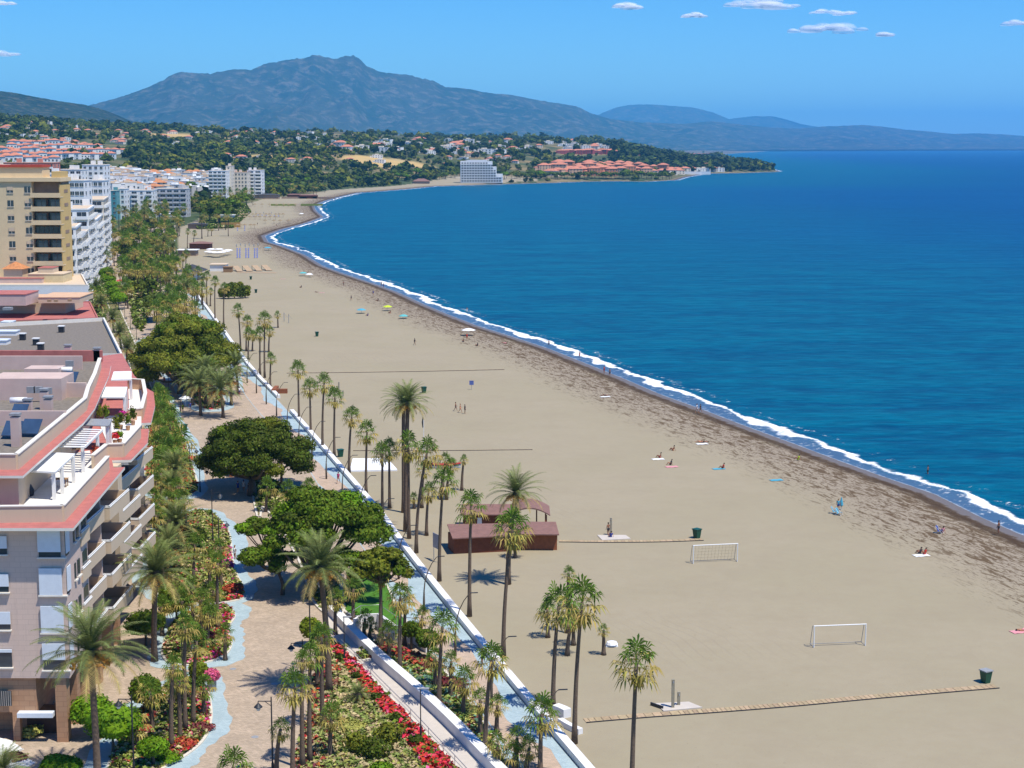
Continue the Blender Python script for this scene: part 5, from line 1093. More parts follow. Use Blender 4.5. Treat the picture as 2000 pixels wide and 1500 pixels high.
# avenue palms: a crowd along the street, fanned out by rank
rnd = rng(77)
zones = [([(150,640),(175,640),(240,560),(235,480),(150,480)], 24, (5.5, 8)), ([(235,600),(350,600),(345,520),(330,470),(240,480)], 36, (8, 12)), ([(215,480),(330,480),(330,425),(240,418)], 42, (9, 14)), ([(330,470),(450,470),(460,420),(340,415)], 20, (7, 12)), ([(360,415),(500,402),(510,388),(400,392)], 16, (8, 12)), ([(510,392),(640,380),(640,372),(520,378)], 10, (7, 10)), ([(232,640),(300,650),(400,640),(392,575),(345,530),(240,560)], 24, (5, 9)), ([(300,650),(405,655),(395,590),(325,575)], 12, (6, 9)), ([(300,700),(380,660),(360,600),(300,610)], 6, (5, 8)), ([(290,1000),(330,1000),(440,1160),(300,1180)], 14, (3, 6)), ([(292,800),(325,790),(365,900),(345,960),(292,960)], 12, (2, 4)),([(315,1240),(420,1210),(430,1280),(330,1290)], 7, (2, 4.5)),([(255,1490),(390,1400),(380,1340),(300,1370)], 5, (1.5, 4))]
av = []
for zi, (poly, n, hr_) in enumerate(zones):
    W_ = PX(poly, 0); c = 0
    for x, y in samples(W_, n*5, rnd):
        if c >= n: break
        ms = 2.9 if y > 230 else 1.7
        if all((x-a[0])**2+(y-a[1])**2 > ms**2 for a in av): av.append((x, y, rnd.uniform(*hr_), zi, rnd.random())); c += 1
for (it, r, i) in ranked(av, None, 9):
    x, y, h, zi, q = it; kind = 'date' if q < (.12 if y > 230 else .0) else 'fan'
    where = 'garden beds beside the building' if y < 230 else 'avenue grove'
    palm(kind, x, y, h, (rnd.uniform(-.4, .4), rnd.uniform(-.3, .3)), (.95 if kind == 'date' else rnd.uniform(1.7, 2.3) if y > 230 else rnd.uniform(.8, 1.15)), q*6.28, '%s palm, %s, %s from left, %s rank from the camera' % ('feathery' if kind == 'date' else 'fan', where, ordn(i), ordn(r)), 'palms of the avenue and beds', int(q*97) % 4 if q > .4 else 3)

AVT = []
for poly, n in (([(264,640),(312,640),(345,560),(330,450),(242,430),(236,520)], 44), ([(340,480),(360,430),(250,425),(225,450)], 12)):
    c = 0
    for x, y in samples(PX(poly, 0), n*6, rnd):
        if c < n and all((x-a[0])**2+(y-a[1])**2 > 36 for a in AVT): AVT.append((x, y)); c += 1
# ---- broadleaf trees
def canopy(cx, cy, cz, rx, ry, rz, n, r, seed, low=-.1):
    rnd = rng(seed); out = []
    for i in range(n):
        a = i*2.399+rnd.uniform(-.3, .3); q = math.sqrt((i+.5)/n); z = math.sqrt(max(0, 1-q*q*.92))
        if n > 30: z += rnd.uniform(-.22, .16)
        if n > 30 and rnd.random() < .13: continue
        k = rnd.uniform(.8, 1.14); out.append((cx+rx*q*math.cos(a)*k, cy+ry*q*math.sin(a)*k, cz+rz*z*rnd.uniform(.8, 1.05)+low*rz*q, r*rnd.uniform(.55, 1.35), r*rnd.uniform(.4, .75)))
    return out
def big(px_, py_, label, rx, ry, rz, cz, n, r, leafs, leaf, size, seed, dx=0, dy=0, r0=.5, limbs=14, core=.62, group=None):
    x, y, _ = at(px_, py_); C_ = canopy(dx, dy, cz, rx, ry, rz, n, r, seed); rnd = rng(seed)
    return tree('broadleaf_tree', x, y, 0, label, C_, leaf, leafs, size, [(0,0,0),(.1,0,1.2),(dx*.2,dy*.2,2.4)], auto_limbs((dx*.2, dy*.2, 2.4), rnd.sample(C_, min(limbs, len(C_))), rnd), group, 'tree', seed, r0, core)
big(492, 968, 'huge dark dome shaped tree spreading over the promenade', 7.4, 8.5, 7.0, 3.0, 86, 2.0, 62000, 'leafd', .21, 101, -.2, 3, .6, 18)
big(604, 1168, 'big bright green coral tree shading the paving', 6.0, 6.6, 4.6, 6.3, 52, 1.75, 34000, 'leafm', .21, 102, 1.6, 2.5, .45, 26, .5)
big(552, 1162, 'leafy low branch tree reaching over the paving, left of the coral tree', 2.8, 2.8, 1.8, 3.4, 12, 1.2, 6000, 'leafm', .2, 103, -1.8, .5, .22, 10, .5)
big(530, 1118, 'small leafy tree beside the paving edge, above the low branch tree', 2.3, 2.4, 1.6, 4.4, 10, 1.1, 5000, 'leafm', .2, 113, -1.6, .5, .2, 8, .5)
big(352, 770, 'large olive green round headed tree before the grey roof', 8.8, 17, 10.0, 3.4, 110, 2.6, 70000, 'leafo', .29, 104, -.4, 8, .6, 16, .75)
big(428, 735, 'smaller olive green tree attached to the large round one', 3.6, 4.5, 3.6, 2.6, 16, 1.7, 6000, 'leafo', .34, 105, 0, 1, .3, 8)
big(680, 1180, 'glossy dark tree between coral tree and lawn', 3.2, 3.4, 2.6, 2.8, 14, 1.3, 5000, 'leafm', .26, 106, 0, 1, .3, 8)
x, y, _ = at(743, 1268)
tree('feathery_tree', x, y, 0, 'tall thin tree with a loose feathery crown behind the ramp', canopy(.3, .5, 7.2, 2.4, 2.4, 3.2, 22, 1.0, 9), 'leafo', 9000, .2, [(0,0,0),(.1,0,3),(.1,0,7.2)], auto_limbs((.1, 0, 6.8), canopy(.3, .5, 7.2, 2.4, 2.4, 3.2, 22, 1.0, 9), rng(2)), None, 'tree', 9, .2, 0)
def clipped(px_, py_, cyt, r, rz, label, leaf='leafb', seed=1, th=1.4, n=2200, size=.17, base=0, group='round clipped street trees', core=.86):
    x, y, _ = at(px_, py_, base); rnd = rng(seed); C_ = [(0, 0, th+rz, r, rz)]+[(r*.45*math.cos(a), r*.45*math.sin(a), th+rz+rnd.uniform(-.3, .4)*rz, r*.65, rz*.7) for a in (0, 1.3, 2.5, 3.8, 5.1)]
    return tree('clipped_tree', x, y, base, label, C_, leaf, n, size, [(0,0,0),(.03,0,th*.6),(0,0,th+rz*.4)], (), group, 'tree', seed, .13, core, shell=.8)
for a in [(221,1476,0,2.3,1.5,'round clipped tree in front of the arcade, beside the lamp','leafb',1.5),(180,1440,0,1.8,1.2,'clipped tree touching the one before the arcade on its left','leafb',1.3),(285,1398,0,1.35,1.35,'egg shaped clipped tree behind the lowest bed','leafm',1.1),
 (285,1262,0,2.0,1.25,'round clipped tree against the last balconies','leafm',1.2),(345,1222,0,1.9,1.6,'dense clipped tree right of the thick date palm','leafm',1.3),(312,1042,0,1.7,1.3,'clipped tree at the foot of the furthest balconies','leafm',1.2),
 (378,1075,0,1.6,1.0,'dark clipped tree behind the long bed','leafd',1.0),(803,1268,0,.95,.85,'left one of two small round trees in the coloured beds','leafm',1.2),(836,1290,0,1.15,.95,'right one of two small round trees in the coloured beds','leafm',1.2),
 (300,1500,0,1.2,.8,'small leafy tree inside the lowest bed','leafb',1.0),(390,1345,0,.9,1.1,'yellow green bush tree behind the flower pot','leafy',.4),(120,1520,0,1.6,.6,'bright clipped bush at the bottom edge','leafb',.5),(606,1262,0,1.0,1.1,'yellow green bush at the paving edge beside the tall lamp','leafy',.8)]:
    clipped(a[0], a[1], 0, a[3], a[4], a[5], a[6], seed=int(a[0]), th=a[7])
# bright hedge like trees of the street, beach shrubs
for i, (px_, py_) in enumerate([(207,552),(212,566),(219,580),(226,594),(232,606)]):
    clipped(px_, py_, 0, 2.6, 1.7, 'bright green flat topped street tree, %s from the far end of its row' % ordn(i), 'leafb', seed=40+i, th=2.2, n=1600, size=.35, group='row of bright street trees')
for i, (px_, py_) in enumerate([(436,583),(446,584),(458,583),(470,583),(480,582),(450,574),(466,572)]):
    x, y, _ = at(px_, py_); h = 3.2+(i*1.3) % 1.5
    tree('beach_shrub', x, y, 0, 'tall dark shrub on the beach, %s from left in the fenced clump' % ordn(i), [(0,0,h*.5,1.6,h*.5),(.6,.4,h*.8,1.1,1.2),(-.7,0,h*.7,1.1,1.1)], 'leafd' if i % 2 else 'leafo', 700, .4, [(0,0,0),(0,0,h*.6)], (), 'dark shrubs of the beach clump', 'shrub', 50+i, .12, .6)
# shrubs of the beds
SH = [(700,1470,1.3,1.6,'leafo','dark tall shrub at the bottom of the hatched lawn'),(730,1480,1.5,1.7,'leafd','tallest dark shrub near the lower flower border'),(760,1450,1.3,1.5,'leafo','brownish shrub beside the red flower border'),(690,1425,1.2,.6,'yellow','yellow green grassy shrub in the hatched lawn'),(745,1510,.9,.8,'leafb','bright low shrub at the bottom edge of the lawn'),
 (665,1295,.5,.8,'leafd','small dark shrub by the handrail, top one'),(697,1330,.5,.8,'leafd','small dark shrub by the handrail, second down'),(735,1372,.5,.8,'leafd','small dark shrub by the handrail, third down'),(775,1412,.55,.8,'leafd','small dark shrub by the handrail, fourth down'),(812,1458,.6,.9,'leafd','small dark shrub by the handrail, fifth down'),
 (890,1345,1.2,.9,'maroon','maroon shrub under the many headed palm'),(868,1340,.9,.7,'maroon','maroon shrub left of the many headed palm'),(915,1395,1.2,.5,'olive','low green shrub near the walk edge'),(830,1330,1.0,.4,'teal','grey green cushion under the round trees'),
 (455,1160,1.2,1.1,'orange','rust red cypress like shrub at the paving edge'),(443,1112,.9,1.0,'magenta','magenta flowering bush by the paving edge'),(330,905,1.0,.9,'red','red flowering bush beside the building balconies'),(300,880,1.0,.9,'orange','orange red bush under the eave tip'),(372,900,.9,.8,'red','crimson bush left of the upper lantern lamp'),(345,960,1.0,.9,'magenta','bright pink bush beneath the lantern lamps'),
 (290,1352,1.0,.9,'orange','orange bush behind the thick date palm'),(405,1250,1.0,.8,'maroon','maroon shrub in the middle bed'),(60,1440,1.0,.9,'yellow','ochre shrub in front of the garage opening'),(10,1398,1.3,.9,'leafo','yellow green shrub on the white planter wall'),(30,1490,1.0,.8,'maroon','brown shrub at the white steps'),
 (280,1430,.8,.6,'red','red flower mound at the left side of the lowest bed'),(330,1490,1.0,.7,'leafb','leafy mound inside the lowest bed'),(395,1428,1.1,.5,'maroon','dark red mound at the kerb of the lowest bed'),(360,1460,1.2,.5,'orange','rust mound near the lower kerb'),(400,1325,.5,.5,'pink','pink flower mound behind the round planter')]
def shrub(px_, py_, r, h, leaf, label, seed):
    x, y, _ = at(px_, py_); rnd = rng(seed); C_ = [(0,0,h*.5,r*.8,h*.55)]+[(r*.5*math.cos(a), r*.5*math.sin(a), h*rnd.uniform(.35, .7), r*.6, h*.4) for a in (.3, 1.9, 3.3, 4.8)]
    o = thing('shrub', label, 'shrub', (x, y, .1)); lf = MB(); leaf_cloud(lf, C_, int(500*r), .17, rnd, .6); lf.build('foliage', M[leaf] if leaf in M else FL[leaf], o)
    MB().tube([(0,0,0),(0,0,h*.6)], .05, 5).build('stem', M['bark2'], o)
for i, s_ in enumerate(SH): shrub(*s_, 200+i)
x, y, _ = at(414, 1350); o = thing('planter', 'round grey planter full of pink flowers on the blue paving', 'planter', (x, y, .05)); MB().lathe([(.42,0),(.45,1.2),(.38,1.21)], (0,0,0), 14).build('pot', M['grey'], o); lf = MB(); leaf_cloud(lf, [(0,0,1.5,.8,.6)], 900, .13, rng(3)); lf.build('flowers', FL['pink'], o)

for i, (pp, lb) in enumerate([([(262,640),(275,655),(300,600),(330,540),(325,470),(285,470),(252,520),(248,570)],'low undergrowth beneath the avenue palms'),([(170,640),(205,640),(215,560),(200,480),(160,500)],'low undergrowth along the buildings of the avenue'),([(385,448),(455,446),(490,415),(480,400),(400,415)],'undergrowth beneath the dark trees on the far beach edge')]):
    tufts(PX(pp, 0), 1.3, dict(green=3, dark=4, olive=3, dry=1), 300+i, lb, name='undergrowth', size=.7, h=1.6, z=0)
# ================================================================ woods and fields beyond the town
rs = np.random.RandomState(3)
def tree_blob(rnd, nl=30, core=True):
    b = MB(); C_ = [(0,0,.62,.42,.34),(.22,.1,.5,.3,.25),(-.2,-.1,.48,.3,.25),(0,-.2,.8,.24,.2)]
    leaf_cloud(b, C_, nl, .26, rnd, .75)
    if core: blob_core(b, C_[:3], .82, rnd)
    return np.array([tuple(v) for v in b.V]), b.F
protos = [tree_blob(rng(i), 34) for i in range(5)]
def wood(name, label, pts, hs, mats_, seed):
    rnd = rng(seed); V = []; Fc = []; mi = []; n = 0
    for (x, y, z), h in zip(pts, hs):
        pv_, pf = protos[rnd.randrange(5)]; a = rnd.uniform(0, 6.28); c, s = math.cos(a), math.sin(a); w = h*rnd.uniform(1.0, 1.4)
        q = np.column_stack([(pv_[:, 0]*c-pv_[:, 1]*s)*w+x, (pv_[:, 0]*s+pv_[:, 1]*c)*w+y, pv_[:, 2]*h+z-h*.12]); V.append(q); m_ = rnd.choices(range(len(mats_)), [1]*len(mats_))[0]
        for f in pf: Fc.append([i+n for i in f]); mi.append(m_)
        n += len(q)
    if not V: return
    o = mesh(name, np.vstack(V), Fc, mats_, mi=mi); tag(o, label, kind='stuff'); return o
houses_xy = np.array([(s[0], s[1]) for s in S_h+S_t+S_v+S_o+S_w+S_r+S_s])
blk_xy = [((-235, -160), (860, 960)), ((-300, -230), (780, 980))]
def ok_pts(P_, clear=11):
    sdv_ = signed(P_); k = sdv_ > 16; k &= ~inside(P_, beach_poly)
    d2 = np.min((P_[:, None, 0]-houses_xy[None, :, 0])**2+(P_[:, None, 1]-houses_xy[None, :, 1])**2, axis=1); k &= d2 > clear**2
    px_ = 1000+P_[:, 0]/P_[:, 1]*F; d = P_[:, 1]
    gy = YH+(CH-ground_z(P_, sdv_))/d*F; rr_ = rs.rand(len(P_)); k &= ~((px_ < 262) & (gy > 274) & (gy < 336) & (rr_ > .07)); k &= ~((px_ > 1050) & (px_ < 1330) & (gy > 322) & (rr_ > .35)); k &= ~((px_ > 1085) & (px_ < 1420) & (gy > 293) & (gy < 305) & (rr_ > .3))
    k &= ~((px_ > 190) & (px_ < 440) & (gy > 343) & (gy < 392) & (rr_ > .10))
    k &= ~((px_ < 425) & (d < 1250)); k &= ~((px_ > 405) & (px_ < 522) & (d < 1600))
    k &= ~((px_ > 895) & (px_ < 985) & (d < 2195) & (d > 2080))
    k &= ~((px_ > 360) & (px_ < 820) & (d > 3400) & (rr_ > .25))
    for (a, b, ra, rb) in GOLD: k &= np.hypot((P_[:, 0]-a)/ra, (P_[:, 1]-b)/rb) > 1.02
    return k
# sample uniformly in picture-like density: more per area near, fewer far
def wedge(n, d0, d1, p0, p1):
    d = d0*(d1/d0)**rs.rand(n); u = (rs.uniform(p0, p1, n)-1000)/F; return np.column_stack([u*d, d])
P_ = np.vstack([wedge(6900, 980, 2600, -260, 1000), wedge(9000, 2000, 5200, -260, 1500), wedge(1500, 5000, 11000, 0, 1520)])
dens = .5+.5*wob(P_[:, 0], P_[:, 1], 1/180., 3)+.3*wob(P_[:, 0], P_[:, 1], 1/60., 4)
k = ok_pts(P_) & ((rs.rand(len(P_)) < dens+.38) | (P_[:, 1] < 1900)); P_ = P_[k]
z_ = ground_z(P_); pts = np.column_stack([P_, z_])
hs_ = np.where(rs.rand(len(P_)) < .16, rs.uniform(9, 15, len(P_)), rs.uniform(3.2, 8, len(P_)))*np.where(P_[:, 1] > 5000, 1.7, 1)*np.where(P_[:, 1] > 2600, 1.2, 1)
order = rs.randint(0, 2, len(P_))
wood('wood', 'mixed dark woods covering the hills and plain beyond the town', pts, hs_, [M['leafd'], M['leafd'], M['leafw'], M['leafo']], 1)
# headland pines
hp = [hit(x, y) for x, y in zip(rs.uniform(1215, 1512, 420), rs.uniform(318, 334, 420))]; hp = [p for p in hp if p and signed([p[:2]])[0] > 25 and p[1] < 4300]
hp2 = wedge(700, 3000, 4300, 1190, 1500); hp2 = hp2[(signed(hp2) > 22)]
hw = np.array([(x, y, gz(x, y)) for x, y in hp2]); wood('wood', 'dark pine wood on the tip of the headland', hw, rs.uniform(13, 21, len(hw)), [M['leafw'], M['leafw'], M['leafd']], 2)
# waterside belt: trees one can tell apart
rnd = rng(31); belt = []
for px_, py_ in [(x+rnd.uniform(-4, 4), np.interp(x, [520, 640, 760, 860, 900], [372, 364, 357, 353, 351])-rnd.uniform(0, 10)) for x in np.linspace(520, 898, 62)]+[(x+rnd.uniform(-3, 3), 351-rnd.uniform(0, 3)-(max(0, x-1320)*.09)) for x in np.linspace(985, 1440, 70)]+[(x+rnd.uniform(-4, 4), 384-rnd.uniform(0, 8)) for x in np.linspace(365, 420, 6)]:
    h_ = hit(px_, py_)
    if h_ and signed([h_[:2]])[0] > 8: belt.append((h_[0], h_[1], h_[2], px_))
TP = {}
def tree_proto(i):
    if i not in TP:
        rr = rng(60+i); C_ = canopy(0, 0, .45, .38, .38, .34, 8, .2, 60+i); lf = MB(); leaf_cloud(lf, C_, 240, .09, rr, .7); blob_core(lf, C_, .8, rr)
        tk = MB().tube([(0,0,-.1),(0,0,.5)], [.035,.02], 6); d = {}
        for nm, b, mt in (('trunk', tk, M['bark2']), ('crown', lf, M[['leafm','leafd','leafo','leafb','leafm'][i % 5]])):
            me = bpy.data.meshes.new(nm); me.from_pydata([tuple(v) for v in b.V], [], b.F); me.materials.append(mt); d[nm] = me
        TP[i] = d
    return TP[i]
def far_tree(x, y, z, h, i, label, group):
    o = thing('tree', label, 'tree', (x, y, z), rnd.uniform(0, 6.28), group); o.scale = (h, h, h)
    for nm, me in tree_proto(i).items(): c = bpy.data.objects.new(nm, me); COL.objects.link(c); c.parent = o
for (it, r, i) in ranked(belt, None, 9):
    kd = rnd.randrange(5); far_tree(it[0], it[1], it[2], rnd.uniform(9, 14), kd, '%s tree, waterside belt, %s from left, %s rank from the camera' % (['mid green','dark green','olive','bright green','mid green'][kd], ordn(i), ordn(r)), 'trees of the waterside belt')
for i, (px_, py_) in enumerate([(392,432),(400,424),(410,436),(418,426),(428,440),(436,428),(446,438),(452,426),(440,418),(424,416),(404,414),(470,408),(482,404),(458,412)]):
    x, y, _ = at(px_, py_); far_tree(x, y, 0, 12+(i*1.7) % 4, [1,2,1,0][i % 4], 'dark tree on the far beach edge, %s of the group from the left' % ordn(i), 'dark trees on the far beach edge')
for i, (px_, py_) in enumerate([(318,418),(328,420),(338,417)]): x, y, _ = at(px_, py_); far_tree(x, y, 0, 15, 1, ['left','middle','right'][i]+' tree of the dark round group in front of the grey slab block', 'dark trees before the grey block')
for (it, r, i) in ranked(AVT, None, 8): kd = (r*3+i) % 3; far_tree(it[0], it[1], 0, rnd.uniform(6, 9.5), kd, '%s leafy tree between avenue palms, %s from left, %s rank from the camera' % (['mid green','dark green','olive'][kd], ordn(i), ordn(r)), 'leafy trees between the avenue palms')
for i, (px_, py_) in enumerate([(252,500),(262,488),(245,512),(258,520),(246,478)]): x, y, _ = at(px_, py_); far_tree(x, y, 0, 9.5, 1, 'dark leafy tree in the avenue, %s one in the group behind the bright street trees' % ordn(i), 'dark trees inside the avenue')

# ================================================================ things on the sand
M['kred'] = mat('red_brown_boards', (0.17, 0.055, 0.027), .8, .2, 2.5); M['kred2'] = mat('orange_brown_boards', (0.25, 0.085, 0.035), .8, .15, 2.5); M['kroof'] = mat('kiosk_roof', (0.22, 0.12, 0.10), .85, .15, 1.5)
M['green'] = mat('green_plastic', (0.012, 0.075, 0.045), .4, .1, 2); M['navy'] = mat('blue_paint', (0.02, 0.05, 0.28), .5, .1, 2); M['redp'] = mat('red_paint', (0.50, 0.03, 0.02), .5, .1, 2); M['skyb'] = mat('light_blue_fabric', (0.07, 0.34, 0.46), .7, .1, 2)
M['boardw'] = mat('boardwalk_planks', (0.40, 0.30, 0.18), .85, .2, 3, island=.14); M['canvas'] = mat('white_canvas', (0.80, 0.81, 0.82), .7, .04, 1)
def quadbox(name, A, B_, depth, h0, h1, m, parent, lift=0.0):      # box on the base line A-B going away by depth
    ax, ay = A; bx, by = B_; L = math.hypot(bx-ax, by-ay); nx, ny = -(by-ay)/L*depth, (bx-ax)/L*depth
    return MB().prism([(ax,ay),(bx,by),(bx+nx,by+ny),(ax+nx,ay+ny)], h0, h1).build(name, m, parent)
kx, ky, _ = at(886.5, 1082); ks = thing('beach_kiosk', 'long low red brown beach kiosk behind the tall palms, closed', 'kiosk', (kx, ky, 0))
def kr(px, py, z=0): X, Y, _ = at(px, py, z); return (X-kx, Y-ky)
hk = 2.05
c0_, c1_, c2_, c3_ = kr(886.5,1082), kr(994,1077), kr(996,1072), kr(1088,1074)
MB().prism([kr(886.5,1082), kr(994,1077), (kr(994,1077)[0], kr(994,1077)[1]+2.6), (kr(886.5,1082)[0]-.2, kr(886.5,1082)[1]+3.2), kr(875,1070)], 0, hk).build('wall', M['kred'], ks)
MB().prism([kr(995,1074), kr(1088,1074.5), (kr(1088,1074)[0], kr(1088,1074)[1]+2.6), (kr(995,1074)[0], kr(995,1074)[1]+2.6)], 0, hk).build('wall', M['kred2'], ks)
MB().prism([(kr(995,1074)[0]+.01, kr(995,1074)[1]-.05), (kr(1088,1074)[0]+.03, kr(1088,1074)[1]-.05), (kr(1088,1074)[0]+.03, kr(1088,1074)[1]), (kr(995,1074)[0]+.01, kr(995,1074)[1])], 1.15, hk).build('shutter', M['kred'], ks)
def slab(name, quad, zs, t, m, parent, ox, oy):
    V = []; 
    for (x, y), z in zip(quad, zs): V.append((x, y, z))
    V += [(x, y, z+t) for x, y, z in V]
    return mesh(name, V, [(0,3,2,1),(4,5,6,7),(0,1,5,4),(1,2,6,5),(2,3,7,6),(3,0,4,7)], m, parent)
fA, fB = kr(884,1085), kr(1001,1079); slab('roof', [fA, fB, (fB[0], fB[1]+4.4), (kr(872,1074)[0], fA[1]+5.4)], [hk, hk, hk+.5, hk+.5], .14, M['kroof'], ks, kx, ky)
fA, fB = kr(1000.5,1077), kr(1092,1077.5); slab('roof', [fA, fB, (fB[0]-.3, fB[1]+4.6), (fA[0], fA[1]+4.4)], [hk+.03, hk+.03, hk+.55, hk+.55], .14, M['kroof'], ks, kx, ky)
kx2, ky2, _ = at(904, 1034); k2 = thing('beach_kiosk', 'second red brown beach hut standing behind the long kiosk', 'kiosk', (kx2, ky2, 0))
bx2 = at(996, 1034)[0]-kx2
MB().box(0, bx2, 0, 3.0, 0, 2.0).build('wall', M['kred'], k2); MB().box(1.9, 2.5, -.06, .02, .5, 1.6).build('notice', M['white'], k2)
slab('roof', [(-.3,-.5),(bx2+.3,-.5),(bx2+.3,3.3),(-.3,3.3)], [2.0,2.0,2.55,2.55], .13, M['kroof'], k2, 0, 0)
kx3, ky3, _ = at(998, 1036); k3 = thing('beach_shelter', 'open shelter with a bowed red brown roof on posts', 'shelter', (kx3, ky3, 0)); w3 = at(1068, 1034)[0]-kx3
V = []; n_ = 12; 
for j, (yy) in enumerate((-1.2, 4.2)):
    for i in range(n_+1): t = i/n_; V.append((-.4+(w3+.8)*t, yy, 2.35+1.0*math.sin(math.pi*t)**.9))
for j, (yy) in enumerate((-1.2, 4.2)):
    for i in range(n_+1): t = i/n_; V.append((-.4+(w3+.8)*t, yy, 2.2+.95*math.sin(math.pi*t)**.9))
q = n_+1; Fc = [(i, i+1, q+i+1, q+i) for i in range(n_)]+[(2*q+i, 3*q+i, 3*q+i+1, 2*q+i+1) for i in range(n_)]+[(i, 2*q+i, 2*q+i+1, i+1) for i in range(n_)]+[(q+i, q+i+1, 3*q+i+1, 3*q+i) for i in range(n_)]+[(0,q,3*q,2*q),(n_,2*q+n_,3*q+n_,q+n_)]
mesh('roof', V, Fc, M['kroof'], k3)
for a, b in ((.1,-.9),(w3-.1,-.9),(.1,3.9),(w3-.1,3.9),(w3-1.3,3.9)):
    MB().box(a-.09, a+.09, b-.09, b+.09, 0, 2.3).build('post', M['kred'], k3)
def bin_(px, py, label, h=1.15, col='green'):
    x, y, _ = at(px, py); s = h/1.15; o = thing('litter_bin', label, 'bin', (x, y, 0), (px*.7) % 1, 'green litter bins on the sand')
    MB().add([(-.3*s,-.3*s,0),(.3*s,-.3*s,0),(.3*s,.3*s,0),(-.3*s,.3*s,0),(-.42*s,-.42*s,h),(.42*s,-.42*s,h),(.42*s,.42*s,h),(-.42*s,.42*s,h)], [(0,3,2,1),(4,5,6,7),(0,1,5,4),(1,2,6,5),(2,3,7,6),(3,0,4,7)]).build('body', M[col], o)
    MB().box(-.48*s,.48*s,-.48*s,.48*s,h,h+.1).box(-.3*s,.3*s,.48*s,.56*s,h-.05,h+.05).build('lid', M['grey'] if px > 1800 else M[col], o)
for a in [(1361,1051,'green bin at the end of the plank path near the further goal'),(1925,1333,'dark green bin with pale lid beside the long plank path'),(828,767,'green bin on open sand above the twin date palms'),(665,892,'green bin by the wall behind a palm trunk'),(619,657,'small dark bin on the open sand beside the beach clump'),(490,546,'small dark bin near the leaning wooden windbreaks'),(500,572,'dark bin on the sand right of the dark shrubs'),(360,842,'bin at the planted edge of the paving'),(297,688,'bin at the foot of the street lamps')]: bin_(*a)
# boardwalks
def boardwalk(pts, w, label, sparse=False, z=.05):
    P_ = [at(x, y)[:2] for x, y in pts]; x0, y0 = P_[0]; o = thing('boardwalk', label, 'path', (x0, y0, 0)); b = MB()
    L = smooth_line(P_, 8); acc = 0
    for (ax, ay), (bx, by) in zip(L[:-1], L[1:]):
        d = math.hypot(bx-ax, by-ay); n = max(1, int(d/.42)); tx, ty = (bx-ax)/d, (by-ay)/d
        for i in range(n):
            s0 = d*i/n; s1 = s0+d/n-.05; q = [(ax+tx*s0, ay+ty*s0), (ax+tx*s1, ay+ty*s1)]
            V = [(q[0][0]-x0+ty*w/2, q[0][1]-y0-tx*w/2), (q[1][0]-x0+ty*w/2, q[1][1]-y0-tx*w/2), (q[1][0]-x0-ty*w/2, q[1][1]-y0+tx*w/2), (q[0][0]-x0-ty*w/2, q[0][1]-y0+tx*w/2)]
            b.prism(V, .0, z)
    b.build('planks', M['boardw'], o)
    e = MB()
    for (ax, ay), (bx, by) in zip(L[:-1], L[1:]): 
        d = math.hypot(bx-ax, by-ay); tx, ty = (bx-ax)/d, (by-ay)/d; e.bar((ax-x0+ty*w/2, ay-y0-tx*w/2, .04), (bx-x0+ty*w/2, by-y0-tx*w/2, .04), .05, .12)
    e.build('edge_board', M['dark'], o)
boardwalk([(1142,1408),(1260,1398),(1400,1388),(1550,1376),(1700,1362),(1850,1349),(1946,1341)], 1.1, 'long plank path crossing the lower sand to the dark green bin')
boardwalk([(1092,1057),(1180,1058),(1290,1057),(1372,1054)], 1.15, 'yellowish plank path from the kiosk to the bin by the further goal')
boardwalk([(560,729),(700,727.5),(850,725),(985,722)], .35, 'thin line of boards across the sand, level with the wall gap', z=.12)
boardwalk([(690,880.5),(800,880.5),(900,880),(1040,878.5)], .22, 'thin dark board line across the sand behind the boat', z=.1)
# goals
def goal(ax, ay, bx, by, h, label, net):
    A = at(ax, ay)[:2]; B_ = at(bx, by)[:2]; W_ = math.hypot(B_[0]-A[0], B_[1]-A[1]); rz = math.atan2(B_[1]-A[1], B_[0]-A[0]); o = thing('goal', label, 'goal', (*A, 0), rz, 'white beach football goals')
    for x in (0, W_): MB().tube([(x,0,0),(x,0,h)], .06, 8).build('post', M['white'], o)
    MB().tube([(-.06,0,h),(W_+.06,0,h)], .06, 8).build('crossbar', M['white'], o)
    for x in (0, W_): MB().tube([(x,0,h-.02),(x,.55,h-.15),(x,1.2,.04)], .03, 6).tube([(x,0,.03),(x,1.2,.03)], .03, 6).build('net_stay', M['grey'], o)
    MB().tube([(0,1.2,.03),(W_,1.2,.03)], .03, 6).build('ground_bar', M['grey'], o)
    if net:
        b = MB(); n = 13
        for i in range(n+1): x = W_*i/n; b.bar((x,.5,h-.18), (x,1.2,.03), .012)
        for j in range(6): t = j/5; b.bar((0,.5+.7*t,h-.18-(h-.2)*t), (W_,.5+.7*t,h-.18-(h-.2)*t), .012)
        b.build('net', M['dry'] if 'dry' in M else M['boardw'], o)
goal(1354,1101,1440,1097,2.25,'further white goal with a net, right of the plank path and bin', True)
goal(1589.5,1265,1690,1261,2.25,'nearer white goal without net, alone on the open sand', False)
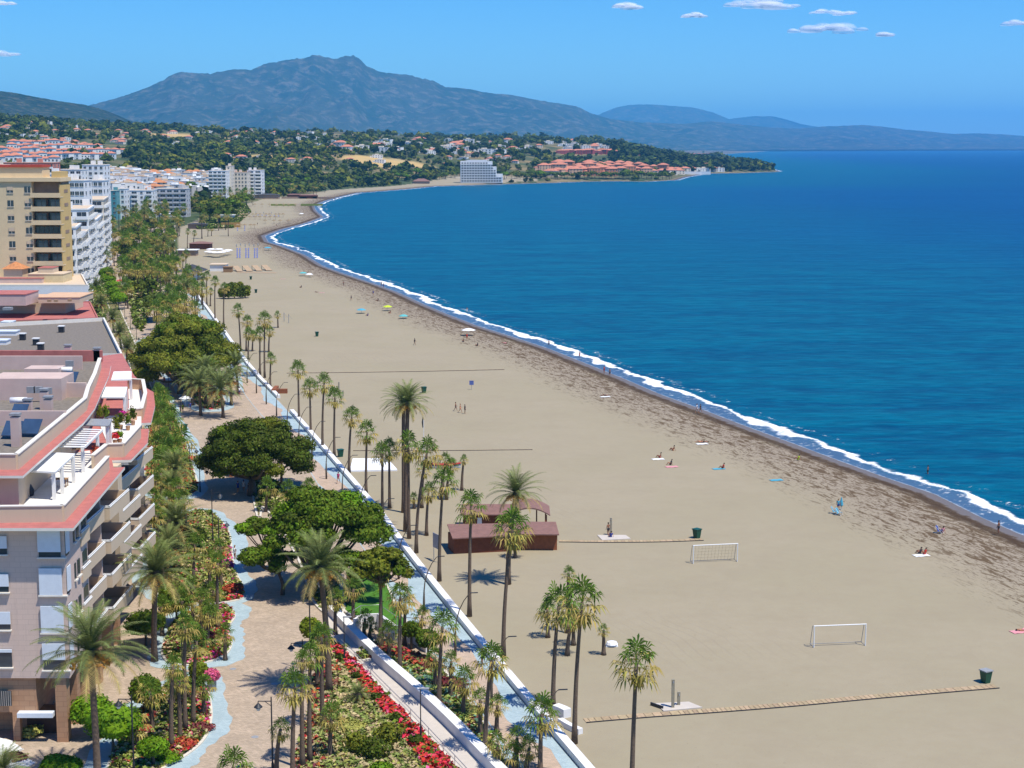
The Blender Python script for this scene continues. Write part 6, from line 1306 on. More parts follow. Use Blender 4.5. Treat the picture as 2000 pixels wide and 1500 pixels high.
# showers
def shower(px, py, h, label, pad=None):
    x, y, _ = at(px, py); o = thing('beach_shower', label, 'shower', (x, y, 0)); MB().box(-.13,.13,-.13,.13,0,h).build('post', M['greyp'] if 'greyp' in M else mat('weathered_concrete', (0.30, 0.27, 0.20), .85, .15, 3), o)
    MB().tube([(0,-.1,h-.15),(0,-.4,h-.1),(0,-.45,h-.2)], .03, 6).build('shower_head', M['steel'], o)
    if pad: MB().prism([(a-x, b-y) for a, b in PX(pad, 0)], .0, .09).build('pad', M['ramp'], o)
shower(1314, 1383, 2.7, 'tall square shower post on a tiled pad by the long plank path', [(1280,1375),(1296,1390),(1372,1383),(1345,1372)])
shower(1325.5, 1378, 1.3, 'low tap post next to the tall shower post')
shower(1193, 1045, 2.3, 'shower post beside the yellowish plank path', [(1166,1046),(1176,1056),(1232,1053),(1222,1046)])
shower(662, 771, 2.6, 'thin shower post on the sand behind the line of palms'); shower(670, 774, 1.2, 'low tap post behind the line of palms')
x, y, _ = at(1283, 1382); MB().bar((-.5,.6,.15),(.5,-.5,.15),.12,.3).build('drain_board', M['dark'], loc=(x, y, 0)); tag(bpy.data.objects['drain_board'], 'dark board at the left edge of the shower pad', 'board')
# canvas, boat, sack, signs, pole, posts
P_ = PX([(683,922),(776,920),(757,898),(689,898)], 0); cx, cy = P_[0]; o = MB().prism([(a-cx, b-cy) for a, b in P_], 0, .25).build('canvas_platform', M['canvas'], loc=(cx, cy, 0)); tag(o, 'big white canvas covered platform on the sand, crossed by palm shadows', 'platform')
bx, by, _ = at(834, 914); bo = thing('rowing_boat', 'wooden boat with red gunwale, blue and white hull, behind the leaning palms', 'boat', (bx, by, 0), R(2)); L = 5.3
def hull(z0, z1, w0, w1, name, m, lo=0., hi=1.):
    n = 14; V = []; 
    for z, w in ((z0, w0), (z1, w1)):
        for i in range(n+1):
            t = i/n; ww = w*math.sin(math.pi*(.04+.92*t))**.55; zz = z+.28*(2*t-1)**2*(z/.7)
            V += [(L*t, -ww/2, zz), (L*t, ww/2, zz)]
    q = 2*(n+1); Fc = []
    for i in range(n): a = 2*i; Fc += [(a, a+2, q+a+2, q+a), (a+1, q+a+1, q+a+3, a+3), (q+a, q+a+2, q+a+3, q+a+1), (a, a+1, a+3, a+2)]
    Fc += [(0, q, q+1, 1), (q-2, q-1, 2*q-1, 2*q-2)]
    return mesh(name, V, Fc, m, bo)
hull(.05, .32, .9, 1.35, 'hull', M['canvas']); hull(.32, .5, 1.36, 1.5, 'blue_strake', M['navy']); hull(.5, .6, 1.52, 1.58, 'gunwale', M['redp'])
for a in (1.6, 3.2): MB().box(a, a+.3, -.6, .6, .605, .65).build('thwart', M['wood'], bo)
x, y, _ = at(1195, 1262); o = MB().box(-.6,.6,-.35,.35,0,.1).lathe([(.3,.1),(.62,.22),(.5,.45),(.15,.55)], (0,0,0), 10).build('white_sack', M['canvas'], loc=(x, y, 0)); tag(o, 'lumpy white sack on the sand beside the tiny palm', 'sack')
def board(px, py, w, h, z0, label, col, tilt=0.0, name='sign'):
    x, y, _ = at(px, py); o = thing(name, label, 'sign', (x, y, 0), tilt); b = MB(); 
    for a in ((-w/2+.05), (w/2-.05)) if w > 1.2 else (0,): MB().box(a-.04,a+.04,0,.08,0,z0+h).build('post', M['grey'], o)
    MB().box(-w/2,w/2,-.06,-.001,z0,z0+h).build('panel', mat('sign_'+col[0], col[1], .5, .15, 4), o)
board(921, 761, .9, .9, 1.0, 'small blue sign on a thin pole above the three walkers', ('blue', (0.10, 0.14, 0.36)))
board(853, 1096, 1.9, 1.8, 1.6, 'grey information board on two posts behind a palm trunk', ('grey', (0.22, 0.25, 0.32)), R(-62))
x, y, _ = at(828, 908); o = thing('flagpole', 'thin white flagpole beside the twin date palms with a furled dark flag', 'flagpole', (x, y, 0)); hh = hgt(828, 908, 812); MB().tube([(0,0,0),(0,0,hh)], [.07,.04], 7).build('pole', M['white'], o); MB().tube([(-.08,0,hh-.1),(-.18,0,hh-1.0),(-.12,0,hh-1.9)], [.05,.13,.08], 6).build('flag', M['dark'], o)
for i, (px_, py_) in enumerate([(555,628),(564,631)]):
    x, y, _ = at(px_, py_); o = thing('net_post', ['left','right'][i]+' volleyball post right of the beach clump', 'post', (x, y, 0)); MB().tube([(0,0,0),(0,0,2.6)], .09, 6).bar((0,0,2.4),(.9,.4,1.2),.05).build('pole', M['grey'], o)
# umbrellas, chairs, towels
def umbrella(px, py, r, h, m, label, group=None, z=0):
    x, y, _ = at(px, py, z); o = thing('parasol', label, 'parasol', (x, y, z), (px*.3) % 3, group); MB().tube([(0,0,0),(0,0,h)], .035, 6).build('pole', M['white'], o)
    V = [(0,0,h+.02)]; n = 16
    for rr, zz in ((r*.5, h-.16), (r, h-.5)):
        for i in range(n): a = 2*math.pi*i/n; k = 1 if i % 2 == 0 else .955; V.append((rr*k*math.cos(a), rr*k*math.sin(a), zz+(0 if i % 2 == 0 else .05)))
    V += [(v[0], v[1], v[2]-.03) for v in V]; N1 = 2*n+1
    Fc = [(0, 1+i, 1+(i+1) % n) for i in range(n)]+[(1+i, 1+n+i, 1+n+(i+1) % n, 1+(i+1) % n) for i in range(n)]+[(N1, N1+1+(i+1) % n, N1+1+i) for i in range(n)]+[(N1+1+i, N1+1+(i+1) % n, N1+1+n+(i+1) % n, N1+1+n+i) for i in range(n)]+[(1+n+i, N1+1+n+i, N1+1+n+(i+1) % n, 1+n+(i+1) % n) for i in range(n)]
    mesh('canopy', V, Fc, m, o); return o
Ym = mat('lime_fabric', (0.50, 0.62, 0.03), .7, .1, 2); Tm = mat('teal_fabric', (0.10, 0.42, 0.42), .7, .1, 2); Om = mat('orange_fabric', (0.60, 0.25, 0.12), .7, .1, 2); Rm = mat('red_fabric', (0.50, 0.05, 0.05), .7, .1, 2); Pk = mat('pink_fabric', (0.65, 0.28, 0.30), .7, .1, 2)
for a in [(706,612,1.5,1.5,M['skyb'],'bright blue parasol on the middle of the sand'),(757,607,1.5,1.7,Ym,'lime yellow parasol near the weed line'),(788,622,1.4,1.2,Tm,'grey blue parasol right of the lime one'),(915,655,1.9,1.9,M['canvas'],'white parasol over a group by the weed line'),(523,489,1.9,1.7,M['skyb'],'turquoise parasol where the beach turns'),(592,539,1.6,1.6,Tm,'pale teal parasol near the surf, left one'),(604,541,1.5,1.5,M['canvas'],'white parasol near the surf, right one'),
 (363,795,1.3,2.2,M['canvas'],'white and blue parasol standing on the paving'),(345,742,1.4,2.2,Rm,'red parasol at the foot of the olive tree'),(356,752,1.4,2.2,Om,'orange parasol at the foot of the olive tree'),(466,425,1.8,1.9,Pk,'pink tinted parasol on the far sand'),(589,421,1.8,1.8,M['canvas'],'white parasol at the far bend, by the water')]: umbrella(*a)
cafe = [(408,501),(416,502),(424,503),(432,502),(440,500),(446,498),(412,496),(428,496)]
for i, (a, b) in enumerate(cafe): umbrella(a, b, 2.3, 2.7, M['canvas'], 'white square looking bar parasol, %s of the terrace rows beside the beach bar' % ordn(i), 'white parasols of the beach bar')
for i, (a, b) in enumerate([(318,426),(333,426)]): umbrella(a, b, 2.6, 3.4, M['canvas'], ['left','right'][i]+' white parasol before the dark round trees', 'pair of white parasols by the street end')
for i, (a, b) in enumerate([(236,560),(243,566),(238,575),(246,580),(250,588),(243,592)]): umbrella(a, b, 1.8, 2.6, [Rm, M['canvas'], Om, Pk, M['canvas'], Rm][i], ['red','white','orange','pink','second white','second red'][i]+' cafe parasol under the avenue palms', 'cafe parasols under the avenue palms')
def lounger_proto():
    o = thing('sun_lounger', '', 'sun lounger'); MB().box(-.32,.32,-.95,.4,.26,.32).add([(-.32,.4,.3),(.32,.4,.3),(.32,.95,.72),(-.32,.95,.72),(-.32,.4,.25),(.32,.4,.25),(.32,.95,.67),(-.32,.95,.67)], [(0,1,2,3),(7,6,5,4),(0,4,5,1),(1,5,6,2),(2,6,7,3),(3,7,4,0)]).build('mattress', mat('lounger_blue', (0.10, 0.13, 0.36), .8, .2, 2), o)
    for a, b in ((-.28,-.85),(.28,-.85),(-.28,.7),(.28,.7)): MB().box(a-.03,a+.03,b-.03,b+.03,0,.26).build('leg', M['white'], o)
    return o
lp = lounger_proto(); LS = []
for cxp in (466, 483, 500): LS += [(cxp+dx, yy) for yy in (488,492,496,500,504) for dx in (-2.5, 2.5)]
LS2 = [(x, 421+(x % 7)*.4) for x in range(480, 552, 8)]; LS3 = [(x, y) for x in (464, 478) for y in (443, 447, 451)]
allL = [(at(a, b)[0], at(a, b)[1]) for a, b in LS+LS2+LS3]
for n_i, (it, r, i) in enumerate(ranked(allL, None, 6)):
    lb = 'blue sun lounger, %s from left in the %s row of the far beach' % (ordn(i), ordn(r))
    if n_i == 0: lp.location = (*it, 0); lp['label'] = lb; lp['group'] = 'sun loungers in rows'
    else: copy_tree(lp, (*it, 0), .2, None, lb, 'sun loungers in rows')
for i, (a, b) in enumerate([(462,486),(470,484),(479,486),(487,484),(496,486),(504,484),(486,420),(500,419),(515,420),(530,420),(544,422)]):
    x, y, _ = at(a, b); o = thing('folded_parasol', 'folded grey parasol, %s from left of the %s lounger row' % (ordn(i if i < 6 else i-6), 'nearer' if i < 6 else 'further'), 'parasol', (x, y, 0), 0, 'folded parasols, %s rows' % ('nearer' if i < 6 else 'further')); MB().tube([(0,0,0),(0,0,2.4)], .05, 5).build('pole', M['wood'], o); MB().lathe([(.05,1.1),(.32,1.35),(.12,2.4)], (0,0,0), 8).build('canopy', M['grey'], o)
St = mat('straw_thatch', (0.24, 0.18, 0.10), .9, .3, 4)
sp_ = [at(x+((x*7) % 5)-2, y)[:2] for y, xs in ((424, range(474, 556, 9)), (429, range(470, 550, 10)), (446, range(462, 500, 9)), (437, range(520, 570, 14)), (404, range(500, 580, 13))) for x in xs]
for (it, r, i) in ranked(sp_, None, 8):
    o = thing('thatched_parasol', 'thatched parasol of the far beach, %s from left, %s row' % (ordn(i), ordn(r)), 'parasol', (*it, 0), 0, 'thatched parasols of the far beach'); MB().tube([(0,0,0),(0,0,2.3)], .06, 5).build('pole', M['wood'], o); MB().lathe([(1.5,1.95),(1.45,2.05),(.7,2.5),(.05,2.85)], (0,0,0), 10).build('canopy', St, o)
def towel(px, py, m, label, w=1.1, l=2.0, rz=0.3):
    x, y, _ = at(px, py); V = []; n = 6
    for j in range(n+1):
        for i in range(4): V.append((-l/2+l*j/n, -w/2+w*i/3, .045+.02*math.sin(j*1.9+i)))
    V += [(a, b, c-.03) for a, b, c in V]; q = 4*(n+1); Fc = [(j*4+i, (j+1)*4+i, (j+1)*4+i+1, j*4+i+1) for j in range(n) for i in range(3)]; Fc += [tuple(q+k for k in f[::-1]) for f in Fc]
    o = mesh('beach_towel', V, Fc, m, loc=(x, y, .0)); o.rotation_euler = (0, 0, rz); tag(o, label, 'towel')
for a in [(1285,897,M['canvas'],'white towel left of the four sunbathers'),(1312,912,Pk,'pale pink towel under the lying sunbather'),(1404,916,M['skyb'],'blue grey towel with a sunbather, alone in mid sand'),(1516,938,M['skyb'],'empty turquoise towel near the weed'),(1371,867,M['canvas'],'white towel at the weed line with two people'),(1799,1085,M['canvas'],'white round towel under the couple'),(1992,1234,Pk,'pink towel cut by the right edge'),(1182,775,M['canvas'],'white towel high on the weed line'),(628,572,Pk,'pinkish towel near the surf'),(552,545,Pk,'pink towel by the wooden deck')]: towel(*a)
def deckchair(px, py, m, label, rz):
    x, y, _ = at(px, py); o = thing('deck_chair', label, 'chair', (x, y, 0), rz)
    MB().bar((-.3,-.5,.02),(-.3,.45,.95),.04).bar((.3,-.5,.02),(.3,.45,.95),.04).bar((-.3,.5,.02),(-.3,-.45,.45),.04).bar((.3,.5,.02),(.3,-.45,.45),.04).build('frame', M['white'], o)
    MB().add([(-.28,-.42,.42),(.28,-.42,.42),(.28,.05,.22),(-.28,.05,.22),(.28,.42,.95),(-.28,.42,.95)]+[(-.28,-.42,.40),(.28,-.42,.40),(.28,.05,.19),(-.28,.05,.19),(.28,.42,.92),(-.28,.42,.92)], [(0,1,2,3),(3,2,4,5),(9,8,7,6),(11,10,8,9)]).build('sling', m, o)
deckchair(1629, 1003, M['skyb'], 'left turquoise deck chair of the pair facing the sea', 1.2); deckchair(1638, 1006, M['skyb'], 'right turquoise deck chair of the pair facing the sea', .9); deckchair(1834, 1041, M['navy'], 'dark blue deck chair near the shingle at the right', 1.0)
x, y, _ = at(1643, 996); o = thing('folded_parasol', 'upright folded blue parasol beside the turquoise deck chairs', 'parasol', (x, y, 0)); MB().tube([(0,0,0),(0,0,1.7)], .04, 5).build('pole', M['white'], o); MB().lathe([(.06,.5),(.28,.7),(.22,1.1),(.05,1.8)], (0,0,0), 9).build('canopy', M['skyb'], o)
# ---------------------------------------------------------------- people
SKIN = mat('skin', (0.42, 0.20, 0.11), .6, .08, 6); SKIN2 = mat('tanned_skin', (0.28, 0.12, 0.065), .6, .08, 6); HAIR = mat('dark_hair', (0.025, 0.016, 0.01), .7, .2, 8); HAIR2 = mat('fair_hair', (0.25, 0.16, 0.07), .7, .2, 8)
def body_mesh(pose):
    J = {}; E = []
    def j(n, p, r, par=None): J[n] = (Vector(p), r); 
    def e(a, b): E.append((a, b))
    hip = Vector((0,0,.93)); up = Vector((0,0,1)); fw = Vector((0,1,0))
    kn = {1: Vector((.10,.03,.50)), -1: Vector((-.10,.03,.50))}; an = {1: Vector((.10,-.02,.08)), -1: Vector((-.10,-.02,.08))}; toe = {s: an[s]+Vector((.02*s,.15,-.04)) for s in (1,-1)}
    el = {1: Vector((.25,-.02,1.13)), -1: Vector((-.25,-.02,1.13))}; wr = {1: Vector((.27,.08,.90)), -1: Vector((-.27,.08,.90))}
    if pose == 'walk':
        kn = {1: Vector((.09,.22,.52)), -1: Vector((-.09,-.10,.50))}; an = {1: Vector((.09,.27,.08)), -1: Vector((-.09,-.40,.14))}; toe = {1: Vector((.09,.43,.06)), -1: Vector((-.09,-.28,.03))}
        el = {1: Vector((.24,-.14,1.15)), -1: Vector((-.24,.10,1.15))}; wr = {1: Vector((.24,-.10,.92)), -1: Vector((-.22,.28,.98))}
    if pose == 'sit':
        hip = Vector((0,0,.12)); up = Vector((0,-.25,.97)).normalized(); fw = Vector((0,.97,.25))
        kn = {1: Vector((.14,.42,.42)), -1: Vector((-.14,.42,.42))}; an = {1: Vector((.12,.62,.07)), -1: Vector((-.12,.62,.07))}; toe = {s: an[s]+Vector((0,.14,-.03)) for s in (1,-1)}
        el = {1: Vector((.26,-.10,.36)), -1: Vector((-.26,-.10,.36))}; wr = {1: Vector((.25,-.25,.10)), -1: Vector((-.15,.22,.42))}
    if pose == 'lie':
        hip = Vector((0,0,.13)); up = Vector((0,-1,.03)).normalized(); fw = Vector((0,.03,1))
        kn = {1: Vector((.11,.43,.16)), -1: Vector((-.10,.40,.34))}; an = {1: Vector((.12,.84,.08)), -1: Vector((-.12,.62,.08))}; toe = {1: Vector((.15,.90,.20)), -1: Vector((-.12,.77,.05))}
        el = {1: Vector((.30,-.22,.10)), -1: Vector((-.30,-.22,.10))}; wr = {1: Vector((.27,.02,.08)), -1: Vector((-.27,.02,.08))}
    P = lambda h, f=0, x=0: hip+up*h+fw*f+Vector((x,0,0))
    j('pel', P(0), .125); j('waist', P(.17,.01), .115); j('chest', P(.38,.01), .145); j('neck0', P(.52), .07); j('neck', P(.57,.01), .052); j('head0', P(.63,.02), .075); j('head', P(.71,.02), .095); j('top', P(.79,.01), .065); j('nose', P(.68,.125), .014)
    for a, b in (('pel','waist'),('waist','chest'),('chest','neck0'),('neck0','neck'),('neck','head0'),('head0','head'),('head','top'),('head0','nose')): e(a, b)
    for s in (1, -1):
        t = str(s); j('sh'+t, P(.47,0,.17*s), .058); j('el'+t, el[s], .040); j('wr'+t, wr[s], .027); d = (wr[s]-el[s]).normalized(); pa = wr[s]+d*.06; j('pa'+t, pa, .032)
        e('chest', 'sh'+t); e('sh'+t, 'el'+t); e('el'+t, 'wr'+t); e('wr'+t, 'pa'+t)
        ax = Vector((0,1,0)) if abs(d.y) < .8 else Vector((1,0,0))
        for k, ln in enumerate((.070,.078,.072,.058)): q = pa+d*.03+ax*(.024-.016*k); j('f%d%s' % (k, t), q+d*.015, .009); j('g%d%s' % (k, t), q+d*ln-Vector((.012*s,0,0)), .008); e('pa'+t, 'f%d%s' % (k, t)); e('f%d%s' % (k, t), 'g%d%s' % (k, t))
        j('th'+t, pa+ax*.045, .010); j('ti'+t, pa+ax*.055+d*.04, .009); e('pa'+t, 'th'+t); e('th'+t, 'ti'+t)
        j('hp'+t, P(-.06,0,.085*s), .098); j('kn'+t, kn[s], .062); ck = kn[s].lerp(an[s], .3); j('cf'+t, ck+fw*-.02, .055); j('an'+t, an[s], .036); j('to'+t, toe[s], .032)
        e('pel', 'hp'+t); e('hp'+t, 'kn'+t); e('kn'+t, 'cf'+t); e('cf'+t, 'an'+t); e('an'+t, 'to'+t)
    names = list(J); me = bpy.data.meshes.new('person'); me.from_pydata([tuple(J[n][0]) for n in names], [(names.index(a), names.index(b)) for a, b in E], []); o = bpy.data.objects.new('tmp', me); COL.objects.link(o)
    md = o.modifiers.new('skin', 'SKIN'); md.use_smooth_shade = True
    for i, n in enumerate(names): sv = me.skin_vertices[0].data[i]; r = J[n][1]; sv.radius = (r, r*(.78 if n in ('chest','waist','pel') else 1)); sv.use_root = (n == 'pel')
    o.modifiers.new('sub', 'SUBSURF').levels = 1; o.modifiers['sub'].render_levels = 1
    dg = bpy.context.evaluated_depsgraph_get(); out = bpy.data.meshes.new_from_object(o.evaluated_get(dg)); bpy.data.objects.remove(o); out.polygons.foreach_set('use_smooth', [True]*len(out.polygons))
    cl = {}
    b = MB(); b.tube([P(-.06), P(0), P(.12)], [.15,.15,.128], 12); 
    for s in (1, -1): t = str(s); b.tube([J['hp'+t][0], J['hp'+t][0].lerp(J['kn'+t][0], .35)], [.112,.098], 10)
    cl['shorts'] = b
    b = MB(); b.tube([P(-.04), P(.17,.01), P(.38,.01), P(.50)], [.15,.135,.168,.10], 12)
    for s in (1, -1): t = str(s); b.tube([J['sh'+t][0]-Vector((.06*s,0,0)), J['sh'+t][0], J['sh'+t][0].lerp(J['el'+t][0], .5)], [.08,.075,.058], 9)
    cl['shirt'] = b
    b = MB(); c = P(.73,-.015); b.lathe([(.01,-.03),(.105,-.02),(.112,.04),(.085,.09),(.01,.112)], tuple(c), 12); cl['hair'] = b
    return out, cl
PB = {p: body_mesh(p) for p in ('stand', 'walk', 'sit', 'lie')}
CLM = {}
def person(px, py, pose, rz, shorts, label, shirt=None, hair=HAIR, skin=SKIN, z=0.0, s=1.0, group='people on the beach'):
    x, y, _ = at(px, py, z); me, cl = PB[pose]; k = (pose, skin.name)
    if k not in CLM: m2 = me.copy(); m2.name = 'person'; m2.materials.clear(); m2.materials.append(skin); CLM[k] = m2
    o = bpy.data.objects.new('person', CLM[k]); COL.objects.link(o); o.location = (x, y, z); o.rotation_euler = (0, 0, rz); o.scale = (s, s, s); tag(o, label, 'person', group)
    for nm, m_ in (('shorts', shorts), ('shirt', shirt), ('hair', hair)):
        if m_ is None: continue
        kk = (pose, nm, m_.name)
        if kk not in CLM: b = cl[nm]; q = bpy.data.meshes.new(nm); q.from_pydata([tuple(v) for v in b.V], [], b.F); q.materials.append(m_); q.polygons.foreach_set('use_smooth', [True]*len(q.polygons)); CLM[kk] = q
        c = bpy.data.objects.new(nm, CLM[kk]); COL.objects.link(c); c.parent = o
K_, Nv, Rd, Wh, Yl = M['dark'], M['navy'], M['redp'], M['canvas'], Ym
for a in [(890,803,'walk',-1.5,K_,'left of three swimmers walking abreast on the open sand',None,HAIR,SKIN2),(899,806,'walk',-1.5,Om,'middle one of three swimmers walking abreast, in pale orange',None,HAIR2,SKIN),(908,808,'stand',-1.3,K_,'right one of three swimmers walking abreast, in dark swimwear',K_,HAIR,SKIN2),
 (1188,1046,'stand',.5,K_,'person rinsing under the shower beside the plank path',None,HAIR,SKIN2),(1193,1050,'sit',.3,Nv,'person in blue bending down beside the shower pad',Nv,HAIR,SKIN),(810,674,'walk',-2.0,K_,'lone walker in dark clothes in the middle of the sand',K_,HAIR,SKIN2),
 (1289,894,'sit',1.2,Rd,'sunbather in red sitting on the white towel',None,HAIR,SKIN2),(1315,880,'sit',1.0,Om,'sunbather with orange swimwear sitting furthest of the four',None,HAIR,SKIN2),(1310,908,'sit',1.4,K_,'dark haired sunbather sitting on the pale pink towel',K_,HAIR,SKIN),(1412,915,'sit',1.3,Rd,'sunbather in red beside the blue grey towel',Rd,HAIR,SKIN2),
 (1367,864,'lie',1.5,Om,'left sunbather lying at the weed line',None,HAIR2,SKIN),(1375,864,'lie',1.5,K_,'right sunbather lying at the weed line',None,HAIR,SKIN2),(1797,1082,'sit',.6,K_,'left one of the couple sitting on the white towel',K_,HAIR,SKIN2),(1806,1083,'sit',.9,Rd,'right one of the couple sitting on the white towel',Rd,HAIR,SKIN),
 (1637,998,'stand',-.4,Nv,'person standing by the turquoise deck chairs',M['skyb'],HAIR2,SKIN),(1841,1040,'sit',.4,Pk,'person with pink towel beside the dark blue chair',Pk,HAIR,SKIN),(1950,1042,'stand',.7,K_,'dark figure standing at the shingle edge, far right',None,HAIR,SKIN2),(1361,806,'walk',2.2,Wh,'walker in a white shirt at the shingle',Wh,HAIR,SKIN),(1368,807,'walk',2.2,K_,'walker in dark beside the white shirted one',K_,HAIR,SKIN),
 (1559,898,'sit',1.0,Yl,'person in yellow sitting among the weed',Yl,HAIR,SKIN),(1998,1232,'lie',-1.4,Pk,'sunbather with feet showing at the right edge',None,HAIR,SKIN),(1182,773,'lie',1.4,K_,'sunbather lying high on the weed line',None,HAIR,SKIN2),(1180,730,'stand',1.0,Rd,'bather in red at the water edge',Rd,HAIR,SKIN),
 (905,668,'sit',.4,K_,'person sitting left of the white parasol',None,HAIR,SKIN2),(912,664,'stand',.4,Rd,'person in red standing under the white parasol',Rd,HAIR,SKIN),(932,676,'sit',.9,K_,'person in a dark chair right of the white parasol',K_,HAIR,SKIN),(985,671,'lie',1.2,Pk,'sunbather in pink beyond the white parasol',Pk,HAIR,SKIN),
 (671,559,'stand',.4,K_,'figure standing by the surf, left of the breaking wave',None,HAIR,SKIN2),(745,559,'stand',.4,K_,'left figure of the pair at the breaking wave',None,HAIR,SKIN2),(749,562,'stand',.4,Nv,'right figure of the pair at the breaking wave',None,HAIR,SKIN2),(686,587,'walk',1.4,K_,'walker on the damp sand before the parasols',K_,HAIR,SKIN),(729,577,'walk',1.0,Nv,'walker in blue near the weed, left one',Nv,HAIR,SKIN),(738,588,'sit',1.0,K_,'person sitting on the weed above the lime parasol',K_,HAIR,SKIN),
 (718,617,'sit',1.0,Nv,'person sitting beside the bright blue parasol',Nv,HAIR,SKIN),(762,612,'sit',1.0,Om,'person sitting beneath the lime parasol',None,HAIR,SKIN2),(618,571,'lie',1.0,K_,'sunbather near the pinkish towel',None,HAIR,SKIN2),(588,562,'sit',1.0,K_,'person sitting on open sand near the far surf',K_,HAIR,SKIN),
 (410,418+10,'stand',1.0,Wh,'distant figure near the dark beach trees',Wh,HAIR,SKIN),(540,443,'walk',1.0,K_,'distant walker on the far bend',K_,HAIR,SKIN),(503,440,'walk',1.0,K_,'distant walker left on the far bend',K_,HAIR,SKIN),(561,434,'stand',1.0,Rd,'distant figure close to the surf at the bend',Rd,HAIR,SKIN)]:
    person(*a)
for a in [(1812,930,'stand',1.0,K_,'bather standing in the sea behind the breakers, right',None,HAIR,SKIN2),(1072,677,'stand',.5,K_,'bather walking in the shallows at the middle',None,HAIR,SKIN2),(1132,700,'stand',.5,Rd,'bather in red in the foam at the middle',None,HAIR,SKIN2),(912,611,'walk',.5,Wh,'bather jumping in the breaker near the centre',None,HAIR,SKIN),(1191,735,'stand',.5,K_,'bather in the wash just right of the centre',None,HAIR,SKIN2)]:
    person(*a, z=-.95)
for a in [(321,750,'walk',.2,Rd,'pedestrian in red on the street beside the lamps',Rd,HAIR,SKIN),(303,737,'walk',.2,K_,'pedestrian in black on the street by the eaves',K_,HAIR,SKIN),(465,962,'stand',.3,Nv,'left person of the group in the tree shade',Nv,HAIR,SKIN),(476,960,'stand',-.6,Wh,'middle person in white of the group in the tree shade',Wh,HAIR,SKIN),(486,966,'walk',2.2,Nv,'right person of the group in the tree shade',K_,HAIR,SKIN),
 (661,944,'walk',2.8,Pk,'woman in magenta walking on the seafront walk',mat('magenta_cloth', (0.40, 0.03, 0.15), .7, .1, 3),HAIR,SKIN),(459,1092,'stand',2.4,Wh,'person in white standing by the long bed kerb',Wh,HAIR2,SKIN),(372,802,'stand',.6,Nv,'person in blue under the white parasol on the paving',Nv,HAIR,SKIN),(357,806,'stand',.6,M['leafb'],'person in green beside the white parasol on the paving',M['leafb'],HAIR,SKIN),
 (942,1300,'walk',.2,K_,'walker in dark on the seafront walk behind the palm',K_,HAIR,SKIN),(468,772,'stand',.2,Nv,'person near the date palms of the walk',Wh,HAIR,SKIN)]:
    person(*a, z=.05, group='people on the promenade')
# ---------------------------------------------------------------- beach bar, huts, windbreaks, parking
def hut(px, py, w, d, h, wall, roof, label, name='beach_bar', rf='hip', rh=1.5, ov=.8, win=0, z=0):
    x, y, _ = at(px, py); o = thing(name, label, 'bar', (x, y, z)); MB().box(0, w, 0, d, 0, h).build('wall', M[wall], o)
    if rf == 'hip': MB().hip(0, w, 0, d, h, rh, ov).build('roof', M[roof] if isinstance(roof, str) else roof, o)
    else: MB().box(-ov, w+ov, -ov, d+ov, h, h+.25).build('roof', M[roof], o)
    for k in range(win): put('window', win_me(1.0, 1.2), o, ((k+.5)*w/win, 0, h*.3))
    return o
DR = mat('dark_slate_roof', (0.05, 0.05, 0.055), .8, .2, 1)
hut(357, 546, 5.0, 9, 3.0, 'white', DR, 'beach bar with dark hipped roof and white corner behind the thin palms', rh=2.4, ov=2.6, win=2)
hut(410, 530, 6.2, 7, 2.6, 'white', 'cream', 'pale flat roofed annex on the right of the beach bar', rf='flat', ov=.4); hut(436, 532, 3.4, 3, 2.0, 'wood', 'wood', 'small wooden store right of the pale annex', rf='flat', ov=.2)
hut(347, 500, 8.4, 6, 2.6, 'loggia', 'canvas', 'pale cream awning above the bar seats', rf='flat', ov=.6); hut(370, 487, 10, 7, 2.8, 'kred', 'kroof', 'dark red wooden hut behind the pale awning', rh=.9); hut(367, 447, 11, 6, 2.8, 'loggia', DR, 'bar with blue grey roof at the street end', rh=.8)
hut(561, 387, 13, 6, 3.4, 'kred', 'kroof', 'low dark red building on the far sand, left one', rh=.8); hut(585, 388, 17, 6, 3.2, 'kred', 'kroof', 'low dark red building on the far sand, right one', rh=.8)
hut(498, 389, 22, 12, 4.0, 'loggia', DR, 'far beach restaurant with a dark roof below the apartments', rh=1.2); hut(430, 429, 9, 6, 3, 'white', 'canvas', 'white bar behind the dark beach palms', rf='flat'); hut(806, 360, 22, 14, 4, 'loggia', 'kroof', 'thatched looking bar on the shore left of the hotel', rh=3.5)
o = hut(864, 355, 55, 5, 5.5, 'white', 'white', 'long low white wall like building left of the hotel', name='beach_club', rf='flat', ov=.1); hut(1322, 341, 60, 8, 5, 'white', 'white', 'long white beach club near the headland tip', name='beach_club', rf='flat', ov=.1)
for i in range(4):
    x, y, _ = at(463+i*19, 531-i*.6); o = thing('windbreak', 'slanting wooden windbreak panel, %s from left on the timber deck' % ordn(i), 'windbreak', (x, y, 0), 0, 'slanting windbreaks on the deck')
    MB().add([(0,0,.3),(2.4,0,.3),(-.8,7.5,1.9),(-3.2,7.5,1.9),(0,0,.18),(2.4,0,.18),(-.8,7.5,1.78),(-3.2,7.5,1.78)], [(0,1,2,3),(7,6,5,4),(0,4,5,1),(1,5,6,2),(2,6,7,3),(3,7,4,0)]).build('panel', M['boardw'], o)
    for a, b, hh in ((0,0,.3),(2.3,0,.3),(-.9,7.4,1.8),(-3.0,7.4,1.8)): MB().box(a-.08,a+.08,b-.08,b+.08,0,hh).build('post', M['wood'], o)
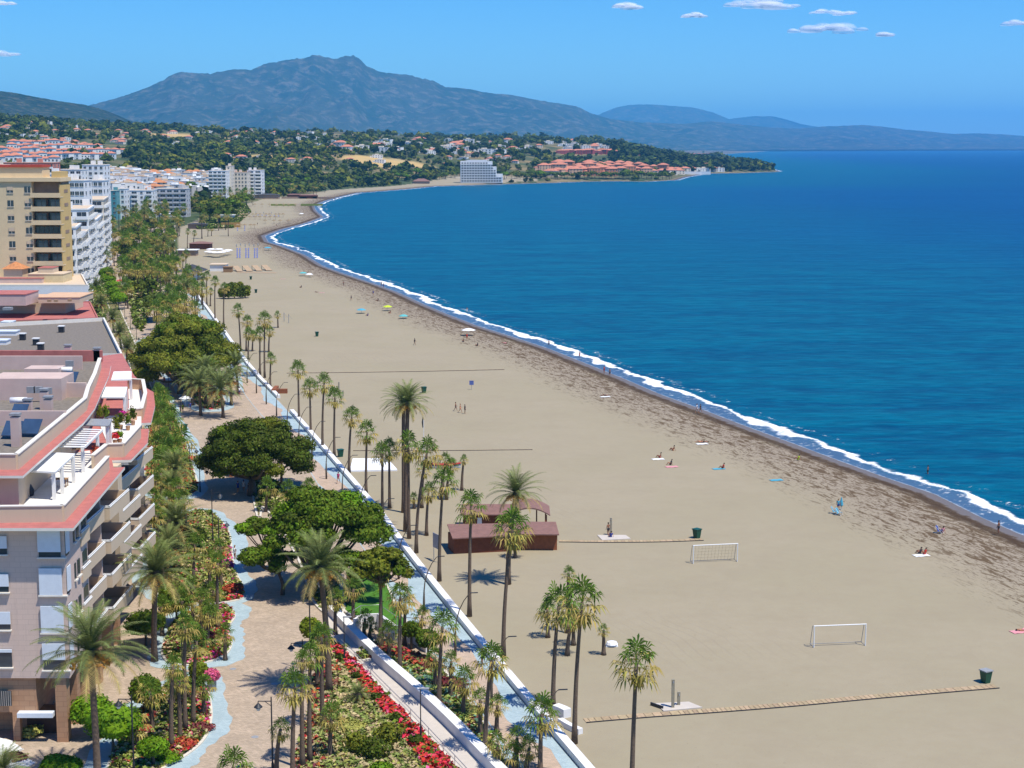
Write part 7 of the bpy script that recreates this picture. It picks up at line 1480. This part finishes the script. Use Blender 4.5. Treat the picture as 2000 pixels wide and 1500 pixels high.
x, y, _ = at(462, 533); o = MB().add([(0,0,0),(16,-1.5,0),(15.5,2,0),(0,4,0),(0,0,.15),(16,-1.5,.15),(15.5,2,.15),(0,4,.15)], [(0,3,2,1),(4,5,6,7),(0,1,5,4),(1,2,6,5),(2,3,7,6),(3,0,4,7)]).build('timber_deck', M['boardw'], loc=(x, y, 0)); tag(o, 'low timber deck at the foot of the slanting windbreaks', 'deck')
x, y, _ = at(432, 444); o = thing('timber_fence', 'short ochre timber fence on the far sand', 'fence', (x, y, 0)); MB().box(0,12,0,.2,0,3.0).build('panel', mat('ochre_boards', (0.42, 0.24, 0.07), .8, .2, 2), o)
for i, (a, b, w, c) in enumerate([(529,402,46,'low hedge like enclosure on the far sand'),(550,388,54,'grey tented seating area on the far sand')]):
    x, y, _ = at(a, b); o = thing('enclosure', c, 'enclosure', (x, y, 0)); MB().box(0,w*.45,0,3,0,1.6).box(w*.55,w*.95,0,3,0,1.6).build('screen', M['loggia'] if i else FL['olive'], o)
def car_proto():
    o = thing('parked_car', '', 'car'); b = MB()
    b.add([(-2.1,-.85,.3),(2.1,-.85,.3),(2.1,.85,.3),(-2.1,.85,.3),(-2.1,-.8,.85),(2.1,-.8,.75),(2.1,.8,.75),(-2.1,.8,.85)], [(0,3,2,1),(4,5,6,7),(0,1,5,4),(1,2,6,5),(2,3,7,6),(3,0,4,7)]).build('body', None or M['canvas'], o)
    MB().add([(-1.7,-.72,.83),(1.0,-.72,.8),(1.0,.72,.8),(-1.7,.72,.83),(-1.3,-.6,1.4),(.3,-.6,1.42),(.3,.6,1.42),(-1.3,.6,1.4)], [(4,5,6,7),(0,1,5,4),(1,2,6,5),(2,3,7,6),(3,0,4,7)]).build('windows', M['glass'], o)
    for a in (-1.3, 1.35):
        for s in (-1, 1): MB().tube([(a,s*.72,.33),(a,s*.9,.33)], .33, 12).build('wheel', M['dark'], o)
    return o
cp = car_proto(); CS = [(330,488),(326,480),(334,472),(330,464),(334,456),(322,470),(318,478),(326,450),(312,462),(338,446),(250,540),(258,548)]
cw = [at(a, b)[:2] for a, b in CS]
for n_i, (it, r, i) in enumerate(ranked(cw, None, 4)):
    lb = 'pale parked car, %s from left in the %s row of the street end parking' % (ordn(i), ordn(r))
    if n_i == 0: cp.location = (*it, .05); cp['label'] = lb; cp['group'] = 'cars parked at the street end'; cp.rotation_euler = (0,0,.1)
    else: copy_tree(cp, (*it, .05), .1, None, lb, 'cars parked at the street end')
# terracotta panels under the dark tree
x, y, _ = at(448, 932); o = thing('information_kiosk', 'terracotta panelled kiosk in the shade of the dark spreading tree', 'kiosk', (x, y, 0))
for i in range(3): MB().box(i*1.5, i*1.5+.5, i*.6, i*.6+1.8, 0, 3.2).build('panel', M['kred2'], o)
MB().box(.2, 4.2, .4, 3.0, 2.6, 2.8).build('roof', M['kroof'], o)
x, y, _ = at(545, 765); o = thing('planter_box', 'red brown planter closing the gap in the seafront wall', 'planter', (x, y, 0)); MB().box(-1.2,2.0,-2.5,-1.6,0,.9).box(-1.2,-.4,-1.6,2.5,0,.9).build('box', M['kred2'], o)
for i, (px_, py_, w) in enumerate([(15,1470,4.5),(38,1500,4.0)]):
    x, y, _ = at(px_, py_); b = MB()
    for s in range(5): b.box(-.32*(s+1), 1.4, -1.6, 1.6, .11*(4-s), .11*(5-s)-.002*s)
    o = b.build('white_steps', M['white'], loc=(x-1, y, 0)); o.rotation_euler = (0,0,math.pi-.5+.2*i); tag(o, ['upper white marble like steps at the garage corner','lower white steps at the bottom left corner'][i], 'steps')
# ---------------------------------------------------------------- clouds, well above the haze
cm = bpy.data.materials.new('cloud'); t, N, L, B = nodes(cm); B.inputs['Base Color'].default_value = (.95, .95, .96, 1); B.inputs['Roughness'].default_value = 1; B.inputs['Specular IOR Level'].default_value = 0
lw = N.new('ShaderNodeLayerWeight'); lw.inputs[0].default_value = .5
mr = N.new('ShaderNodeMapRange'); mr.inputs[1].default_value = 1.0; mr.inputs[2].default_value = .25; mr.inputs[4].default_value = .62; L.new(lw.outputs['Facing'], mr.inputs[0])
tl = N.new('ShaderNodeBsdfTranslucent'); tl.inputs[0].default_value = (1, 1, 1, 1); tp = N.new('ShaderNodeBsdfTransparent'); m1 = N.new('ShaderNodeMixShader'); m1.inputs[0].default_value = .4; m2 = N.new('ShaderNodeMixShader')
L.new(B.outputs[0], m1.inputs[1]); L.new(tl.outputs[0], m1.inputs[2]); gn = N.new('ShaderNodeNewGeometry'); sx = N.new('ShaderNodeSeparateXYZ'); L.new(gn.outputs['Normal'], sx.inputs[0]); mz = N.new('ShaderNodeMapRange'); mz.inputs[1].default_value = -.9; mz.inputs[2].default_value = .35; mz.inputs[3].default_value = .1; L.new(sx.outputs[2], mz.inputs[0]); mm2 = N.new('ShaderNodeMath'); mm2.operation = 'MULTIPLY'; L.new(mr.outputs[0], mm2.inputs[0]); L.new(mz.outputs[0], mm2.inputs[1]); L.new(mm2.outputs[0], m2.inputs[0]); L.new(tp.outputs[0], m2.inputs[1]); L.new(m1.outputs[0], m2.inputs[2]); L.new(m2.outputs[0], N['Material Output'].inputs['Surface'])
def cloud(px, py, wpx, hpx, label, D=30000, n=15, seed=0):
    rnd = rng(900+seed); hpx *= 1.35; k = D/F; z = CH+(YH-py)*k; x = (px-1000)*k; b = MB(); w = wpx*k/2; h = hpx*k/2
    for i in range(n):
        u = rnd.uniform(-1, 1); r = h*rnd.uniform(.45, 1.0)*(1-.5*abs(u)**2); cx = u*w*.92; cz = rnd.uniform(-.2, .55)*h*(1-abs(u)**2); cy = rnd.uniform(-1, 1)*w*.25
        prof = [(max(1, math.cos(a)*r*1.9), math.sin(a)*r*(1 if a > 0 else .1)) for a in [-math.pi/2+math.pi*q/7 for q in range(8)]]; b.lathe(prof, (cx, cy, cz), 14)
    o = b.build('cloud', cm, loc=(x, D, z), smooth=True); tag(o, label, 'cloud')
for i, a in enumerate([(1470,24,165,26,'largest white cloud, near the top right'),(1598,70,170,24,'long flat white cloud below the largest one'),(1217,26,56,18,'small oval cloud left of the largest one'),(1347,42,46,12,'small flat cloud just left of the long pair'),(1712,77,32,11,'tiny round cloud right of the long flat one'),(1962,56,60,14,'ragged cloud at the right edge'),(1996,84,20,9,'scrap of cloud cut by the right edge'),(27,113,58,13,'small cloud at the left edge above the hill'),(20,18,66,12,'faint cloud in the top left corner'),(1612,36,90,16,'thin hazy cloud between the two largest clouds')]): cloud(*a, seed=i)
